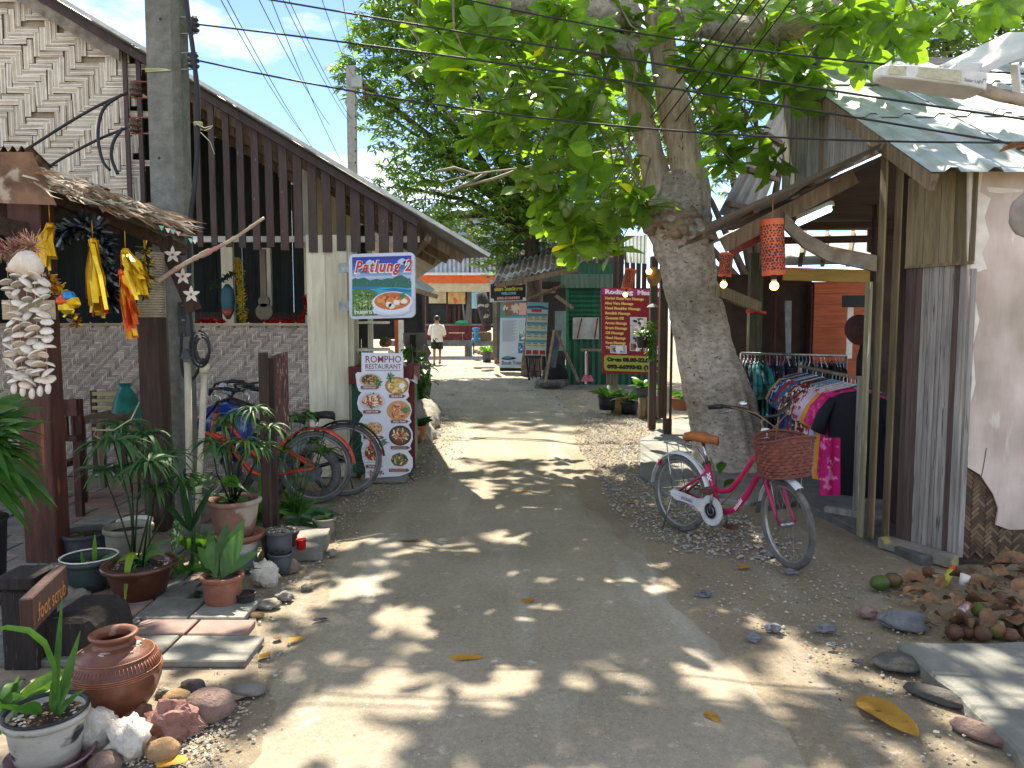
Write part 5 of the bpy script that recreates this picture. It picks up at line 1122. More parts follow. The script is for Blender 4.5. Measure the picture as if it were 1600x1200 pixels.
        m = MB(); p0, p1 = V(.545, -.0235, .265), V(.685, -.0235, .45); d_ = (p1-p0).normalized(); bd = Board(m, p0-V(0, .0, .0), d_, V(-d_.z, 0, d_.x), .0008); bd.o += bd.v*-.014; bd.text('misaki', .03, 0, .042, C('#efe6ea'), 1, .0008, .1)
        p0 = V(.315, -.021, .47); bd = Board(m, p0, V(1, 0, .3), V(-.3, 0, 1), .0008)
        for k in range(2): bd.poly([(-.02, -.03+k*.025), (.02, .0+k*.025), (.02, .012+k*.025), (-.02, -.018+k*.025)], C('#efe6ea'), 1)
        for k in range(2): bd.poly([(-.02, .0+k*.025), (.02, -.03+k*.025), (.02, -.018+k*.025), (-.02, .012+k*.025)], C('#efe6ea'), 1.3)
        m.build('decal', PRINT, t, kind='stuff')
    for s, a in ((-1, 80), (1, 260)):
        e = bb+V(.155*math.cos(rad(a)), s*.1, .155*math.sin(rad(a))); tubep(t, 'crank', [bb+V(0, s*.09, 0), e], .009, STEEL, 6)
        m = MB(); m.obox(e+V(0, s*.05, 0), .085, .075, .024); m.build('pedal', M('pedal_brown', '#6a4238', '#4a2e28', 9), t, bevel=.005)
    # rack and stand
    m = MB()
    for s in (-1, 1): m.tube([V(.26, s*.03, .52), V(.1, s*.055, .66), V(-.12, s*.055, .665), V(-.16, s*.03, .66), V(-.165, 0, .66)], .005, 6); m.tube([V(-.1, s*.055, .66), ra+V(-.01, s*.065, .0)], .0045, 6)
    m.tube([V(-.02, -.055, .665), V(-.02, .055, .665)], .004, 5); m.tube([V(.06, -.055, .663), V(.06, .055, .663)], .004, 5); m.build('rack', CHROME if guard else BLKE, t)
    tubep(t, 'kickstand', [ra+V(-.01, -.07, -.01), V(-.06, -.12, .012)], .007, STEEL, 6)
    m = MB(); m.obox(V(-.235, 0, .49), .02, .035, .05); m.build('reflector', GLOSSRED, t, bevel=.004)
    return t
rb, fb_ = G(1062, 829), G(1233, 887); dvec = fb_-rb
pb = city_bike('pink step-through bicycle with wicker basket and white mudguards', PINK, WHTE, steer=-.3, wb=dvec.length)
place(pb, rb, math.atan2(dvec.y, dvec.x))
m = MB(); hb = V(dvec.length-.195, -.25, 1.055)
m.lathe([(.001, .03), (.02, .028), (.028, .015), (.03, 0), (.001, -.002)], hb, 14); m.build('bell', CHROME, pb)
m = MB(); m.lathe([(.001, .041), (.024, .04), (.03, .025), (.03, -.025), (.016, -.05), (.001, -.052)], V(dvec.length-.19, -.04, .85), 14); m.build('headlamp', WHITE, pb)
W_ = dvec.length
for k_, pts_ in enumerate(([(W_-.30, -.24, 1.03), (W_-.16, -.16, 1.0), (W_-.1, -.04, .9), (W_-.12, -.03, .72), (W_-.1, -.02, .6)], [(W_-.30, .24, 1.03), (W_-.14, .1, .98), (W_-.19, -.03, .84), (W_-.3, -.035, .62), (W_-.45, -.03, .42), (.45, -.03, .3)])): m = MB(); m.tube([V(*p) for p in pts_], .004, 5); m.build('brake_cable', M('tan_cable', '#8a6a44', '#5f472c', 9), pb)
# orange and black bicycles parked at the woven wall (they point left)
ro, fo = G(517, 786), G(330, 800); dv = fo-ro
ob = city_bike('orange bicycle parked in front of the woven wall', ORANGE, ORANGE, False, False, .2, wb=1.05, r=.32); place(ob, ro+V(-.13, 0, 0), math.pi+.05)
rk, fk = G(548, 779), 0
kb = city_bike('black roadster bicycle with rear rack behind the orange one', BLKE, BLKE, False, False, -.2, wb=1.08, r=.335); place(kb, rk+V(-.07, .1, 0), math.pi+.1)
# motorbike handlebar and blue body behind the plants
mb_ = thing('motor_scooter', 'blue scooter with black handlebars and mirror behind the plants', 'scooter', G(360, 800))
BLUE = M('blue_fairing', '#1c3f9c', '#142c74', 9, rough=.25, bump=.02, coat=.4)
YM = 6.7; q = lambda x, y, d=0: P(x, y, YM+d)
m = MB(); m.smooth = True
m.tube([q(310, 668), q(332, 655), q(355, 648), q(372, 655), q(378, 680), q(372, 720)], [.05, .12, .14, .12, .1, .07], 14, flat=.55); m.build('fairing', BLUE, mb_)
m = MB(); m.tube([q(378, 690), q(410, 705), q(450, 700), q(480, 690)], [.08, .1, .11, .06], 12, flat=.6); m.build('seat', M('clear_cover', '#7d8894', '#5c6672', 7, rough=.3, bump=.4), mb_)
m = MB(); m.tube([q(352, 632), q(366, 612), q(378, 605), q(402, 606), q(440, 614)], .013, 8); m.tube([q(320, 655, -.1), q(340, 628, -.12), q(362, 622, -.1), q(400, 636, -.3)], .013, 8); m.build('handlebar', BLKE, mb_)
m = MB(); m.tube([q(388, 606), q(415, 610)], .022, 8); m.build('grip', BLACKP, mb_)
m = MB(); m.tube([q(362, 625, -.25), q(386, 636, -.3)], .024, 8); m.build('grip', BLACKP, mb_)
m = MB(); m.tube([q(358, 620), q(355, 600), q(356, 596)], .006, 6); m.tube([q(355, 597), q(366, 595)], .016, 8); m.build('mirror_stalk', BLACKP, mb_)
m = MB(); c0 = q(352, 607, -.02); m.disc(c0, .06, 16, (.5, -1, .1), rx=.03); m.disc(c0+V(.004, .01, 0), .062, 16, (-.5, 1, -.1), rx=.032); m.build('mirror', CHROME, mb_)
for dx in (385, 470):
    g = G(dx, 800); 
    m = MB(); ring(m, V(g.x, YM+.0, .26), .22, .045, (.1, 1, 0)); w = m.build('wheel', RUBBER, mb_)
    m = MB(); m.tube([V(g.x, YM-.04, .26), V(g.x, YM+.04, .26)], .08, 14); m.build('hub', STEEL, w)
# carved board post between plants and bicycles
cb = thing('carved_sign_post', 'tall dark sign post with a carved red edge-on board', 'sign', G(412, 862))
postbox('post', 404, 417, 862, 551, 5.3, DWOOD, cb, .05, .004); postbox('post', 419, 428, 858, 560, 5.42, DWOOD, cb, .05, .004)
m = MB(); a, b = P(420, 690, 5.4), P(437, 552, 5.55); m.add([V(a.x, 5.4, a.z), V(b.x+.0, 5.75, P(436, 690, 5.7).z+.08), V(b.x, 5.75, b.z), V(a.x, 5.4, b.z-.03)], [(0, 1, 2, 3)]); bz = m.v[:]; m.v += [(x-.03, y+.01, z) for x, y, z in bz]; m.f += [(7, 6, 5, 4), (0, 4, 5, 1), (2, 6, 7, 3)]; m.c += [(1, 1, 1)]*3; m.m += [0]*3; m.sm += [False]*3
m.build('carved_board', M('carved_red', '#6a4038', '#3a2826', 6, (3, 3, 1), .8, .9, bscale=14, spots=('#a8847a', 12, .58)), cb)
# ferny plant over the orange wheel
t = thing('cosmos_plant', 'feathery bright green plant growing over the orange wheel', 'plant', G(460, 815))
s0 = G(460, 815)
for px, py in ((430, 700), (455, 648), (480, 645), (500, 700), (510, 705), (440, 715), (470, 655), (490, 688), (452, 700)):
    e = P(px, py, 6.2+jit(.1)); m = MB(); m.tube([s0+V(jit(.05), 0, 0), s0.lerp(e, .6)+V(0, 0, .12), e], .004, 4); m.col = (1, 1, 1)
    m.build('stem', LEAFM, t)
    for k in range(9): a = R.random()*6.28; strap(t, e+V(jit(.03), jit(.03), jit(.02)), (math.cos(a), math.sin(a)*.8, R.uniform(-.1, .6)), R.uniform(.1, .17), .035, LEAFM, .5, 4, mul((1.2, 1.3, .8), R.uniform(.7, 1.3)), 'la')
strap(t, P(440, 668, 6.1), (1, -.1, .3), .08, .025, GLOSSRED, .3, 4, shape='la', name='petal'); strap(t, P(445, 665, 6.1), (1, .1, .5), .07, .025, GLOSSRED, .3, 4, shape='la', name='petal')
# ------------------------------------------------------------------ right stall: posts, plank wall, tin roof, awning
rs = thing('clothes_stall', 'wooden clothes stall with tin roof, awning and mossy corner posts', 'stall', V(2.65, 5.4, 0))
MOSSW = M('yellowed_wood', '#87795a', '#5f543e', 4, (8, 8, .5), .85, .6, rnd=.22, spots=('#94802f', 3.2, .62), dirt=.2)
GREYPL = M('grey_plank', '#a8a29b', '#746f6a', 4, (9, 9, .5), .85, .5, rnd=.25, spots=('#4a4440', 7, .63))
DARKPL = M('umber_plank', '#5a4a44', '#3d322e', 4, (9, 9, .5), .8, .4, rnd=.2)
TINB = M('pale_blue_tin', '#b0b8b6', '#929c9b', 4, rough=.55, bump=.08, metal=.0, dirt=.3, spots=('#a89c8a', 5, .63))
def pbox(name, x0, x1, yb, yt, Y, d, mat, parent, bev=.005, zb=None):
    a, b = P(x0, yb, Y), P(x1, yt, Y); m = MB(); m.box((a.x, Y, max(.0, a.z) if zb is None else zb), (b.x, Y+d, b.z)); return m.build(name, mat, parent, bevel=bev)
YW = 5.4
pbox('corner_post', 1365.5, 1388, 858, 216, YW, .1, MOSSW, rs, zb=.03); pbox('corner_post', 1388.5, 1413, 868, 222, YW-.06, .1, MOSSW, rs, zb=.03); pbox('corner_post', 1344, 1365, 858, 440, YW+.04, .08, M('pale_post', '#8f8a6c', '#6f6a52', 4, (8, 8, .5), .85, .4, spots=('#bcb8a4', 7, .62)), rs, zb=.03)
# slanted plank wall from the corner towards the camera
W0, W1 = V(P(1408, 600, YW-.06).x, YW-.06, 0), V(P(1512, 600, 4.92).x, 4.92, 0); wd = (W1-W0); wl_ = wd.length; wd.normalize(); wn_ = V(wd.y, -wd.x, 0)
def wplank(u0, u1, z0, z1, mat, out=0, name='plank'):
    m = MB(); a, b = W0+wd*u0-wn_*-out, W0+wd*u1-wn_*-out; t = wn_*-.02
    q = [a+V(0, 0, z0), b+V(0, 0, z0), b+V(0, 0, z1), a+V(0, 0, z1)]; m.add(q+[p+t for p in q], [(0, 1, 2, 3), (7, 6, 5, 4), (0, 4, 5, 1), (1, 5, 6, 2), (2, 6, 7, 3), (3, 7, 4, 0)]); return m.build(name, mat, rs)
sg_ = 1 if wn_.dot(V(0, 0, 0)-W0) > 0 else -1; wn_ = wn_*sg_
zj = P(1460, 412, 5.15).z; u = 0; ztop = 2.56
while u < wl_-.01: w = R.uniform(.09, .13); wplank(u, min(u+w-.003, wl_), zj, ztop, MOSSW, .012); u += w
u = 0; k = 0
while u < wl_-.03:
    w = R.choice((.03, .036, .042, .05)); mt = DARKPL if (u < .09 or k in (9, 13)) else GREYPL; wplank(u, min(u+w-.003, wl_), .06, zj-.005, mt, R.uniform(-.012, .0)); u += w; k += 1
wplank(0, wl_, zj-.02, zj, MOSSW, .016, 'rail')
m = MB(); a, b = W0+wd*-.05+wn_*.06, W1+wn_*.05; m.beam(a+V(0, 0, .03), b+V(0, 0, .03), .1, .07); m.build('plinth', M('yellow_flaked_concrete', '#8a877a', '#6f6c62', 6, spots=('#b3a45c', 7, .56)), rs)
# pink panel and woven panel, facing the lane end
YK = 4.94; x0, x1 = P(1512, 600, YK).x, P(1760, 600, YK).x
PINKW = M('faded_pink_wall', '#d9c8be', '#c2aea2', 2.6, (2.2, 2.2, .5), rough=.8, bump=.25, bscale=20, dirt=.42, spots=('#e0d9cc', 5, .62))
ol = [(1512, 268), (1512, 730), (1532, 742), (1552, 772), (1560, 795), (1556, 820), (1578, 828), (1640, 826), (1780, 835), (1780, 268)]
m = MB(); n = len(ol); q = [P(x, y, YK) for x, y in ol]; m.add(q+[p+V(0, .012, 0) for p in q], [tuple(range(n)), tuple(range(2*n-1, n-1, -1))]+[(i, i+n, (i+1) % n+n, (i+1) % n) for i in range(n)]); pw = m.build('wall_panel', PINKW, rs)
m = MB(); m.tube([P(1541, 700, YK)+V(0, -.003, 0), P(1537, 725, YK)+V(0, -.003, 0), P(1533, 745, YK)+V(0, -.003, 0)], .0022, 4); m.build('crack', BLACKP, pw)
PEEL = M('peeling_filler', '#ddd6c9', '#c6beb0', 9, rough=.85, bump=.3)
for k, pts in enumerate(([(1513, 270), (1536, 268), (1530, 300), (1548, 310), (1538, 340), (1546, 370), (1534, 395), (1542, 420), (1528, 425), (1516, 420)], [(1513, 430), (1526, 436), (1524, 470), (1530, 500), (1520, 540), (1524, 600), (1514, 640)], [(1540, 292), (1600, 296), (1598, 300), (1560, 302), (1545, 300)])):
    m = MB(); m.add([P(x, y, YK)+V(0, -.003, 0) for x, y in pts], [tuple(range(len(pts)))]); m.build('peeled_patch', PEEL, pw)
m = MB(); m.box((x0-.02, YK-.02, .05), (x0+.012, YK+.03, P(1512, 420, YK).z)); m.build('edge_batten', GREYPL, rs)
def weave_diag(name, parent):
    m = MB(); w, L = .022, .066
    for (x, z, hor) in herring(w, L, -1.2, 1.2, -1.2, 1.2):
        c_, s_ = .7071, .7071; a, b = ((L-.003)/2, (w-.003)/2) if hor else ((w-.003)/2, (L-.003)/2); X, Z = x*c_-z*s_, x*s_+z*c_
        if not (0 < X < .75 and -.3 < Z < .4): continue
        m.col = mul(R.choice((C('#6d5a46'), C('#77634c'), C('#5e4c38'), C('#52412f'))), R.uniform(.8, 1.15))
        q = [(-a, -b), (a, -b), (a, b), (-a, b)]; t = .003 if hor else -.001
        m.add([V(x0-.005+X+(u_*c_-v_*s_), YK+.02-t+(.004 if abs(u_) == a else 0), .35+Z+(u_*s_+v_*c_)) for u_, v_ in q], [(0, 1, 2, 3)])
    m.col = C('#3f3226'); m.add([(x0, YK+.035, 0), (x0+.9, YK+.035, 0), (x0+.9, YK+.035, .8), (x0, YK+.035, .8)], [(0, 1, 2, 3)])
    return m.build(name, BAMB, parent, kind='stuff')
weave_diag('woven_panel', rs)
# big tin roof: ribbed sheets, three courses
e0, r0 = P(1455, 268, 4.66), P(1222, 104, 8.0)
rx0, rx1 = e0.x, r0.x
def ribsheet(mb, p, along, across, L, W, ribs, h=.028):
    up = across.cross(along).normalized(); up = up if up.z > 0 else -up; prof = [(0, 0)]
    for i in range(ribs):
        c = (i+.5)/ribs*W; prof += [(c-.05, 0), (c-.022, h), (c+.022, h), (c+.05, 0)]
    prof.append((W, 0)); vs = []
    for x, z in prof: vs += [p+across*x+up*z, p+along*L+across*x+up*z]
    mb.add(vs, [(2*i, 2*i+2, 2*i+3, 2*i+1) for i in range(len(prof)-1)])
sl = V(0, r0.y-e0.y, r0.z-e0.z); SLn = sl.length; sl.normalize()
tr = MB(); trp = None
courses = ((0, .42), (.38, .36), (.71, .30))
for ci, (s0_, ln) in enumerate(courses):
    for k in range(4):
        base = V(rx0+(rx1-rx0)*s0_, e0.y, e0.z)+sl*(SLn*s0_)+V(k*.76, 0, 0)+V(0, 0, .012*ci+.004*(k % 2)+jit(.004)); m = MB(); ribsheet(m, base, sl+V((rx1-rx0)/SLn, 0, 0), V(1, 0, 0), SLn*ln, .77, 3)
        m.build('roof_sheet', TINB, rs)
m = MB(); m.tube([r0+V(-.05, 0, .03), r0+V(3.2, 0, .03)], .06, 8); m.build('ridge_cap', TIN, rs)
m = MB(); m.beam(e0+V(.03, .02, -.06), r0+V(.03, 0, -.06), .04, .1); m.build('rake_board', WOOD, rs)
for k in range(0): 
    m = MB(); c = .12+.25*k; q = V(rx0+.05, e0.y, e0.z)+sl*(SLn*c)+V(.25, 0, -.25); m.beam(q, q+V(3, 0, 0), .05, .05); m.build('roof_batten', WOOD, rs)
# side gable planks under the rake, behind the awning
y = 5.42; xg = 2.76
while y < 8.0:
    w = R.uniform(.07, .12); t = (y-e0.y)/(r0.y-e0.y); zt = e0.z+(r0.z-e0.z)*t-.05; m = MB(); m.box((xg+jit(.006), y, 2.85), (xg+.02, y+w-.004, zt)) if zt > 2.9 else None
    if m.v: m.build('gable_plank', GREYPL if R.random() < .8 else WOOD, rs)
    y += w
# awning
A0, A1 = P(1382, 224, 5.35), P(1108, 350, 5.3); aw = V(.0, 1, .0); aL = 1.15; m = MB(); dn_ = (A1-A0); dl_ = dn_.length; dn_.normalize(); up_ = V(0, -1, 0).cross(dn_); up_ = up_ if up_.z > 0 else -up_
vs = []; n = 30
for i in range(n+1):
    s_ = i/n; h = .009*math.cos(i*math.pi/2.0)+(.009*math.sin(i*math.pi/2)); b0 = A0+aw*(aL*s_)+V(.05*s_, 0, -.05*s_)
    vs += [b0+up_*h, b0+dn_*(dl_+.02*math.sin(i*.9))+up_*h]
m.add(vs, [(2*i, 2*i+1, 2*i+3, 2*i+2) for i in range(n)]); awn = m.build('awning_sheet', TIN, rs)
m = MB(); m.beam(A0+V(0, .45, -.14), A1+V(.22, .45, -.1), .04, .11, up_); m.build('awning_rafter', WOOD, rs)
m = MB(); vs = []
for i in range(41): s_ = i/40; h = .012*(1 if i % 2 else -1); vs += [V(2.85, 6.35+3.2*s_, 2.74+h), V(1.98, 6.35+3.2*s_, 2.36+h)]
m.add(vs, [(2*i, 2*i+1, 2*i+3, 2*i+2) for i in range(40)]); m.build('inner_roof_sheet', TIN, rs)
for k in (): m = MB(); m.beam(A0+V(0, k, -.1), A1+V(.15, k, -.06), .04, .09, up_); m.build('awning_rafter', WOOD, rs)
for f in (.25, .6, .93):
    m = MB(); q = A0+dn_*(dl_*f)+up_*-.05; m.beam(q+V(0, .55, 0), q+V(0, aL-.1, 0), .045, .045); m.build('awning_purlin', WOOD, rs)
m = MB(); rp = [P(1225, 345, 5.6), P(1255, 375, 5.6), P(1295, 397, 5.55), P(1335, 405, 5.5), P(1368, 412, 5.45)]
for i in range(4):
    m.beam(rp[i], rp[i]+(rp[i+1]-rp[i])*1.02, .035, .1, V(0, -1, 0) if False else V(0, 0, 1))
m = MB(); vs = []
for i, p in enumerate(rp): vs += [p+V(0, -.02, .055), p+V(0, .02, .055), p+V(0, .02, -.055), p+V(0, -.02, -.055)]
m.add(vs, [(4*i+j, 4*i+(j+1) % 4, 4*i+4+(j+1) % 4, 4*i+4+j) for i in range(4) for j in range(4)]+[(0, 1, 2, 3), (19, 18, 17, 16)]); m.build('curved_brace', M('brace_wood', '#857a68', '#655b4b', 4, (3, 3, 3), .85, .4, spots=('#a3962c', 7, .66)), rs)
pbox('inner_post', 1168, 1194, 640, 395, 9.2, .12, M('bamboo_post', '#4a4a30', '#26281c', 3, (9, 9, .6), .7, .4, spots=('#7d7a3a', 4, .62)), rs, zb=0)
pbox('inner_post', 1358, 1372, 640, 300, 8.0, .1, DWOOD, rs, zb=0)
m = MB(); m.beam(P(1122, 455, 8.0), P(1186, 480, 9.15), .06, .12); m.build('short_brace', MOSSW, rs)
m = MB(); m.tube([P(1166, 487, 9.2), P(1180, 486, 9.15), P(1196, 489, 9.2)], .02, 6); m.build('red_tie', GLOSSRED, rs)
# inner structure behind: orange wall, shaded openings, yellow beam, translucent sheets
ORW = M('orange_plank_paint', '#b5603a', '#96492a', 5, (.6, 6, 6), .7, .15, rnd=.08)
YO = 10.2; zt = P(1300, 440, YO).z; zb = 0; nb = 14
for i in range(nb):
    a = P(1268, 600, YO).x; b = P(1348, 600, YO).x; m = MB(); m.box((a, YO, i*zt/nb), (b, YO+.03-(i % 2)*.004, (i+1)*zt/nb-.003)); m.build('orange_board', ORW, rs)
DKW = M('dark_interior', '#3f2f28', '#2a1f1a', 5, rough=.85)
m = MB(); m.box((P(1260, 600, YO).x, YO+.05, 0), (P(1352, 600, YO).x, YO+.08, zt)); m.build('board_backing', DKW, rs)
m = MB(); m.box((P(1112, 600, YO).x, YO+.1, 0), (P(1268, 600, YO).x, YO+.14, zt+.1)); m.build('shade_panel', DKW, rs)  # dark panels here and next stand for the shaded openings
m = MB(); m.box((P(1348, 600, YO).x, YO, 0), (P(1500, 600, YO).x, YO+.04, 3.2)); m.build('shade_panel', DKW, rs)
for x in (1262, 1206): pbox('door_frame', x, x+9, 640, 445, YO-.05, .08, M('maroon_frame', '#4f2420', '#3a1815', 6), rs, zb=0)
m = MB(); m.add([P(1228, 560, YO-.1), P(1236, 560, YO-.1), P(1237, 470, YO-.1), P(1226, 470, YO-.1)], [(0, 1, 2, 3)]); m.build('curtain', M('grey_curtain', '#8a8f8f', '#6a6f6f', 8), rs)
m = MB(); m.beam(P(1225, 428, 9.8), P(1358, 432, 9.8), .08, .16); m.build('yellow_beam', M('ochre_paint', '#b3924a', '#967836', 6, (.6, 5, 5), .7), rs)
PALESH = M('skylight_sheet', '#c9cfcf', '#aab2b2', 4, rough=.5, bump=.08, transl=.35)
m = MB(); a, b, c, d = P(1228, 415, 9.6), P(1358, 412, 9.6), P(1372, 360, 11.5), P(1215, 368, 11.5); m.add([a, b, c, d], [(0, 1, 2, 3)]); m.build('skylight_sheet', PALESH, rs)
for x in (1250, 1285, 1325): m = MB(); m.beam(P(x, 414, 9.58), P(x+8, 362, 11.4), .05, .05); m.build('skylight_batten', WOOD, rs)
for yy in (332, 350, 372): m = MB(); m.beam(P(1215, yy+4, 9.2), P(1420, yy, 9.2), .06, .08); m.build('cross_beam', DWOODH, rs)
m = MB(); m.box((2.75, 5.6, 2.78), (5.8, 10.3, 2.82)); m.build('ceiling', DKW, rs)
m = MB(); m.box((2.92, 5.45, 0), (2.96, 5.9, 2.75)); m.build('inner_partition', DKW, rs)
m = MB(); a = P(1322, 480, 7.4); m.box(a, P(1355, 462, 7.5)); m.build('speaker_box', BLACKP, rs)
m = MB(); m.box(P(1322, 560, 9.9), P(1333, 478, 9.92)); m.build('white_post', WHITE, rs)
# steep tin roof behind the trunk (seen from below)
sr = thing('side_roof', 'steep tin side roof with wooden purlins beside the tree', 'roof', V(2.9, 8.6, 2.6))
a, b, c, d = P(1236, 118, 8.3), P(1120, 335, 8.3), P(1180, 345, 9.6), P(1262, 150, 9.6)
m = MB(); vs = []
for i in range(13):
    s_ = i/12; h = .02*(1 if (i % 3) == 0 else 0); vs += [a.lerp(d, s_)+V(h, 0, h), b.lerp(c, s_)+V(h, 0, h)]
m.add(vs, [(2*i, 2*i+1, 2*i+3, 2*i+2) for i in range(12)]); m.build('sheet', TIN, sr)
for s_ in (.15, .4, .65, .9): m = MB(); m.beam(a.lerp(b, s_)+V(.05, 0, -.03), d.lerp(c, s_)+V(.05, 0, -.03), .05, .05); m.build('purlin', WOOD, sr)
# fluorescent tube, lanterns, rolled red blind, hats
EMW = M('cool_tube', '#bfeaf2', '#bfeaf2', 5, emit=2.2, bump=0); EMY = M('warm_bulb', '#ffc05a', '#ffb84a', 5, emit=4.0, bump=0)
ft = thing('fluorescent_lamp', 'lit bluish tube lamp under the awning', 'lamp', P(1245, 348, 7.2))
a, b = P(1246, 349, 7.2), P(1297, 326, 6.9); m = MB(); m.tube([a, b], .028, 8); m.build('tube', EMW, ft); m = MB(); m.beam(a+V(0, 0, .05), b+V(0.02, 0, .05), .05, .04); m.build('batten', WHITE, ft)
TERL = M('lantern_clay', '#d2653c', '#b04f2c', 7, rough=.7, bump=.15)
def lantern(label, top, bot, r, bulb=True, seed=1):
    t = thing('clay_lantern', label, 'lantern', bot, 'perforated orange clay lanterns'); ax = (bot-top).normalized(); u = ax.orthogonal().normalized(); v = ax.cross(u); L = (bot-top).length
    m = MB(); m.tube([top, top.lerp(bot, .5), bot], r, 24, cap=False); m.tube([bot, top], r*.88, 24, cap=False); m.build('shade', TERL, t)
    m = MB(); q = random.Random(seed); row = 0; nr = 17
    for i in range(nr):
        for j in range(22):
            s_ = .12+.82*i/nr; a = 6.28318*(j+.5*(i % 2))/22+q.uniform(-.06, .06); n_ = u*math.cos(a)+v*math.sin(a); m.disc(top+ax*(L*s_+q.uniform(-.004, .004))+n_*(r+.0012), r*.1*q.uniform(.8, 1.15), 7, n_)
    m.build('perforations', BLACKP, t, kind='stuff')
    m = MB(); m.tube([top+V(0, 0, .16), top+V(.004, 0, .08), top+V(0, 0, 0), top+V(0, 0, -.03)], .005, 5); m.build('cord', M('pink_cord', '#b87068', '#96544c', 9), t)
    if bulb:
        m = MB(); m.tube([bot-ax*.02, bot+ax*.03], .016, 8); m.build('socket', BLACKP, t); m = MB(); m.tube([bot+ax*.03, bot+ax*.05], .018, 8); m.build('bulb_base', WHITE, t)
        m = MB(); m.blob(bot+ax*.075, .032, 12, 8, 0); m.build('bulb', EMY, t)
    return t
lantern('large orange perforated clay lantern with a lit bulb under the awning', P(1206, 343, 5.45), P(1209, 430, 5.45), .08)
lantern('smaller shaded clay lantern with a lit bulb beside the trunk', P(1136, 395, 7.2), P(1132, 432, 7.2), .06, True, 2)
lantern('tilted orange clay lantern hanging before the red massage board', P(986, 420, 10.5), P(979, 452, 10.5), .075, True, 3)
m = MB(); m.tube([P(1192, 358, 5.9), P(1148, 384, 6.9)], .075, 14); m.build('rolled_blind', M('red_cloth', '#96343c', '#74242c', 8, rough=.8, bump=.3), None, 'rolled red fabric blind under the awning edge', 'blind')
hr = thing('hat', 'dark brown sun hat hanging on the stall post', 'hat', P(1345, 520, 6.6)); m = MB(); c0 = P(1345, 515, 6.6); rr_ = Matrix.Rotation(rad(80), 3, 'X')
HAT = M('felt', '#4a2f30', '#38221f', 12, rough=.9); m.lathe([(.001, .06), (.05, .058), (.07, .04), (.075, .0), (.13, -.01), (.135, -.015), (.001, -.012)], c0, 22, rot=rr_); m.build('crown', HAT, hr)
m = MB(); c0 = P(1350, 560, 6.7); 
m.tube([c0+V(0, 0, .12), c0, c0+V(.01, 0, -.2)], [.05, .09, .1], 10, flat=.4); m.build('black_bag', M('black_fabric', '#141416', '#0c0c0e', 9), None, 'black bag hanging below the brown hat', 'bag')
# ------------------------------------------------------------------ clothes racks
CLOTH = M('printed_cloth', (1, 1, 1), (.86, .86, .86), 30, rough=.85, bump=.25, bscale=25, vc=True)
def clothmat(name, a, b, sc_, th=.52): return M(name, a, mul(C(a), .8), 6, rough=.85, bump=.2, bscale=20, spots=(b, sc_, th))
CM = [clothmat('cloth_%d' % i, a, b, s, t) for i, (a, b, s, t) in enumerate((('#c9a95e', '#b39550', 8, .6), ('#1f3f8a', '#c9d4e0', 22, .55), ('#b8302c', '#2a3a6a', 18, .52), ('#2a6a9c', '#d9a03c', 18, .56), ('#8a1f2c', '#d8ccc0', 24, .5), ('#6a2030', '#e0d8d0', 26, .54), ('#c8bcd2', '#a82838', 20, .55), ('#b04a6a', '#f0e0e0', 22, .54), ('#c9bcd4', '#8a7a9c', 14, .58), ('#e0962c', '#c8821c', 10, .62), ('#c2146c', '#d0488a', 20, .54), ('#141620', '#0c0d14', 8, .6), ('#1c3a3c', '#2f6a70', 14, .5), ('#2c8a90', '#1c5a64', 16, .55), ('#1c2440', '#4a5a8a', 20, .57), ('#6fa0a8', '#4a7a84', 14, .55), ('#222a2c', '#8a8a84', 26, .6), ('#2a2430', '#b8a0a0', 22, .6)))]
def garment(c, ax, across, w, L, th, mat, label, group, kind=0, skew=0):
    """shirt hanging on a hanger: c = hook point on the rail, across = direction of shoulders"""
    t = thing('shirt', label, 'shirt', c-V(0, 0, L+.1), group); m = MB(); m.smooth = True; n = 14; rows = [(.09, .1), (.11, .55), (.16, .95), (.22, 1), (.3, .97), (.5, .95), (.75, 1.0), (1, 1.05)]; vs = []
    for (f, k) in rows:
        z = -.06-L*f*.95+.04
        for j in range(n):
            a = 6.28318*j/n; rip = 1+.3*math.sin(a*3+f*5+skew)*min(1, f*2); x = math.cos(a)*w*.5*k; y = math.sin(a)*th*.5*rip
            vs.append(c+across*x+ax*y+V(0, 0, z-(abs(math.cos(a))*.0)))
    m.add(vs, [(i*n+j, i*n+(j+1) % n, (i+1)*n+(j+1) % n, (i+1)*n+j) for i in range(len(rows)-1) for j in range(n)]); m.build('body', mat, t)
    for s in (-1, 1):      # short sleeves
        p = c+across*(s*w*.42)+V(0, 0, -.06-L*.12); q = c+across*(s*w*.66)+V(0, 0, -.06-L*.40); m = MB(); m.tube([p, p.lerp(q, .5)+across*(s*.02), q], [.045, .075, .09], 10, flat=max(.25, th*7)); m.build('sleeve', mat, t)
    m = MB(); m.tube([c+V(0, 0, .012), c+ax*.012+V(0, 0, .0), c+V(0, 0, -.035), c+V(0, 0, -.06)], .004, 5); m.tube([c+across*(-w*.4)+V(0, 0, -.12), c+V(0, 0, -.06), c+across*(w*.4)+V(0, 0, -.12)], .006, 5)
    m.build('hanger', HANG[hash(label) % 3 if False else R.randrange(4)], t); return t
HANG = [M('hanger_%d' % i, c, None, 9, rough=.4, bump=.02) for i, c in enumerate(('#d8d8dc', '#b56a90', '#7fa8b8', '#2c2c30'))]
fr = thing('clothes_rack', 'front grey wooden clothes rack running back from the mossy post', 'rack', G(1340, 808))
r_a, r_b = P(1347, 592, 6.15), P(1250, 572, 8.3)
pbox('upright', 1336, 1351, 808, 588, 6.12, .06, GREYPL, fr, zb=.05)
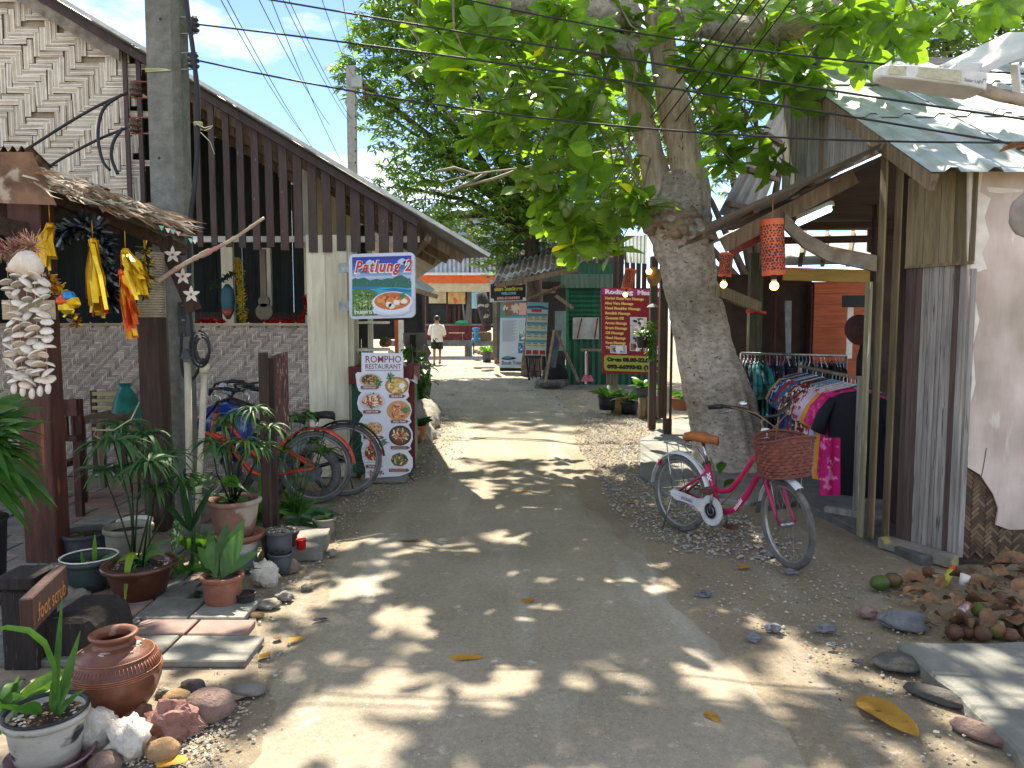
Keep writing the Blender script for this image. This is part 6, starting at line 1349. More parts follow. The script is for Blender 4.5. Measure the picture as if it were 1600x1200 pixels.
m = MB(); m.tube([r_a, r_b], .016, 8); m.build('rail', WOOD, fr); m = MB(); a, b = G(1290, 796, .06), G(1345, 806, .06); m.beam(a, b, .06, .06); m.build('foot', GREYPL, fr)
pbox('upright', 1246, 1254, 690, 566, 8.32, .05, GREYPL, fr, zb=.05)
rd = (r_b-r_a).normalized(); acr = V(rd.y, -rd.x, 0)
fab = ['black plain', 'magenta floral', 'magenta pale-vined', 'mustard orange', 'lilac floral', 'lilac and red', 'rose patterned', 'crimson checked', 'maroon and white', 'wine dotted', 'crimson leaf', 'maroon flecked', 'blue and gold', 'red and blue', 'blue floral', 'royal blue', 'navy and white', 'straw yellow']
mid_ = [11, 10, 10, 9, 8, 6, 7, 4, 5, 5, 4, 5, 3, 2, 3, 1, 1, 0]
for i in range(18):
    s_ = .035+.93*(i/17)**1.05; c = r_a.lerp(r_b, s_); ax_ = rd*1; k = i/17
    acx = (acr+rd*(-.55+jit(.12))).normalized()
    garment(c, Vector((-acx.y, acx.x, 0)), acx, .5 if i else .46, (1.0 if i == 0 else .9) if i < 3 else R.uniform(.78, .98), .075, CM[mid_[i]], '%s shirt, %s on the front rack' % (fab[i], ('nearest the post' if i == 0 else 'one of the nearest' if i < 4 else 'towards the middle' if i < 12 else 'near the far end')), 'shirts on the front rack', skew=i)
m = MB(); c0 = P(1296, 700, 6.2); m.smooth = True
sk = thing('sarong', 'magenta sarong with pale floral print hanging below the shirts', 'sarong', c0-V(0, 0, .35)); ss = []
for i in range(7):
    for j in range(9): ss.append(P(1281+j*4, 684+i*15, 6.05+.02*math.sin(j*1.3+i*.2)))
m.add(ss, [(i*9+j, i*9+j+1, (i+1)*9+j+1, (i+1)*9+j) for i in range(6) for j in range(8)]); m.build('cloth', clothmat('sarong_cloth', '#c2146c', '#d878a8', 16, .56), sk)

bk_ = thing('clothes_rack', 'long dark back rail packed with shirts below the orange wall', 'rack', G(1240, 660))
b_a, b_b = P(1158, 552, 8.9), P(1322, 556, 8.9); m = MB(); m.tube([b_a, b_b], .016, 8); m.build('rail', STEEL, bk_)
for p in (b_a, b_b): m = MB(); m.tube([p, V(p.x, p.y, 0)], .016, 8); m.build('upright', STEEL, bk_)
ORD = [(a+b) for a in ('', 'twenty-') for b in ('first second third fourth fifth sixth seventh eighth ninth tenth eleventh twelfth thirteenth fourteenth fifteenth sixteenth seventeenth eighteenth nineteenth twentieth'.split() if not a else 'first second third fourth fifth sixth seventh eighth ninth'.split())]
bm = [16, 17, 12, 15, 13, 12, 13, 14, 14, 16, 14, 12, 14, 16, 17, 14, 16, 14, 17, 16, 12, 16, 17, 11, 16, 17, 16, 11]
for i in range(28):
    c = b_a.lerp(b_b, .03+.94*i/27); acx = V(.35+jit(.15), 1, 0).normalized(); z_ = i
    garment(c, Vector((-acx.y, acx.x, 0)), acx, .5, R.uniform(.8, 1.1), .06, CM[bm[i]], '%s shirt, %s from the left on the back rail' % ({11: 'black', 12: 'dark teal', 13: 'bright teal', 14: 'navy patterned', 15: 'pale teal', 16: 'charcoal speckled', 17: 'plum speckled'}[bm[i]], ORD[i]), 'shirts on the back rail', skew=i)
# ------------------------------------------------------------------ trees
BARK = M('pale_bark', '#c9beb0', '#948a7d', 11, (1.2, 1.2, 2.0), .95, 1.0, bscale=17, spots=('#5a5046', 24, .62), dirt=.42)
BARK2 = M('dark_bark', '#5d5146', '#3d342c', 6, (2, 2, .8), .95, .8, bscale=20)
BIGLEAF = M('big_leaf', '#86ab44', '#648f34', 5, rough=.36, bump=.2, bscale=9, transl=.5, vc=True, rnd=.25, tcol=(1.75, 1.65, .45), spec=.5)
FARLEAF = M('far_leaf', '#82a058', '#5c8042', 3, rough=.4, bump=0, transl=.42, vc=True, tcol=(1.8, 1.7, .5), spec=.5)
bt = thing('almond_tree', 'big leaning large-leaved tree with a gnarled pale trunk by the lane', 'tree', G(1142, 742))
YT = 8.25
def bark_tube(m, pts, rs, n=30, amp=.06, fq=3.2, knob=None, gro=.0):
    q = []; rr = []
    for i in range(len(pts)-1):
        k = max(2, int((pts[i+1]-pts[i]).length/.05))
        p0, p1, p2, p3 = pts[max(i-1, 0)], pts[i], pts[i+1], pts[min(i+2, len(pts)-1)]
        for j in range(k):
            t = j/k; q.append(.5*((2*p1)+(p2-p0)*t+(2*p0-5*p1+4*p2-p3)*t*t+(3*p1-p0-3*p2+p3)*t**3)); rr.append(rs[i]+(rs[i+1]-rs[i])*t)
    q.append(pts[-1]); rr.append(rs[-1]); o = len(m.v); m.tube(q, rr, n)
    for i in range(o, o+len(q)*n):
        p = Vector(m.v[i]); c = q[(i-o)//n]; d = p-c; r = d.length
        k = 1+amp*1.6*mnoise.noise(p*fq*.6)+amp*mnoise.noise(V(p.x*fq, p.y*fq, p.z*fq*1.6)*1.7)+amp*.45*mnoise.noise(V(p.x, p.y, p.z*2.2)*11)
        an = math.atan2(d.y, d.x); k += gro*(abs(mnoise.noise(V(math.cos(an)*2.2, math.sin(an)*2.2, p.z*.55)))-.22)
        if knob:
            for kc, kr, ka in knob: k += ka*math.exp(-((p-kc).length/kr)**2)
        m.v[i] = tuple(c+d*k)
m = MB(); m.smooth = True
kn = [(P(1062, 352, YT-.42), .2, .2), (P(1100, 372, YT-.4), .15, .36), (P(1020, 345, YT-.35), .2, .24), (P(1075, 395, YT-.42), .12, -.16), (P(1130, 640, YT-.5), .08, .12), (P(1160, 520, YT-.45), .07, .12), (P(1065, 520, YT-.4), .06, .1), (P(1120, 560, YT-.5), .06, .1)]
w = lambda px: px/2/FPX*YT*.94
bark_tube(m, [P(1146, 790, YT), P(1142, 740, YT), P(1134, 690, YT), P(1129, 645, YT), P(1118, 600, YT), P(1103, 550, YT), P(1090, 480, YT), P(1079, 440, YT), P(1074, 400, YT), P(1061, 345, YT), P(1064, 300, YT), P(1062, 270, YT)], [w(180), w(142), w(116), w(106), w(102), w(94), w(90), w(90), w(88), w(100), w(84), w(70)], 56, .07, 3, kn, .22)
m.mi = 1
bark_tube(m, [P(1044, 370, YT), P(1032, 300, YT), P(1014, 230, YT-.05), P(998, 165, YT-.05), P(990, 90, YT), P(982, 30, YT), P(974, -60, YT+.1), P(950, -300, YT+.4)], [w(40), w(46), w(42), w(38), w(36), w(36), w(34), w(24)], 30, .06, 3.2, None, .14)
bark_tube(m, [P(1080, 370, YT-.05), P(1080, 300, YT-.08), P(1066, 230, YT-.1), P(1052, 165, YT-.1), P(1040, 100, YT), P(1030, 40, YT), P(1020, -60, YT), P(1040, -320, YT)], [w(46), w(52), w(52), w(50), w(46), w(42), w(38), w(24)], 30, .05, 3.2, None, .14)
BARKU = M('tan_bark', '#d6c6ae', '#a8947c', 7, (2.6, 2.6, .55), .92, 1.0, bscale=14, spots=('#5f4e3e', 12, .64), dirt=.3); m.build('trunk', [BARK, BARKU], bt)
BURL = M('burl_bark', '#b39d84', '#786550', 9, (1, 1, 2), .95, 1.0, bscale=12, dirt=.3)
for bx_, by_, br, bs_ in ((1058, 350, .24, 1), (1096, 366, .15, 4), (1026, 346, .14, 7)):
    q = MB(); q.smooth = True; c_ = P(bx_, by_, YT-.2); q.blob(c_, (br, br*.9, br*.85), 30, 20, .3, 2.2, bs_); q.v = [tuple(Vector(p)+(Vector(p)-c_).normalized()*(.03*math.sin((Vector(p)-c_).length*60+(Vector(p).x+Vector(p).z)*40)+.04*mnoise.noise(Vector(p)*14))) for p in q.v]; q.build('burl', BURL, bt)
def limb(pts, rs): q = MB(); q.smooth = True; bark_tube(q, pts, rs, 14, .08, 4); return q.build('limb', BARK, bt)
limb([P(1030, 30, YT), P(1100, 38, YT-.6), P(1170, 48, YT-1.0), P(1235, 40, YT-1.4), P(1300, 20, YT-1.7), P(1400, -60, YT-2.0)], [.13, .13, .125, .12, .1, .07])
limb([P(985, 30, YT), P(930, 12, YT-.6), P(860, 2, YT-1.0), P(780, -4, YT-1.3), P(640, -60, YT-1.6)], [.15, .13, .115, .1, .05])
limb([P(1000, 80, YT), P(960, 72, YT-.2), P(930, 78, YT-.4), P(905, 60, YT-.6)], [.14, .12, .08, .04])
twigs = MB(); twigs.smooth = True
HW = M('twig_bark', '#8a7c68', '#6a5e4e', 8)
leaves = []      # (matrix, proto, colour-key)
protos_l = []
for k in range(6):
    q = MB(); q.smooth = True; b_ = (1.0, .82, 1.2, .95, 1.35, .7)[k]; q.col = mul((1, 1.02, .9), b_); q.leaf(V(0, 0, 0), V(1, 0, 0), 1, (.46, .42, .5, .44, .4, .48)[k], droop=(.15, .3, .05, .4, .2, .1)[k], fold=(.18, .3, .12, .22, .3, .1)[k], seg=6, shape='ob', wave=(.02, .05, .0, .06, .03, .02)[k])
    mid = q.v[1::3]; q.col = mul((1.9, 1.75, 1.5), b_); q.add([V(*p)+V(0, s*.011*(1-.7*i/6), .004) for i, p in enumerate(mid) for s in (-1, 1)], [(2*i, 2*i+2, 2*i+3, 2*i+1) for i in range(6)]); protos_l.append(q)
YEL = MB(); YEL.smooth = True; YEL.col = (5.5, 2.9, .5); YEL.leaf(V(0, 0, 0), V(1, 0, 0), 1, .46, droop=.2, fold=.2, seg=6, shape='ob')
protos_l.append(YEL)
def rosette(c, L, n, up, seed, spread=1.0, yel=0.0):
    q = random.Random(seed); up = Vector(up).normalized(); u = up.orthogonal().normalized(); v = up.cross(u)
    for i in range(n):
        a = i*2.39996+q.uniform(-.3, .3); el = q.uniform(-.15, .75)*spread; d = (u*math.cos(a)+v*math.sin(a)+up*el).normalized()
        l = L*q.uniform(.7, 1.1); nrm = (up+V(q.uniform(-.5, .5), q.uniform(-.5, .5), q.uniform(-.2, .5))).normalized(); x = d; y = nrm.cross(x)
        if y.length < .05: continue
        y.normalize(); z = x.cross(y); mt = Matrix((x, y, z)).transposed().to_4x4(); mt = Matrix.Translation(c+up*q.uniform(-.05, .05)) @ mt @ Matrix.Scale(l, 4)
        k = 6 if q.random() < yel else q.randrange(6)
        leaves.append((mt, k))
vis = [(700, 60, 6.6), (740, 100, 6.4), (690, 125, 6.7), (760, 40, 6.3), (805, 60, 6.6), (850, 40, 6.4), (885, 25, 6.3), (715, 15, 6.5), (830, 120, 7), (865, 130, 7.5), (880, 235, 8), (860, 180, 7.8), (930, 60, 7), (905, 185, 8), (985, 305, 7.6), (1000, 325, 7.6), (965, 325, 7.7), (920, 262, 8.5), (850, 330, 9), (885, 300, 9), (830, 285, 9), (940, 350, 9), (992, 120, 7.6), (1035, 55, 7.2), (1062, 100, 7.3), (1100, 20, 7), (1128, 205, 7.4), (1160, 200, 7.2), (1180, 160, 7), (1215, 100, 6.8), (1232, 140, 6.6), (1150, 245, 7.4), (1205, 245, 7.2), (1130, 120, 7.4), (1265, 130, 6.6), (1250, 25, 6.5), (1300, 45, 6.2), (1340, 80, 6.6), (1480, 25, 5.0), (1525, 15, 5.2), (1445, 50, 6), (1385, 25, 6), (1400, 70, 6.8), (790, 150, 7.2), (770, 195, 8.5), (745, 205, 8.6), (810, 220, 8.4), (680, 20, 6.8), (1320, 15, 6), (1190, 20, 6.6), (1570, 5, 5.2), (1220, 60, 7.4), (1360, 100, 8), (1310, 90, 8), (1270, 85, 8), (880, 360, 9), (905, 380, 9.2), (862, 350, 9.4), (932, 372, 9.3), (840, 312, 9), (800, 240, 8.8), (960, 395, 9.4)]
sd = 1
for px, py, Y in vis:
    for k in range(2 if Y > 5.5 else 1):
        c = P(px+R.uniform(-14, 14), py+R.uniform(-12, 12), Y+jit(.25)); rosette(c, R.uniform(.25, .36), R.randint(8, 11), (jit(.5), -.3+jit(.4), .75 if R.random() < .6 else -.35), sd, yel=.012); sd += 1
        h = c+V(jit(.5), .4+jit(.3), .5+R.random()*.4); twigs.tube([c, c.lerp(h, .5)+V(jit(.08), jit(.08), jit(.08)), h], [.006, .009, .012], 4)
for i in range(230):      # fill of the visible crown
    while True:
        px, py, Y = R.uniform(650, 1330), R.uniform(-90, 330), R.uniform(7.4, 11.5)
        lim = 120+max(0, (px-650))*.85 if px < 900 else (340 if px < 1010 else (60 if px < 1110 else 235-(px-1110)*.5))
        if px < 720 and py > 130: continue
        if py < lim and not (1000 < px < 1110 and py > 60 and Y < 8.3): break
    c = P(px, py, Y); rosette(c, R.uniform(.24, .34), R.randint(8, 10), (jit(.5), jit(.5)-.2, .8), sd, yel=.01); sd += 1
    if i % 2: h = c+V(jit(.4), jit(.3), R.random()*.7); twigs.tube([c, h], [.006, .011], 4)
ov = 0
while ov < 660:      # crown overhead, above the picture
    z = R.uniform(5.2, 10.2); x, y = R.uniform(-4.6, 5.6)-.085*z, R.uniform(-.2, 8.6)+.69*z
    px, py, f = PIX((x, y, z))
    if py > -45: continue
    if ((x-.4)/5.8)**2+((y-.69*z-4.0)/5.0)**2 > 1: continue
    if mnoise.noise(V(x*1.9, (y-.69*z)*1.9, 0)) < -.15 or (x > 2.5 and R.random() < .6): continue
    rosette(V(x, y, z), R.uniform(.22, .34), R.randint(8, 11), (jit(.4), jit(.4), 1), sd); sd += 1; ov += 1
twigs.build('twigs', HW, bt, kind='stuff')
def vis_size(it):
    p = it[0].translation; px, py, f = PIX(p); s = it[0].to_scale()[0]
    return s/f if (-20 < px < 1620 and -30 < py < 1200 and f > 0) else -1
leaves.sort(key=vis_size, reverse=True)
pl_ = [None]*7
for mt, k in leaves[:300]:
    if pl_[k] is None: o = pl_[k] = protos_l[k].build('leaf', BIGLEAF, bt, local=True)
    else: o = pl_[k].copy(); COL.objects.link(o)
    o.matrix_local = Matrix.Translation(-ORG[bt]) @ mt
fol = MB(); fol.smooth = True
for mt, k in leaves[300:]:
    q = protos_l[k]; kk = R.uniform(.8, 1.15) if k < 6 else 1; pv = [mt @ Vector(p) for p in q.v[:21]]; fol.col = mul(q.c[0], kk) if k < 6 else q.c[0]; fol.add(pv, q.f[:12])
fol.build('foliage', BIGLEAF, bt, kind='stuff')
FRUIT = M('green_fruit', '#7d9450', '#5f7638', 6, rough=.5, bump=.1)
fq_ = None
for px, py, Y in ((858, 265, 8.6), (845, 140, 7), (862, 172, 7.4), (820, 275, 8.8), (835, 290, 8.8), (812, 280, 8.8), (885, 330, 8.6), (878, 385, 9), (890, 320, 8.6), (1110, 75, 7), (1125, 90, 7), (1140, 98, 7), (940, 155, 7.2), (948, 175, 7.2), (720, 135, 6.7), (735, 140, 6.7), (805, 205, 8), (880, 318, 8.6)):
    q = MB(); q.smooth = True
    if fq_ is None: q.lathe([(.001, -.075), (.03, -.06), (.052, -.02), (.05, .015), (.03, .04), (.01, .05), (.004, .1)], (0, 0, 0), 6); o = fq_ = q.build('fruit', FRUIT, bt, local=True)
    else: o = fq_.copy(); COL.objects.link(o)
    o.location = P(px, py, Y)-ORG[bt]; o.rotation_euler = (jit(.3), jit(.3), jit(3))
# wood chunk on the fork and shoots at the tree foot
t = thing('sapling', 'broad-leaved green sapling at the foot of the big tree', 'plant', G(1128, 775))
for px, py in ((1098, 708), (1128, 712), (1090, 735), (1140, 750), (1080, 755), (1090, 765), (1118, 770)): s0 = G(1120, 775); e = P(px, py, 6.75); strap(t, s0.lerp(e, .55), e-s0+V(0, 0, .05), .2, .1, LEAFM, .3, 5, mul((1, 1.1, .9), R.uniform(.8, 1.2)), 'ob')
m = MB(); m.tube([G(1120, 775), P(1118, 740, 6.75), P(1110, 715, 6.75)], .008, 5); m.build('stem', HW, t)
# ------------------------------------------------------------------ trees behind
def far_tree(label, trunk, Y, clumps, nper, L, cols, W=.34, name='mango_tree', yspread=2.0, droop=.55, core=True):
    t = thing(name, label, 'tree', V(P(trunk[0], 560, Y).x, Y, 0)); b = V(P(trunk[0], 560, Y).x, Y, 0)
    m = MB(); m.smooth = True; tops = []
    cs = [(P(px, py, Y), r/FPX*Y) for px, py, r in clumps]; fork = b+V(0, 0, cs[0][0].z*.45)
    bark_tube(m, [b, b.lerp(fork, .5)+V(.1, 0, 0), fork], [.3, .25, .2], 12, .08, 2); 
    for c, r in cs: m.tube([fork, fork.lerp(c, .5)+V(0, 0, .3), c], [.12, .07, .02], 6)
    m.build('trunk', BARK2, t); m = MB(); m.smooth = True
    for c, r in cs:
        for i in range(int(nper*r*r)):
            d = V(R.gauss(0, 1), R.gauss(0, 1), R.gauss(0, 1)).normalized()*(R.random()**.45); p = c+V(d.x*r, d.y*r*yspread*.8, d.z*r)
            px, py, f = PIX(p); base = R.choice(cols); k0 = R.uniform(.75, 1.2)
            n = R.randint(5, 7); ph = R.random()*6.28
            for j in range(n):
                a = ph+j*6.283/n; dd = V(math.cos(a), math.sin(a), R.uniform(-.5, .35)); l = L*R.uniform(.7, 1.15); m.col = mul(base, k0*R.uniform(.85, 1.15))
                x = dd.normalized(); s_ = x.cross(V(0, 0, 1)).normalized()*(l*W*.5); q1 = p+x*(l*.45)-V(0, 0, droop*l*.12); q2 = p+x*l-V(0, 0, droop*l*.55)
                m.add([p, q1-s_, q2, q1+s_], [(0, 1, 2, 3)])
    m.build('crown', FARLEAF, t, kind='stuff'); return t
C1 = [(.8, .95, .8), (.95, 1, .8), (.7, .85, .75), (1.1, 1.1, .75)]
far_tree('tall dense dark green tree rising behind the green shed', (830, 560), 22, [(625, 90, 80), (700, 40, 100), (590, 170, 45), (660, 220, 80), (750, 170, 105), (730, 290, 90), (800, 330, 75), (850, 250, 100), (555, 125, 32), (535, 105, 22), (690, 340, 45), (620, 290, 45), (900, 330, 75), (880, 120, 110), (810, 50, 105), (770, 395, 38), (580, 60, 40), (950, 220, 90), (640, -40, 90), (760, -60, 110)], 190, .25, C1)
far_tree('broad leafy tree behind the big trunk and tin roof', (1180, 560), 18, [(1000, 300, 60), (1040, 200, 90), (1100, 100, 110), (1180, 60, 90), (1260, 60, 90), (1340, 30, 90), (1140, 240, 70), (950, 330, 50)], 190, .24, C1, name='leafy_tree')
far_tree('sunlit pale yellow-green tree behind the street lamp', (1560, 560), 15, [(1430, 60, 55), (1500, 80, 70), (1580, 60, 80), (1640, 90, 70), (1460, 20, 60), (1560, -20, 80)], 420, .13, [(1.7, 1.6, .8), (1.3, 1.3, .8), (2.0, 1.9, 1.0)], .5, name='acacia_tree', droop=.2)
# bare pale twigs in front of the dark tree
m = MB(); m.smooth = True
base = P(985, 230, 13)
for pts in ([(985, 230), (900, 245), (820, 262), (740, 272), (690, 285)], [(820, 262), (770, 280), (720, 292)], [(900, 245), (850, 235), (800, 238)], [(740, 272), (710, 262), (680, 268)], [(760, 270), (735, 285), (700, 300)]): m.tube([P(x, y, 13+jit(.2)) for x, y in pts], [.03-.005*i for i in range(len(pts))], 5)
m.build('bare_branch', M('grey_twig', '#8f8778', '#6f685c', 9), bt)
# ------------------------------------------------------------------ far end of the lane
fs = thing('orange_fronted_shop', 'far shop with orange fascia, balcony and red block wall', 'shop', V(P(715, 545, 34).x, 34, 0)); YF2 = 34
def fb2(name, x0, y0, x1, y1, mat, d=.1, dy=0, parent=fs, Y=YF2): m = MB(); m.box(P(x0, y1, Y+dy), P(x1, y0, Y+dy)+V(0, d, 0)); return m.build(name, mat, parent)
ORF = M('orange_fascia', '#d9652c', '#c2541f', 5, rough=.6, bump=.05); BEI = M('beige_paint', '#c9bc9c', '#b0a384', 5, rough=.7, bump=.1); DKG = M('glass_and_shade', '#2a2c2c', '#1a1c1c', 5, rough=.3, bump=.02); BRK = M('red_block', '#7d3a32', '#632a25', 6, rough=.8, bump=.2, rnd=.15)  # the dark glass colour also stands for shade in open shop fronts
fb2('upper_wall', 560, 330, 900, 426, M('pale_blue_wall', '#9aa8b8', '#7f8ea0', 4), .2, 1.2)
for x in range(680, 800, 7): fb2('balcony_bar', x, 398, x+3.2, 428, M('white_bar', '#b8c0cc', '#98a2b0', 6), .05, .1)
fb2('balcony_rail', 640, 396, 800, 399, M('blue_rail', '#4a5a86', '#3a476c', 6), .06, .1)
fb2('fascia', 640, 430, 800, 442, ORF, .1, -.05); fb2('fascia_trim', 640, 426, 800, 430, WHITE, .14, -.08)
fb2('beige_band', 640, 442, 800, 456, BEI, .1, 0); fb2('dark_interior', 640, 456, 800, 512, DKG, .1, .6)  # dark sheet paints the shade inside the openings
for x in (664, 697, 742, 770): fb2('pillar', x, 452, x+3, 530, DWOOD, .1, .1)
for x in (701, 709, 716): fb2('timber', x, 478, x+3, 508, M('red_timber', '#6e4a38', '#4f3226', 5), .05, .3)
fb2('poster', 670, 456, 697, 474, M('cream_poster', '#c9b894', '#a89470', 3, spots=('#b05a3a', 2, .62)), .03, .05); fb2('poster', 700, 454, 727, 475, M('food_poster', '#c9a86c', '#a8824a', 3, spots=('#c2603a', 2.2, .58)), .03, .05); fb2('poster', 737, 455, 760, 482, M('sky_poster', '#a8c4d0', '#7fa8bc', 3), .03, .05)
for r_ in range(2):
    for c_ in range(8): fb2('block', 640+c_*15.2+(7 if r_ else 0), 509+r_*11.5, 640+c_*15.2+14.6+(7 if r_ else 0), 520+r_*11.5, BRK, .2, -.1)
fb2('ledge', 640, 506, 770, 509, CONC, .3, -.12); fb2('kerb', 600, 532, 800, 541, CONC, .6, -.5)
m = MB(); m.blob(P(722, 504, 33.6), (.3, .15, .1), amp=.1); m.build('green_bag', M('green_bag', '#3fa878', '#2c7f5a', 9), None, 'small green bag on the far ledge', 'bag')
# left dark shop side with standing boards
ls = thing('dark_shop_front', 'dark shop front with posts behind the sign board on the left', 'shop', V(P(640, 560, 20).x, 20, 0))
fb2('shade_panel', 560, 455, 664, 530, DKG, .1, 0, ls, 20); fb2('post', 617, 500, 622, 560, M('orange_post', '#a8562c', '#84401f', 5), .1, -1, ls, 20); fb2('post', 623, 500, 630, 562, WHITE, .1, -1.1, ls, 20); fb2('post', 660, 450, 663, 530, DWOOD, .1, -.2, ls, 20)  # dark panel takes the place of the shop's shaded interior
m = MB(); m.add([P(640, 440, 17), P(652, 433, 18), P(680, 452, 18.5), P(668, 462, 17)], [(0, 1, 2, 3)]); m.build('awning', TINB, ls)
m = MB(); m.beam(P(645, 452, 17), P(684, 464, 17), .1, .1); m.build('awning_pole', WOOD, ls)
# weathered lane pole with blue rod
lp = thing('timber_pole', 'grey weathered timber pole with wires beside the far lane', 'pole', G(731, 556))
Yl = G(731, 556).y; m = MB(); m.smooth = True; bark_tube(m, [V(P(732, 556, Yl).x, Yl, 0), P(732, 500, Yl), P(735, 450, Yl), P(733, 395, Yl), P(735, 330, Yl)], [.17, .15, .14, .13, .12], 12, .06, 2); m.build('shaft', M('grey_timber', '#8c877e', '#6a665e', 4, (5, 5, .7)), lp)
m = MB(); m.tube([P(729, 530, Yl-.3), P(721, 455, Yl-.3), P(724, 450, Yl-.3)], .04, 6); m.build('leaning_stick', M('grey_timber2', '#9a958c', '#7a766e', 5), lp)
m = MB(); m.tube([P(735, 552, Yl-.3), P(731, 515, Yl-.3)], .035, 6); m.build('blue_rod', M('blue_paint', '#3a8ec0', '#2a719c', 6), lp)
# blue stand, small table, rocks
bs = thing('blue_stand', 'bright blue plastic stand by the far table', 'stand', P(744, 533, 26)); m = MB(); c0 = P(744, 533, 26); m.lathe([(.001, 0), (.18, 0), (.15, .08), (.07, .12), (.07, .32), (.12, .36), (.12, .45), (.001, .46)], c0, 14); m.build('body', MATS['blue_paint'], bs)
tb2 = thing('stone_table', 'small table with crate and drapes left of the massage sign', 'table', G(757, 556)); Yt = 26
fb2('top', 737, 533, 770, 536, CONC, .6, 0, tb2, Yt); fb2('leg', 739, 536, 741, 554, BLACKP, .1, 0, tb2, Yt); fb2('crate', 749, 519, 766, 533, WOOD, .4, .1, tb2, Yt)
m = MB(); m.smooth = True; m.tube([P(752, 458, 25.6), P(756, 480, 25.6), P(760, 505, 25.6), P(763, 517, 25.6)], [.18, .22, .16, .1], 9); m.build('hanging_drape', M('dark_drape', '#3a3634', '#242120', 6, spots=('#9a958c', 5, .6)), tb2)
for i in range(7): m = MB(); m.blob(G(745+i*5, 552+R.uniform(-3, 6))+V(0, 0, .08), (.16, .14, .13), 9, 6, .3, 2, i+20); m.build('rock', ROCKM['coral' if i % 2 else 'tan'], None, 'pale rock %s of the heap under the far table' % ('at the left end', 'second from the left', 'third from the left', 'in the middle', 'right of the middle', 'second from the right', 'at the right end')[i], 'rock', 'rocks under the far table')
# ------------------------------------------------------------------ green shed and its boards
YSH = 18.5
gs = thing('green_shed', 'green tin shed with a rusted sloping roof and white hatch', 'shed', V(P(935, 600, YSH).x, YSH, 0))
GT = M('green_tin', '#1f5f44', '#174a36', 3, (6, 6, .5), .55, .15, dirt=.3)
def corr(name, x0, y0, x1, y1, Y, mat, parent, n=24, horiz=False):
    a, b = P(x0, y1, Y), P(x1, y0, Y); m = MB(); vs = []
    for i in range(n+1):
        s = i/n; h = .018*(1 if i % 2 else -1)
        if horiz: z = a.z+(b.z-a.z)*s; vs += [V(a.x, Y+h, z), V(b.x, Y+h, z)]
        else: x = a.x+(b.x-a.x)*s; vs += [V(x, Y+h, max(0, a.z)), V(x, Y+h, b.z)]
    m.add(vs, [(2*i, 2*i+2, 2*i+3, 2*i+1) for i in range(n)]); return m.build(name, mat, parent)
corr('upper_wall', 887, 450, 1030, 508, YSH, GT, gs, 16, True); corr('lower_wall', 887, 508, 1030, 602, YSH+.02, GT, gs, 30)
corr('gable_panel', 904, 412, 960, 432, YSH-.05, GT, gs, 14); corr('eave_panel', 876, 428, 965, 450, YSH-.1, M('faded_green_tin', '#5f7562', '#4a5c4e', 3, (6, 6, .5), .7, .2), gs, 22)
fb2('corner_post', 884, 448, 889, 605, M('green_post', '#2a6e4e', '#1f5a40', 5), .1, -.05, gs, YSH)
fb2('hatch', 895, 496, 936, 530, M('white_hatch', '#b8b8b0', '#9a9a92', 5), .05, -.08, gs, YSH)
for x0, x1 in ((902, 909), (929, 934)): m = MB(); m.beam(P(x0, 529, YSH-.16), P(x1, 497, YSH-.16), .06, .03); m.build('hatch_brace', RED, gs)
m = MB(); rp0, rp1 = P(768, 444, YSH+.6), P(968, 396, YSH-.2); back = V(.3, 4.5, 1.1); vs = []
for i in range(41): s = i/40; h = .03*(1 if i % 2 else -1); q = rp0.lerp(rp1, s); vs += [q+V(0, 0, h), q+back+V(0, 0, h)]
m.add(vs, [(2*i, 2*i+2, 2*i+3, 2*i+1) for i in range(40)]); m.build('roof', M('rusty_roof', '#857a70', '#5f5048', 3, rough=.8, spots=('#b0b0aa', 2.2, .55)), gs)
m = MB(); m.beam(P(775, 447, YSH+.5), P(905, 420, YSH), .08, .12); m.build('eave_beam', WOOD, gs); m = MB(); m.beam(P(824, 468, YSH-.3), P(880, 446, YSH-.3), .06, .08); m.build('awning_rail', WOOD, gs); m = MB(); m.beam(P(868, 462, YSH-.3), P(896, 482, YSH-.3), .06, .08); m.build('brace', WOOD, gs)
m = MB(); m.add([P(822, 470, YSH-.4), P(880, 446, YSH-.4), P(884, 446, YSH+.6), P(830, 468, YSH+.6)], [(0, 1, 2, 3)]); m.build('small_awning', DWOOD, gs)
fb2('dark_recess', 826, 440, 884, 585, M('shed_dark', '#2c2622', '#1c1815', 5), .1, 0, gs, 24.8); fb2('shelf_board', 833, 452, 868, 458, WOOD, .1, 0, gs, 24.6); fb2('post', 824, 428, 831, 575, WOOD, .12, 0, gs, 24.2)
fb2('notice', 867, 486, 885, 548, M('faded_notice', '#6f8488', '#586c70', 3, spots=('#8a3a34', 1.5, .62)), .04, 0, gs, 23.5)
m = MB(); m.box(P(835, 612, YSH-.6), P(1000, 601, YSH-.1)); m.build('step', SLABM, gs)
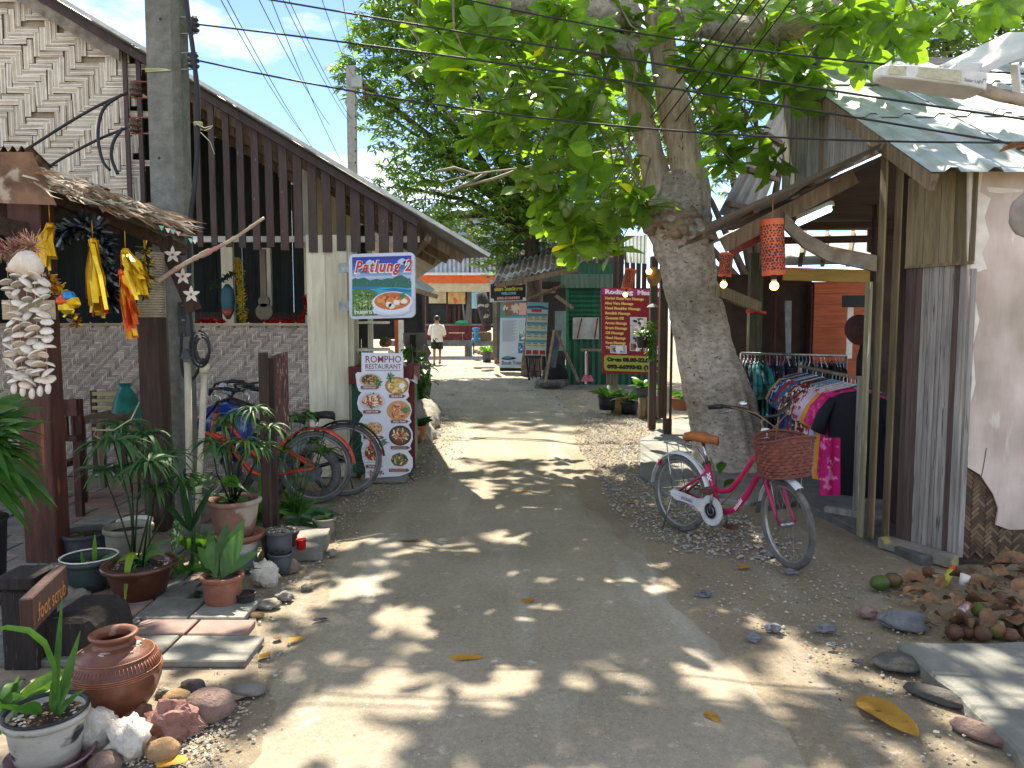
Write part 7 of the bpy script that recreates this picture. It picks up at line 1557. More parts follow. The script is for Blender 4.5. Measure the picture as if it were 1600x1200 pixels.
# thatch house behind
th_ = thing('thatched_house', 'grey thatched roof house rising behind the shed', 'house', V(P(890, 560, 27).x, 27, 0))
m = MB(); a, b, c, d = P(836, 392, 26), P(975, 392, 26), P(965, 340, 30), P(845, 340, 30); m.add([a, b, c, d], [(0, 1, 2, 3)])
THM = M('grey_thatch', '#8f8d8a', '#5f5c58', 3, (1, 1, 3), .95, 1.0, bscale=12, dirt=.3); m.build('roof_bed', THM, th_)
m = MB()
for i in range(1400):
    u_, v_ = R.random(), R.random(); p = a.lerp(b, u_).lerp(d.lerp(c, u_), v_)+V(0, -.06, .03); m.col = R.choice(((1, 1, 1), (.7, .7, .7), (.85, .83, .8), (.5, .5, .5))); l = R.uniform(.25, .5); w_ = .03; m.add([p-V(w_, 0, 0), p+V(w_, 0, 0), p+V(w_+jit(.05), -.12, -l), p+V(-w_+jit(.05), -.12, -l)], [(0, 1, 2, 3)])
m.build('thatch', M('thatch_blades', '#9a9894', '#6f6c68', 6, vc=True), th_, kind='stuff')
fb2('wall', 775, 365, 970, 560, M('grey_block_wall', '#4f5358', '#3a3e42', 4), .2, .5, th_, 27)
for x in (800, 820): fb2('window_bar', x, 375, x+1.5, 410, WHITE, .05, .3, th_, 27)
fb2('window', 792, 372, 833, 410, DKG, .05, .38, th_, 27)
m = MB(); m.box(P(786, 440, 24.5), P(793, 372, 24.5)+V(0, .12, 0)); m.build('pale_post', M('pale_blue_post', '#a8b4c0', '#8f9caa', 5), None, 'pale bluish concrete post above the massage sign', 'post')
# massage sign (black with Thai lettering)
ms = thing('massage_sign', 'black framed massage sign with yellow Thai lettering', 'sign', P(795, 472, 22.5)); Ym = 22.5
o = P(765, 472, Ym); e = P(823, 470, Ym); t = P(765, 438, Ym); W, H = (e-o).length, (t-o).length
m = MB(); bd = Board(m, o, e-o, t-o, .004); plate(m, bd, [(0, 0), (W, 0), (W, H), (0, H)], .06, C('#b8bec4')); bd.rect(.03*W, .05*H, .97*W, .95*H, C('#23282a'), 1)
bd.text('ARIYA THAI MASSAGE', .13*W, .74*H, .17*H, C('#d9a8b8'), 2, .006, 0, fit=.76*W); bd.text('อริยา ไทยมัสสาจ', .13*W, .5*H, .2*H, C('#d6d24a'), 2, .006, 0, fit=.76*W)
bd.text('WELCOME', .32*W, .32*H, .15*H, C('#7fc4dc'), 2, .006, 0, fit=.4*W); bd.text('090-0106880', .2*W, .1*H, .17*H, C('#d9a0a0'), 2, .006, 0, fit=.62*W)
for x in (.06, .94):
    for y in (.08, .92): bd.disc(x*W, y*H, .06*W, .1*H, C('#c9d0d4'), 1.5, 9, .2)
m.build('board', PRINT, ms); fb2('hanger_post', 770, 470, 776, 560, M('grey_trunk_post', '#857a6c', '#665c50', 5), .12, .3, ms, Ym)
# tour banners
bn = thing('tour_banner', 'pale blue tour banner lettered Book Your Ticket', 'banner', G(808, 577)); Yb = 23.3
o = P(780, 575, Yb); e = P(838, 574, Yb); t = P(782, 472, Yb); W, H = (e-o).length, (t-o).length; m = MB(); bd = Board(m, o, e-o, t-o, .004); plate(m, bd, [(0, 0), (W, 0), (W, H), (0, H)], .03, C('#b3c6d6'))
bd.rect(0, .77*H, W, H, C('#5f7f78'), 1); bd.scatter(.3*W, .9*H, .25*W, .08*H, [C('#3f6a54'), C('#c9b8a8'), C('#8a5a50'), C('#d9d0c8')], 26, .09, 1.2, 4, .6); bd.rect(.5*W, .8*H, .8*W, .98*H, C('#c9a89c'), 2.2); bd.rect(0, .76*H, W, .785*H, C('#4f9aa8'), 2.2)
for i in range(20): bd.rect(.06*W, (.71-.016*i)*H, (.46-.05*(i % 3))*W, (.716-.016*i)*H, C('#7f94a4'), 1)
for x0, y0, x1, y1, c in ((.52, .55, .8, .72, '#a9c4cc'), (.52, .4, .82, .54, '#3f7f6a'), (.5, .22, .82, .38, '#2f6ea8'), (.7, .1, .98, .22, '#3a5a7c')): bd.rect(x0*W, y0*H, x1*W, y1*H, C(c), 1.2)
bd.scatter(.66*W, .3*H, .12*W, .06*H, [C('#9cc4dc'), C('#1f5a8c'), C('#d9e8f0')], 20, .05, 1.6, 3); bd.scatter(.66*W, .5*H, .12*W, .06*H, [C('#7fa8a0'), C('#2f5a4a'), C('#c9d9d4')], 16, .05, 1.6, 9)
bd.disc(.25*W, .145*H, .2*W, .025*H, C('#22303c'), 1.5, 14); bd.disc(.22*W, .16*H, .12*W, .02*H, C('#4f7ea0'), 1.8, 12)
bd.text('Book Your Ticket', .06*W, .05*H, .085*H, C('#5c6670'), 2, .004, 0, fit=.9*W); m.build('panel', PRINT, bn); fb2('foot', 781, 575, 838, 580, BLACKP, .3, -.05, bn, Yb)
b2_ = thing('price_banner', 'teal striped price banner leaning in front of the tour banner', 'banner', G(840, 595)); Yb = 20
o = P(820, 555, Yb); e = P(853, 556, Yb); t = P(824, 472, Yb+.2); W, H = (e-o).length, (t-o).length; m = MB(); bd = Board(m, o, e-o, t-o, .004); plate(m, bd, [(0, 0), (W, 0), (W, H), (0, H)], .03, C('#c3ccc4'))
bd.rect(0, .86*H, W, H, C('#7fb4c8'), 1); bd.poly([(0, .88*H), (.5*W, .9*H), (W, .87*H), (W, .9*H), (.6*W, .94*H), (0, .92*H)], C('#2f5a70'), 1.5); bd.rect(.22*W, .82*H, .7*W, .87*H, C('#b83a34'), 2)
for i in range(4):
    y = .76-.165*i; bd.rect(.02*W, (y-.02)*H, .98*W, (y+.03)*H, C('#4f94a4'), 1.2); bd.rect(.02*W, (y-.1)*H, .98*W, (y-.05)*H, C('#cfc89a'), 1.2)
    for j in range(3): bd.rect((.06+.32*j)*W, (y-.045)*H, (.26+.32*j)*W, (y-.03)*H, C('#5a6a70'), 1.5); bd.rect((.06+.32*j)*W, (y-.085)*H, (.28+.32*j)*W, (y-.07)*H, C('#8a8a60'), 1.5)
for j in range(3): bd.rect((.04+.33*j)*W, .02*H, (.3+.33*j)*W, .1*H, C('#9c2f2c'), 1.2)
m.build('panel', PRINT, b2_)
for x in (823, 851): m = MB(); m.beam(P(x, 555, Yb+.1), P(x+4, 594, Yb+.4), .05, .05); m.build('leg', BLACKP, b2_)
stl = thing('black_stool', 'small black folding stool before the banners', 'stool', G(836, 594)); 
fb2('seat', 824, 556, 846, 559, BLACKP, .3, 0, stl, 19.3)
for x0, x1 in ((828, 826), (832, 838), (838, 832), (842, 845)): m = MB(); m.beam(P(x0, 558, 19.3), P(x1, 592, 19.3), .025, .025); m.build('leg', BLACKP, stl)
m = MB(); m.beam(P(826, 580, 19.3), P(843, 580, 19.3), .02, .02); m.build('rung', BLACKP, stl)
af = thing('a_frame_board', 'dark A-frame board beside the green shed', 'sign', G(880, 600)); m = MB(); a, b, c, d = P(855, 572, 17.8), P(868, 516, 18.2), P(878, 516, 18.2), P(868, 575, 17.6); m.add([a, d, c, b], [(0, 1, 2, 3)]); m.build('panel', M('black_board', '#4a5054', '#363b3e', 6), af)
for x0, x1 in ((868, 905), (866, 852)): m = MB(); m.beam(P(x0, 516, 18), P(x1, 598, 17.6), .05, .05); m.build('leg', WOOD, af)
m = MB(); m.blob(P(868, 578, 18.2)+V(0, 0, -.1), (.3, .25, .3), amp=.2, seed=4); m.build('black_sack', M('black_sheet', '#1c1d1f', '#121314', 7), None, 'black sheeted bundle in front of the shed recess', 'bundle')
m = MB(); c0 = G(862, 606); ring(m, c0+V(0, 0, .12), .3, .1, (0, 0, 1), 24, 8); m.build('tyre', RUBBER, None, 'old tyre lying beside the black bundle', 'tyre')
m = MB(); m.tube([P(770, 560, 20), P(772, 550, 20)], .1, 10); 
tab = thing('work_table', 'small wooden table with broom beside the green wall', 'table', G(930, 606)); fb2('top', 910, 546, 950, 549, WOOD, .5, 0, tab, 17.8); fb2('leg', 914, 549, 917, 600, WHITE, .06, 0, tab, 17.8); fb2('leg', 944, 549, 947, 600, BLACKP, .06, 0, tab, 17.8)
m = MB(); m.add([P(908, 596, 17.5), P(928, 596, 17.5), P(924, 586, 17.7), P(912, 586, 17.7)], [(0, 1, 2, 3)]); m.tube([P(918, 590, 17.6), P(917, 552, 17.8)], .02, 5); m.build('dustpan', M('pink_plastic', '#b05a70', '#8f4458', 9), None, 'pink long-handled dustpan before the green wall', 'dustpan')
# red massage price board
rm = thing('massage_price_board', 'tall dark red massage price board with yellow lettering', 'sign', G(980, 607)); Yr = 15
o = P(941, 583, Yr); e = P(1040, 586, Yr); t = P(939, 449, Yr); W, H = (e-o).length, (t-o).length; m = MB(); bd = Board(m, o, e-o, t-o, .003); plate(m, bd, [(0, 0), (W, 0), (W, H), (0, H)], .05, C('#8a1c2c')); m.build('panel', M('board_red', (1, 1, 1), (.85, .85, .85), 4, rough=.35, bump=.05, vc=True), rm); m = MB(); bd.mb = m
bd.rect(.01*W, .915*H, W, .99*H, C('#b02a7a'), 1); bd.text('Rodtung  Massage', .06*W, .93*H, .07*H, C('#f3e6ea'), 2, .006, 0, fit=.93*W)
rows_ = ['Herbal Compress Massage', 'Aloe Vera Massage', 'Head Shoulder Massage', 'Swedish Massage', 'Coconut Oil', 'Aroma Massage', 'Sport Massage', 'Oil Massage', 'Head Massage', 'Foot Massage', 'Thai Massage']
for i, s_ in enumerate(rows_): bd.text(s_, .06*W, (.865-.0575*i)*H, .04*H, C('#e6bc6a'), 1.5, .005, 0, fit=len(s_)*.0265*W, space=1.05); bd.text(('700', '800', '500', '500', '400', '600', '400', '400', '350', '350', '300')[i], .76*W, (.865-.0575*i)*H, .04*H, C('#e6bc6a'), 1.5, .005)
for x, y, c1_, c2_ in ((.46, .58, '#c9c4cc', '#8a6a5c'), (.46, .48, '#b8c0d0', '#c9a090'), (.46, .38, '#a8b4c4', '#4a3a34'), (.45, .28, '#8a6a54', '#5a2f24'), (.14, .245, '#a8a8b0', '#5c5c68'), (.76, .25, '#8a6a90', '#c9c4cc')):
    bd.rect((x-.01)*W, (y-.008)*H, (x+.25)*W, (y+.088)*H, C('#d9d4d4'), 1.4); bd.rect(x*W, y*H, (x+.23)*W, (y+.08)*H, C(c1_), 1.8); bd.scatter((x+.12)*W, (y+.04)*H, .07*W, .025*H, [C(c2_), C('#e8e4e0'), C('#3a2c2c')], 12, .05, 2, int(x*100+y*77))
bd.poly([(.03*W+a, .03*H+b) for a, b in rrect(.95*W, .185*H, .06)], C('#a8a43c'), 1.4); bd.text('Open 08.00-22.00 pm', .08*W, .145*H, .06*H, C('#22201c'), 2, .009, 0, fit=.86*W); bd.text('093-6699342 (Tuna)', .08*W, .06*H, .06*H, C('#22201c'), 2, .009, 0, fit=.86*W)
m.build('print', PRINT, rm)
for x in (948, 958): fb2('leg', x, 583, x+7, 606, WOOD, .08, .05, rm, Yr)
# dark posts, sheet of tin and lamp around the board
kp = thing('dark_post', 'thick dark wooden post on the concrete apron in front of the board', 'post', G(1048, 687)); pbox('post', 1029, 1046, 655, 395, 10.5, .12, DWOOD, kp, zb=.25); pbox('post_foot', 1037, 1050, 688, 655, 10.5, .1, DWOOD, kp, zb=.03); pbox('post', 1047, 1054, 672, 395, 10.52, .1, DWOOD, kp, zb=.1)
k2 = thing('grooved_post', 'grey grooved post overlapping the red board', 'post', G(1022, 640)); pbox('post', 1014, 1029, 645, 400, 11.2, .12, M('grooved_wood', '#5a4f46', '#3a322c', 3, (14, 14, .4), .85, .6), k2, zb=0)
k3 = thing('dark_plank_wall', 'dark plank wall strip between the shed and the big tree', 'wall', V(P(975, 600, 15.4).x, 15.4, 0))
for i, x in enumerate(range(958, 1010, 9)): fb2('plank', x, 368, x+8.4, 455, DWOOD, .05, (i % 2)*.02, k3, 15.4)
m = MB(); vs = []; a, b, c, d = P(976, 372, 12.5), P(1012, 366, 12.5), P(1010, 412, 12), P(979, 410, 12)
for i in range(13): s = i/12; h = .02*(1 if i % 2 else -1); vs += [a.lerp(b, s)+V(0, h, 0), d.lerp(c, s)+V(0, h, 0)]
m.add(vs, [(2*i, 2*i+2, 2*i+3, 2*i+1) for i in range(12)]); m.build('tin_flap', TINB, None, 'pale bluish tin flap tilted beside the trunk', 'sheet')
wlm = thing('wall_lamp', 'warm lit round lamp on the post beside the trunk', 'lamp', P(1015, 430, 10.3)); m = MB(); m.smooth = True; m.blob(P(1022, 432, 10.4), (.1, .1, .13), 12, 8, .1); m.build('housing', M('straw_shade', '#8a6a44', '#5f472c', 7), wlm); m = MB(); m.blob(P(1014, 424, 10.28), .04, 10, 7, 0); m.build('bulb', EMY, wlm)
m = MB(); c0 = P(1020, 480, 11.1); m.lathe([(.09, 0), (.06, .03), (.015, .05)], c0, 12); m.build('lamp_shade', M('grey_shade', '#7f8484', '#63686a', 7), None, 'small grey lampshade on the grooved post', 'lamp shade')
# hanging plants on the grooved post
hp = pot('small black hanging pot with spiky leaves before the red board', P(1003, 544, 11.0), .09, .06, .17, BLACKP)
for k in range(18): a = R.random()*6.28; strap(hp, P(1003, 528, 11.0), (math.cos(a), math.sin(a), 1.1), R.uniform(.2, .32), .03, LEAFM, .5, 5, mul((1.1, 1.1, .8), R.uniform(.7, 1.2)))
hv = thing('trailing_plant', 'yellow-green trailing plant hanging down the grooved post', 'plant', P(1018, 560, 11)); m = MB(); m.smooth = True
for i in range(420):
    y = R.uniform(500, 562); x = 1016+R.gauss(0, 6)*(1-(y-500)/90); p = P(x, y, 11.0+jit(.1)); m.col = mul(R.choice(((1.2, 1.2, .7), (1.6, 1.5, .7), (.8, .9, .6))), R.uniform(.7, 1.2)); a = R.random()*6.28; m.leaf(p, (math.cos(a), math.sin(a), -.4), .06, .03, seg=2)
m.build('foliage', LEAFM, hv, kind='stuff')
# pots below the board
def bushy(t, s0, n, L, W, cols, up=1.0, shape='la', mat=LEAFM, sp=1):
    for k in range(n): a = R.random()*6.28; strap(t, s0+V(jit(.03), jit(.03), 0), (math.cos(a)*sp, math.sin(a)*sp, R.uniform(.5, 1.3)*up), L*R.uniform(.7, 1.15), W, mat, .35, 5, R.choice(cols), shape, fold=.3)
GL = [(1.1, 1.1, .9), (.8, .9, .8), (1.3, 1.3, 1)]
for px, py, r, h, mt, n, L, W, lab in ((950, 640, .18, .24, BLACKP, 14, .45, .07, 'black pot with drooping leaves at the left of the row'), (966, 645, .16, .28, M('tan_pot', '#8a7a4c', '#6a5c38', 6), 6, .3, .05, 'tan pot squeezed between two black pots'), (980, 646, .2, .2, BLACKP, 22, .62, .08, 'wide black pot with long striped upright leaves'), (1007, 624, .16, .2, GREYPOT, 16, .42, .1, 'grey pot with broad leaves on the log edging'), (1026, 624, .12, .16, WHITE, 10, .2, .05, 'little white pot beside the dark post'), (1068, 640, .22, .2, TERRA, 16, .3, .08, 'terracotta trough with bright leaves behind the dark post')):
    Yq = 13 if px < 1000 else 12.6; c0 = P(px, py, Yq); t = pot(lab, c0 if c0.z > .0 else V(c0.x, Yq, 0), r, r*.8, h, mt, rim=.015); bushy(t, c0+V(0, 0, h*.85), n, L, W, GL)
ed = 0
for px, lab in ((1003, 'left log'), (1015, 'middle log'), (1027, 'right log')): m = MB(); c0 = P(px, 648, 12.4); m.tube([V(c0.x, 12.4, 0), V(c0.x, 12.4, .34+.02*ed)], .06, 10); m.build('log_edging', WOOD, None, '%s of the upright log edging by the gravel' % lab, 'log', 'upright log edging'); ed += 1
for px, py, mt, lab in ((773, 562, TERRA, 'terracotta pot left of the tour banner'), (779, 568, TERRA, 'taller orange pot touching the tour banner'), (761, 566, GREYPOT, 'grey pot by the rock heap')):
    c0 = G(px, py); t = pot(lab, c0, .2, .15, .4, mt, rim=.02); bushy(t, c0+V(0, 0, .36), 16, .6, .09, [(1.4, 1.5, 1.0), (1, 1.1, .8), (2.0, 1.9, 1.6)])
# shrub and stones along the left edge of the lane
sb = thing('leafy_shrub', 'dark green leafy shrub growing in front of the scalloped board', 'shrub', G(655, 640)); s0 = G(652, 645)
for k in range(26):
    e = P(R.uniform(634, 674), R.uniform(535, 625), 12.6+jit(.5)); m = MB(); m.tube([s0, s0.lerp(e, .6)+V(0, 0, .1), e], .008, 4); m.build('stem', HW, sb)
    for j in range(7): a = R.random()*6.28; strap(sb, e.lerp(s0, R.random()*.3), (math.cos(a), math.sin(a), jit(.6)), R.uniform(.15, .28), .1, LEAFM, .4, 4, mul((.9, 1, .8), R.uniform(.6, 1.1)), 'ov')
m = MB(); m.smooth = True; bark_tube(m, [G(660, 690), G(664, 665)+V(0, .3, .18), G(668, 650)], [.12, .2, .14], 12, .3, 3); m.build('white_stone', ROCKM['coral'], None, 'long pale mossy stone at the lane edge behind the menu board', 'rock')
rock(678, 641, (.12, .1, .09), 'tan', 'round cream stone on the lane edge', 41, amp=.15)
t = pot('red clay pot tucked behind the menu board', G(652, 690), .13, .1, .22, TERRA); bushy(t, G(652, 690)+V(0, 0, .2), 16, .3, .06, [(.5, .55, .5), (.7, .7, .6)], mat=LEAFD)
# far utility pole
up = thing('perforated_pole', 'distant concrete utility pole with bolt holes before the dark tree', 'utility pole', V(P(556, 560, 17).x, 17, 0)); Yu = 17
m = MB(); a, b = P(549, 600, Yu), P(562, 600, Yu); m.box((a.x, Yu, 0), (b.x, Yu+.18, P(556, 102, Yu).z)); m.build('shaft', M('pale_concrete', '#a3a39c', '#8a8a84', 7, rough=.9), up)
for i in range(15): m = MB(); m.disc(P(555.5, 110+i*18, Yu)+V(0, -.005, 0), .02, 8, (0, -1, 0)); m.build('bolt_hole', BLACKP, up)
fb2('box', 549, 118, 565, 135, TINB, .1, -.12, up, Yu)
for y in (136, 150): m = MB(); m.lathe([(.02, -.08), (.07, -.06), (.05, 0), (.07, .06), (.02, .08)], P(571, y, Yu), 10); m.build('insulator', INS, up); m = MB(); m.tube([P(562, y, Yu), P(573, y, Yu)], .015, 5); m.build('arm', STEEL, up)
# ------------------------------------------------------------------ wires
def wire(a, b, lab, r=.012, sag=.12, n=14, group='overhead wires', mat=None):
    a, b = Vector(a), Vector(b); pts = [a.lerp(b, i/n)-V(0, 0, sag*4*(i/n)*(1-i/n)) for i in range(n+1)]; m = MB(); m.tube(pts, r, 5); return m.build('power_line', mat or CABLE, None, lab, 'wire', group)
wire(P(310, 38, 5.9), P(1660, 238, 4.6), 'middle of the black lines crossing from the pole to the tin roof', .007, -.04)
wire(P(312, 95, 5.9), P(1660, 222, 4.8), 'lowest black line crossing from the pole over the lane', .007, .17)
wire(P(380, -8, 5.9), P(1660, 195, 4.6), 'second black line from the top crossing the lane', .007, .02)
wire(P(690, -10, 5.9), P(1660, 118, 5.0), 'topmost black line crossing the tree crown', .007, .1)
for i, (x0, y0, x1, y1) in enumerate(((1165, -10, 880, 350), (1185, -10, 890, 372), (1210, -10, 905, 372), (1245, -10, 940, 372))): wire(P(x0, y0, 5.6), P(x1, y1, 14), ('first', 'second', 'third', 'fourth')[i]+' from the left of the slanting wires before the trunk', .007, .05)
for i, (x0, y0, x1, y1, Ya) in enumerate(((340, -10, 470, 205, 9), (350, -10, 495, 240, 9), (400, -10, 515, 195, 9), (420, -10, 532, 250, 10), (438, -10, 545, 190, 11), (447, -10, 548, 185, 11), (500, -10, 552, 120, 11), (534, -10, 556, 105, 11))): wire(P(x0, y0, Ya), P(x1, y1, 17), ('leftmost', 'second', 'third', 'fourth', 'fifth', 'sixth', 'seventh', 'rightmost')[i]+' of the thin wires fanning across the sky', .006, .1)
for i in range(6): wire(P(778+2*i, 372+i, 22), P(815+6*i, 412-3*i, 22), ('first', 'second', 'third', 'fourth', 'fifth', 'sixth')[i]+' from the left of the looped cables above the massage sign', .02, .5+.1*i, group='looped cables', mat=M('pale_cable', '#a8a8a4', '#8f8f8b', 9, bump=0))
# ------------------------------------------------------------------ street lamp with solar panel, top right
sl_ = thing('solar_street_lamp', 'white solar street lamp head over the tin roof', 'street lamp', P(1520, 150, 3.6)); YL = 3.7
LW = M('lamp_white', '#d3d4d0', '#b9bab6', 9, rough=.45, bump=.05, dirt=.1); m = MB(); A_, B_ = P(1368, 112, YL), P(1530, 132, YL-.1); d_ = (B_-A_).normalized(); u_ = V(0, 0, 1); s2 = V(0, 1, 0); L_ = (B_-A_).length; vs = []
secs = [(0, .02, .03), (.02, .05, .045), (.25, .085, .055), (.8, .1, .06), (.95, .09, .065), (1.0, .06, .06)]
for f, w_, h in secs: c = A_.lerp(B_, f); vs += [c+s2*w_+u_*(h*.35), c-s2*w_+u_*(h*.35), c-s2*(w_*.95)-u_*(h*.75), c+s2*(w_*.95)-u_*(h*.75)]
m.add(vs, [(4*i+j, 4*i+(j+1) % 4, 4*i+4+(j+1) % 4, 4*i+4+j) for i in range(5) for j in range(4)]+[(3, 2, 1, 0), (20, 21, 22, 23)]); hd = m.build('head', LW, sl_, bevel=.008)
m = MB(); q = [A_.lerp(B_, f)+V(0, -(w_+.012), dz) for f, w_, dz in ((.06, .055, -.026), (.7, .097, -.04), (.7, .098, .012), (.06, .058, .010))]; m.add(q, [(0, 1, 2, 3)]); m.build('lens', M('lens', '#b3b096', '#9c9980', 40, rough=.25, bump=.4, bscale=70), hd)
m = MB()
for i in range(12): c = A_.lerp(B_, .1+.055*i); m.obox(c+V(0, 0, .03), .006, .1, .02)
m.build('cooling_fins', LW, hd, kind='stuff')
m = MB(); m.obox(A_.lerp(B_, .85)+V(0, 0, .045), .12, .12, .06); m.build('driver_box', LW, hd, bevel=.01)
m = MB(); p0 = A_.lerp(B_, .74)+V(0, -.101, -.03); bd = Board(m, p0, d_, V(0, 0, 1), .001); bd.text('Solar Light', .0, .0, .018, C('#4a4c50'), 1, .0002, 0); bd.text('IP67', .075, .012, .014, C('#4a4c50'), 1, .0002, 0); m.build('lettering', PRINT, hd, kind='stuff')
m = MB(); m.tube([P(1525, 136, YL-.1), P(1560, 148, YL-.12), P(1640, 165, YL-.2)], [.03, .028, .028], 10); m.build('arm', M('rusty_arm', '#a89c8c', '#857a6c', 6, spots=('#8a5a3c', 8, .6)), sl_)
m = MB(); a, b, c, d = P(1524, 92, YL-.15), P(1532, 118, YL-.15), P(1660, 62, YL-.5), P(1652, 30, YL-.5); up3 = V(.0, .35, .12); m.add([b, c, c+up3, b+up3, b+V(0, 0, .035), c+V(0, 0, .035), c+up3+V(0, 0, .035), b+up3+V(0, 0, .035)], [(3, 2, 1, 0), (4, 5, 6, 7), (0, 1, 5, 4), (1, 2, 6, 5), (2, 3, 7, 6), (3, 0, 4, 7)]); m.build('solar_panel', LW, sl_)
m = MB(); m.beam(P(1590, 145, YL-.15), P(1585, 100, YL-.2), .03, .03); m.build('panel_bracket', LW, sl_)
m = MB(); m.smooth = True; m.leaf(P(1620, 230, 3.4), (-.9, 0, .05), .17, .16, droop=.2, seg=5, wave=.1); m.build('dry_leaf', M('brown_leaf', '#a8825c', '#85623f', 9, rough=.8, bump=.4), None, 'large dry brown leaf caught at the roof edge', 'leaf')
ht = MB(); ht.smooth = True; ht.blob(P(1606, 336, 3.5), (.085, .02, .1), 16, 10, .12, 2); ht.build('hanging_stone', M('flat_stone_ornament', '#8f857c', '#6f665e', 9), None, 'flat oval stone ornament hanging at the right edge', 'ornament')
# ------------------------------------------------------------------ fallen leaves and litter
YLF = M('yellow_leaf', '#c99a34', '#a87a24', 7, rough=.7, bump=.5, bscale=30, transl=.15, rnd=.2, spots=('#7a4e20', 16, .63), dirt=.2); BRL = M('brown_dry_leaf', '#8a6a4a', '#5c4230', 14, rough=.85, bump=.7, rnd=.35)
def fleaf(px, py, L, W, ang, lab, mat=None, curl=.035, z=.012, tag_='fallen yellow leaves on the lane'):
    m = MB(); m.smooth = True; c0 = G(px, py); c0.z = hgt(c0.x, c0.y)+z; d = V(math.cos(ang), math.sin(ang), .02); m.leaf(c0-d*(L/2), d, L, W, droop=-.02, fold=.13, seg=8, shape='ov', wave=curl)
    zmin = min(v[2] for v in m.v); m.v = [(x, y, z_-zmin+.006+hgt(c0.x, c0.y)) for x, y, z_ in m.v]
    return m.build('fallen_leaf', mat or YLF, None, lab, 'leaf', tag_)
fleaf(1386, 1122, .34, .16, -1.35, 'largest yellow leaf lying at the lower right'); fleaf(727, 1029, .17, .07, .02, 'long yellow leaf in the middle of the lane'); fleaf(825, 941, .09, .065, .5, 'yellow leaf further up the lane centre')
fleaf(1113, 1124, .1, .05, -1.2, 'small folded yellow leaf near the bottom right of centre'); fleaf(268, 1193, .11, .08, .2, 'yellow leaf at the bottom edge by the stones'); fleaf(414, 1027, .07, .05, 1.0, 'small yellow leaf left of the lane'); fleaf(988, 785, .17, .06, -.2, 'yellow leaf on the gravel behind the bicycle'); fleaf(1163, 886, .1, .06, .4, 'yellow leaf in front of the pink bicycle')
fleaf(818, 767, .16, .05, .1, 'narrow yellow leaf on the sunlit strip of lane'); fleaf(875, 759, .13, .06, -.3, 'pale yellow leaf on the far lane'); fleaf(462, 1002, .09, .05, .6, 'dull yellow leaf near the paving edge'); fleaf(434, 999, .06, .045, 1.5, 'pinkish leaf near the paving edge', BRL); fleaf(640, 846, .22, .05, .12, 'long brown leaf sliver on the shaded lane', BRL)
fleaf(705, 618, .2, .12, .4, 'dark green leaf on the distant lane', LEAFD); fleaf(500, 972, .08, .04, .3, 'dark purple leaf left of the lane centre', M('purple_leaf', '#4a3040', '#38222f', 9))
# leaf litter heap
q2 = random.Random(11); HUSK = M('brown_husk', '#6d4f3a', '#463022', 12, rough=.8, bump=.4, rnd=.25); GHUSK = M('green_husk', '#6d7a34', '#525c26', 7, rough=.6, bump=.3, spots=('#6a4a2c', 5, .6))
lit = [(1430, 925), (1445, 940), (1470, 930), (1500, 925), (1530, 935), (1560, 925), (1590, 930), (1480, 950), (1520, 955), (1550, 960), (1585, 965), (1450, 965), (1500, 985), (1540, 990), (1470, 990), (1580, 990), (1600, 950), (1425, 950), (1430, 920), (1545, 945), (1570, 905), (1600, 915), (1515, 910), (1490, 965), (1525, 975), (1565, 980)]
lord = [sorted(range(len(lit)), key=lambda k: lit[k][0]).index(i) for i in range(len(lit))]
wh = ['at the left end of', 'near the left of', 'in the back left of', 'in the back middle of', 'in the middle of', 'in the back right of', 'at the right of', 'left of the middle of']
for i, (x, y) in enumerate(lit):
    y += q2.uniform(-6, 6); c0 = G(x, y); L = q2.uniform(.1, .18); m = MB(); m.smooth = True; a = q2.random()*6.28; hz = .03+.05*max(0, 1-abs(x-1520)/150)+q2.random()*.03
    d = V(math.cos(a), math.sin(a), q2.uniform(-.25, .35)); m.leaf(c0+V(0, 0, hz)-d*L/2, d, L, L*.6, droop=q2.uniform(-.3, .3), fold=q2.uniform(.35, 1.1), seg=8, wave=q2.uniform(.05, .25), twist=q2.uniform(-.7, .7)); o = m.build('dry_leaf', BRL, None, 'curled dry brown leaf, %s from the left in the litter heap' % ORD[lord[i]], 'leaf', 'dry leaves of the litter heap')
    zlo = min((o.matrix_basis @ v.co).z for v in o.data.vertices)
    if zlo < .004: o.location.z += .004-zlo
for i, (x, y, k) in enumerate(((1510, 995, 0), (1535, 1000, 0), (1555, 995, 1), (1580, 1000, 0), (1600, 990, 0), (1495, 975, 0), (1520, 985, 0), (1545, 978, 0), (1570, 985, 0), (1595, 975, 0), (1530, 962, 1), (1450, 900, 0), (1560, 945, 0), (1585, 950, 0), (1490, 998, 0), (1610, 1000, 0))):
    c0 = G(x, y); r = q2.uniform(.035, .05); m = MB(); m.smooth = False; m.blob(c0+V(0, 0, r*.75), (r*1.05, r, r*.9), 8, 6, .25, 1.6, i+3, Matrix.Rotation(q2.random()*3, 3, 'Z') @ Matrix.Rotation(q2.uniform(-.5, .5), 3, 'X')); m.build('nut_husk', GHUSK if k else HUSK, None, '%s nut husk %s the litter heap' % ('green' if k else 'brown', ('at the front left of', 'at the front of', 'at the front middle of', 'front right of', 'far right of', 'in the left of', 'left of centre in', 'in the centre of', 'right of centre in', 'at the right edge of', 'half-buried behind the front of', 'alone behind', 'at the back of', 'at the back right of', 'at the front left corner of', 'at the front right corner of')[i]), 'husk', 'nut husks')
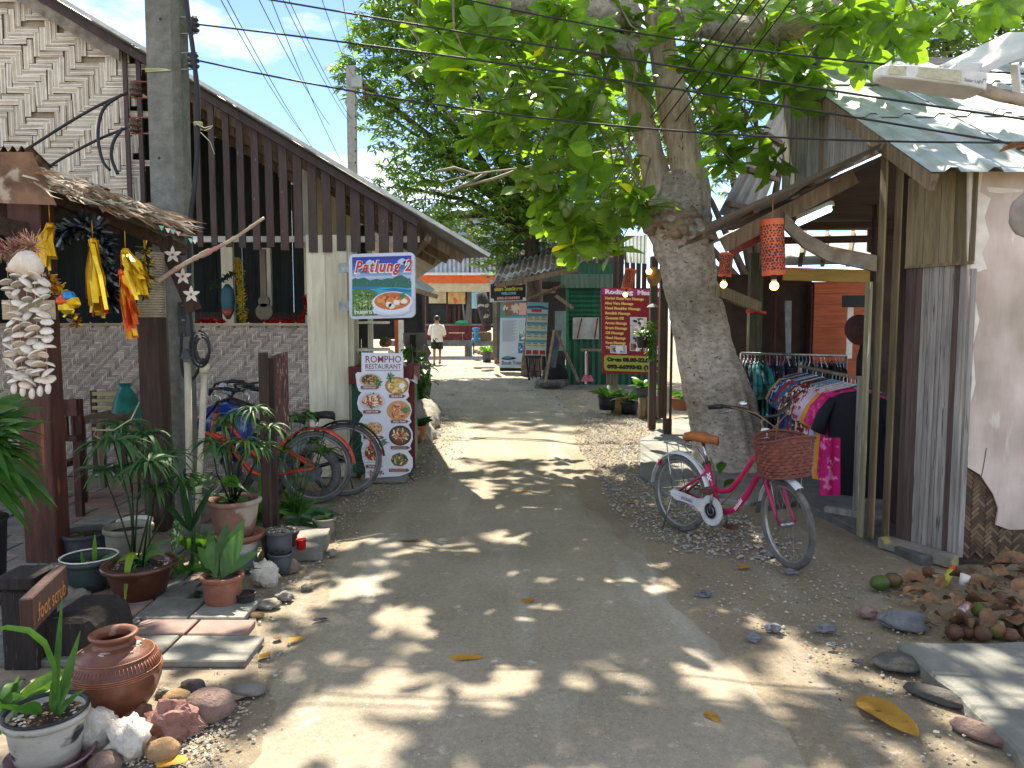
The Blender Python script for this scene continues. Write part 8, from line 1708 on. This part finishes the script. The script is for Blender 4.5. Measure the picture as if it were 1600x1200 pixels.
for i, (x, y) in enumerate(((1375, 922), (1395, 918))): c0 = G(x, y); m = MB(); m.blob(c0+V(0, 0, .045), (.06, .05, .045), 9, 6, .2, 2, i); m.build('green_fruit', M('split_green_fruit', '#4a5f26', '#34461b', 7, rough=.5, spots=('#5a4428', 5, .58)), None, ('left', 'right')[i]+' one of two green fruits beside the heap', 'fruit')
rock(1412, 978, (.12, .08, .05), 'slate', 'pale grey slate lump in front of the litter heap', 51, amp=.35, sm=False); rock(1355, 962, (.05, .04, .035), 'rose', 'brown crumpled stone left of the slate lump', 52, amp=.4)
rock(1405, 1040, (.12, .09, .03), 'dark', 'dark ridged stone sunk beside the kerb', 53, amp=.25); rock(1470, 1092, (.15, .06, .025), 'dark', 'long dark stone along the kerb', 54, amp=.25, rz=-.8); rock(1535, 1150, (.12, .06, .03), 'rose', 'mauve stone near the kerb end', 55, amp=.2, rz=-.9); rock(1580, 1165, (.06, .05, .03), 'rose', 'brownish stone at the lower right kerb end', 56, amp=.2)
for i, (x, y, r) in enumerate(((1255, 880, .05), (1210, 868, .06), (1235, 895, .045), (1290, 985, .06), (1178, 1000, .05), (1210, 985, .06), (1300, 1010, .03), (1100, 930, .05), (1340, 1035, .03))): rock(x, y, (r*.8, r*.5, r*.4), 'slate', ('grey chip against the front tyre', 'flat grey chip left of the front tyre', 'grey chip below the front tyre', 'upright bluish chip on the sand right of the lane', 'grey chip pair at the lane edge', 'flat chip beyond the lane edge', 'small chip near the slab', 'thin grey chip at the road rim', 'small bluish chip near the kerb')[i], 60+i, amp=.8, sm=False)
m = MB(); a, b = P(1488, 886, 4.75), P(1600, 900, 4.6); m.beam(G(1497, 905)+V(0, 0, .05), G(1640, 912)+V(0, 0, .06), .03, .03); m.build('wood_stick', WOOD, None, 'grey wooden stick lying across the back of the litter heap', 'stick')
m = MB(); m.smooth = True; m.leaf(G(1640, 905)+V(0, 0, .12), (-1, .05, .0), .42, .16, droop=.15, fold=.4, seg=7, wave=.1); m.build('dry_leaf', BRL, None, 'very large curled brown leaf resting on the stick', 'leaf')
bo = thing('bottle', 'small yellow bottle with an orange cap in the litter heap', 'bottle', G(1478, 916)); a, b = G(1476, 918)+V(0, 0, .03), G(1488, 906)+V(0, 0, .08); m = MB(); m.tube([a, a.lerp(b, .7), a.lerp(b, .8)], [.022, .022, .014], 10); m.build('body', M('yellow_plastic', '#b8b03a', '#96902c', 8, rough=.3), bo); m = MB(); m.tube([a.lerp(b, .8), b], .017, 10); m.build('cap', M('orange_cap', '#e0521c', '#c24414', 8, rough=.4), bo)
cn = MB(); cn.tube([G(1500, 968)+V(0, 0, .04), G(1512, 962)+V(0, 0, .06)], .022, 12); cn.build('can', M('red_white_can', '#d9d4d0', '#c22a34', 22, rough=.3, metal=.3), None, 'crushed red and white can among the husks', 'can')
wc = MB(); wc.tube([G(1503, 935)+V(0, 0, .08), G(1507, 935)+V(0, 0, .14)], [.02, .028], 10); wc.build('paper_cup', WHITE, None, 'pale cup poking out of the litter heap', 'cup')
# ------------------------------------------------------------------ person walking away
pr0 = G(683, 570); H = 1.72
person = thing('person', 'person in white shirt and dark shorts walking away', 'person', pr0)
def skin_body(name, verts, edges, radii, mat, parent, root=0):
    me = bpy.data.meshes.new(name); me.from_pydata(verts, edges, []); o = bpy.data.objects.new(name, me); COL.objects.link(o); o.parent = parent
    sk_ = o.modifiers.new('skin', 'SKIN'); o.modifiers.new('sub', 'SUBSURF').levels = 2; o.modifiers['sub'].render_levels = 2
    lay = me.skin_vertices[0] if me.skin_vertices else None
    if lay is None:
        me.attributes
    for i, r in enumerate(radii): me.skin_vertices[0].data[i].radius = r if hasattr(r, '__len__') else (r, r)
    me.skin_vertices[0].data[root].use_root = True; me.materials.append(mat); return o
SKINM = M('skin', '#a8765a', '#946449', 8, rough=.6, bump=.05)
def body_via_tubes():
    m = MB(); m.smooth = True
    return m
vb = [(0, 0, .95), (0, -.01, 1.15), (0, 0, 1.38), (0, .01, 1.46), (0, .02, 1.56), (0, .02, 1.65), (-.17, 0, 1.40), (-.24, .03, 1.14), (-.21, .2, .98), (-.18, .27, .99), (.17, 0, 1.40), (.26, .02, 1.14), (.25, .22, 1.02), (.22, .29, 1.03),
      (-.09, 0, .9), (-.1, .03, .5), (-.1, -.04, .09), (-.1, .1, .04), (.09, 0, .9), (.1, .12, .52), (.12, -.22, .2), (.12, -.16, .1)]
eb = [(0, 1), (1, 2), (2, 3), (3, 4), (4, 5), (2, 6), (6, 7), (7, 8), (8, 9), (2, 10), (10, 11), (11, 12), (12, 13), (0, 14), (14, 15), (15, 16), (16, 17), (0, 18), (18, 19), (19, 20), (20, 21)]
rbv = [.1, .1, .1, .06, .075, .085, .06, .045, .035, .04, .06, .045, .035, .04, .09, .055, .04, .035, .09, .055, .04, .035]
skin_body('body', vb, eb, rbv, SKINM, person)
ml = lambda pts: [V(*p) for p in pts]
m = MB(); m.smooth = True; vs = []; n = 16
for z, rx, ry in ((1.47, .07, .07), (1.44, .15, .09), (1.38, .2, .12), (1.25, .205, .14), (1.1, .2, .14), (.95, .205, .145), (.84, .21, .15), (.82, .205, .145)): vs += [pr0+V(rx*math.cos(6.283*j/n), ry*math.sin(6.283*j/n)*(1+.06*math.sin(j*3+z*20)), z) for j in range(n)]
m.add(vs, [(i*n+j, i*n+(j+1) % n, (i+1)*n+(j+1) % n, (i+1)*n+j) for i in range(7) for j in range(n)])
for s in (-1, 1): m.tube([pr0+V(s*.17, 0, 1.41), pr0+V(s*.24, .02, 1.2), pr0+V(s*.26, .06, 1.08)], [.075, .085, .08], 10)
SHIRT = M('white_shirt', '#d9d6cc', '#c4c0b4', 8, rough=.85, bump=.25, bscale=12); m.build('shirt', SHIRT, person)
m = MB(); m.smooth = True; m.tube([pr0+V(0, 0, .95), pr0+V(0, 0, .84), pr0+V(0, 0, .8)], [.17, .18, .175], 14, flat=.8)
for s, y in ((-1, .02), (1, .09)): m.tube([pr0+V(s*.09, 0, .88), pr0+V(s*.11, y, .58)], [.11, .115], 12)
m.build('shorts', M('dark_shorts', '#2a2f2c', '#1c201e', 8, rough=.9), person)
m = MB(); m.smooth = True; m.blob(pr0+V(0, .0, 1.665), (.108, .118, .1), 16, 10, .1, 5, 2); m.build('hair', M('black_hair', '#1c1816', '#100e0c', 20, rough=.5, bump=.4), person)
for s, y, z in ((-1, .04, .03), (1, -.17, .08)): m = MB(); m.smooth = True; m.blob(pr0+V(s*.11, y, z), (.05, .13, .035), 10, 6, .05); m.build('shoe', M('brown_shoe', '#5a2f28', '#42211c', 9), person)
for s in (-1, 1): m = MB(); m.blob(pr0+V(s*.095, .02, 1.63), (.015, .025, .035), 7, 5, 0); m.build('ear', SKINM, person)

# ------------------------------------------------------------------ small dry debris, extra greenery
m = MB(); q3 = random.Random(5)
def debris(poly, n, s0, s1, cols):
    pp = [G(a, b) for a, b in poly]; x0, x1 = min(p.x for p in pp), max(p.x for p in pp); y0, y1 = min(p.y for p in pp), max(p.y for p in pp); k = 0
    while k < n:
        x, y = q3.uniform(x0, x1), q3.uniform(y0, y1)
        if not inside(V(x, y, 0), pp): continue
        k += 1; s = q3.uniform(s0, s1); a = q3.random()*6.28; d = V(math.cos(a), math.sin(a), 0)*s; e = V(-d.y, d.x, 0)*q3.uniform(.15, .5); z = hgt(x, y)+.008; c = V(x, y, z)
        m.col = mul(q3.choice(cols), q3.uniform(.6, 1.2)); h = V(0, 0, s*q3.uniform(.1, .5)); m.add([c-d, c-e+h*.4, c+d+h, c+e+h*.2], [(0, 1, 2), (0, 2, 3)])
BR = [C('#7a5a3c'), C('#9a7850'), C('#5a4230'), C('#b39464'), C('#4a3828')]
debris([(1360, 905), (1620, 890), (1640, 1000), (1400, 1000)], 420, .012, .04, BR)
debris([(1050, 880), (1400, 900), (1500, 1150), (1200, 1100)], 150, .006, .016, BR)
debris([(540, 760), (660, 750), (520, 830), (420, 960), (300, 960), (420, 820)], 260, .006, .022, BR)
debris([(250, 1040), (400, 1000), (380, 1199), (150, 1199)], 160, .005, .014, BR)
debris([(700, 640), (960, 640), (1300, 1190), (450, 1190)], 200, .004, .012, BR)
debris([(900, 660), (1010, 660), (1220, 860), (960, 790)], 140, .006, .02, BR)
m.build('leaf_debris', MATT, None, 'brown dry leaf crumbs scattered on the sand', 'debris', None, 'stuff')
def clump(label, px, py, n, L, W, mat, cols, up=1.0, shape='la', spread=20, Y=None):
    s0 = G(px, py); t = thing('leafy_clump', label, 'plant', s0)
    for k in range(n):
        a = R.random()*6.28; b0 = G(px+R.uniform(-spread, spread), py+R.uniform(-3, 3)); strap(t, b0, (math.cos(a), math.sin(a), R.uniform(.5, 1.6)*up), L*R.uniform(.6, 1.2), W*R.uniform(.7, 1.2), mat, R.uniform(.3, .8), 6, R.choice(cols), shape)
GR = [(1, 1, .9), (.8, .95, .8), (1.25, 1.25, .9), (.65, .8, .7)]
clump('dark grassy clump between the glazed bowl and the post', 285, 905, 26, .42, .04, LEAFM, GR, 1.2)
clump('bushy dark foliage behind the raised terracotta pot', 335, 870, 30, .45, .07, LEAFM, GR, 1.3, 'ov')
clump('low leaves beside the dark sign post', 440, 838, 22, .24, .06, LEAFD, GR+[(3, 2.6, 1.6)], .8)
clump('leafy tuft behind the white pot at the left edge', 8, 1120, 26, .4, .035, LEAFM, GR+[(1.6, 1.3, .6)], 1.0)
clump('dry grassy tuft at the foot of the red post', 30, 915, 14, .2, .02, SEDGE, GR+[(2.4, 1.9, 1.2)], 1.0)
clump('green weed at the foot of the orange wheel', 470, 822, 24, .34, .05, LEAFM, GR, 1.0, 'ov')
clump('tall bushy greenery in front of the orange bicycle', 392, 822, 34, .62, .05, LEAFM, GR, 1.7, 'la', 26)
clump('feathery weeds between the dark sign post and the wheel', 452, 806, 30, .45, .045, LEAFM, GR+[(1.6, 1.6, .9)], 1.5, 'ov', 22)
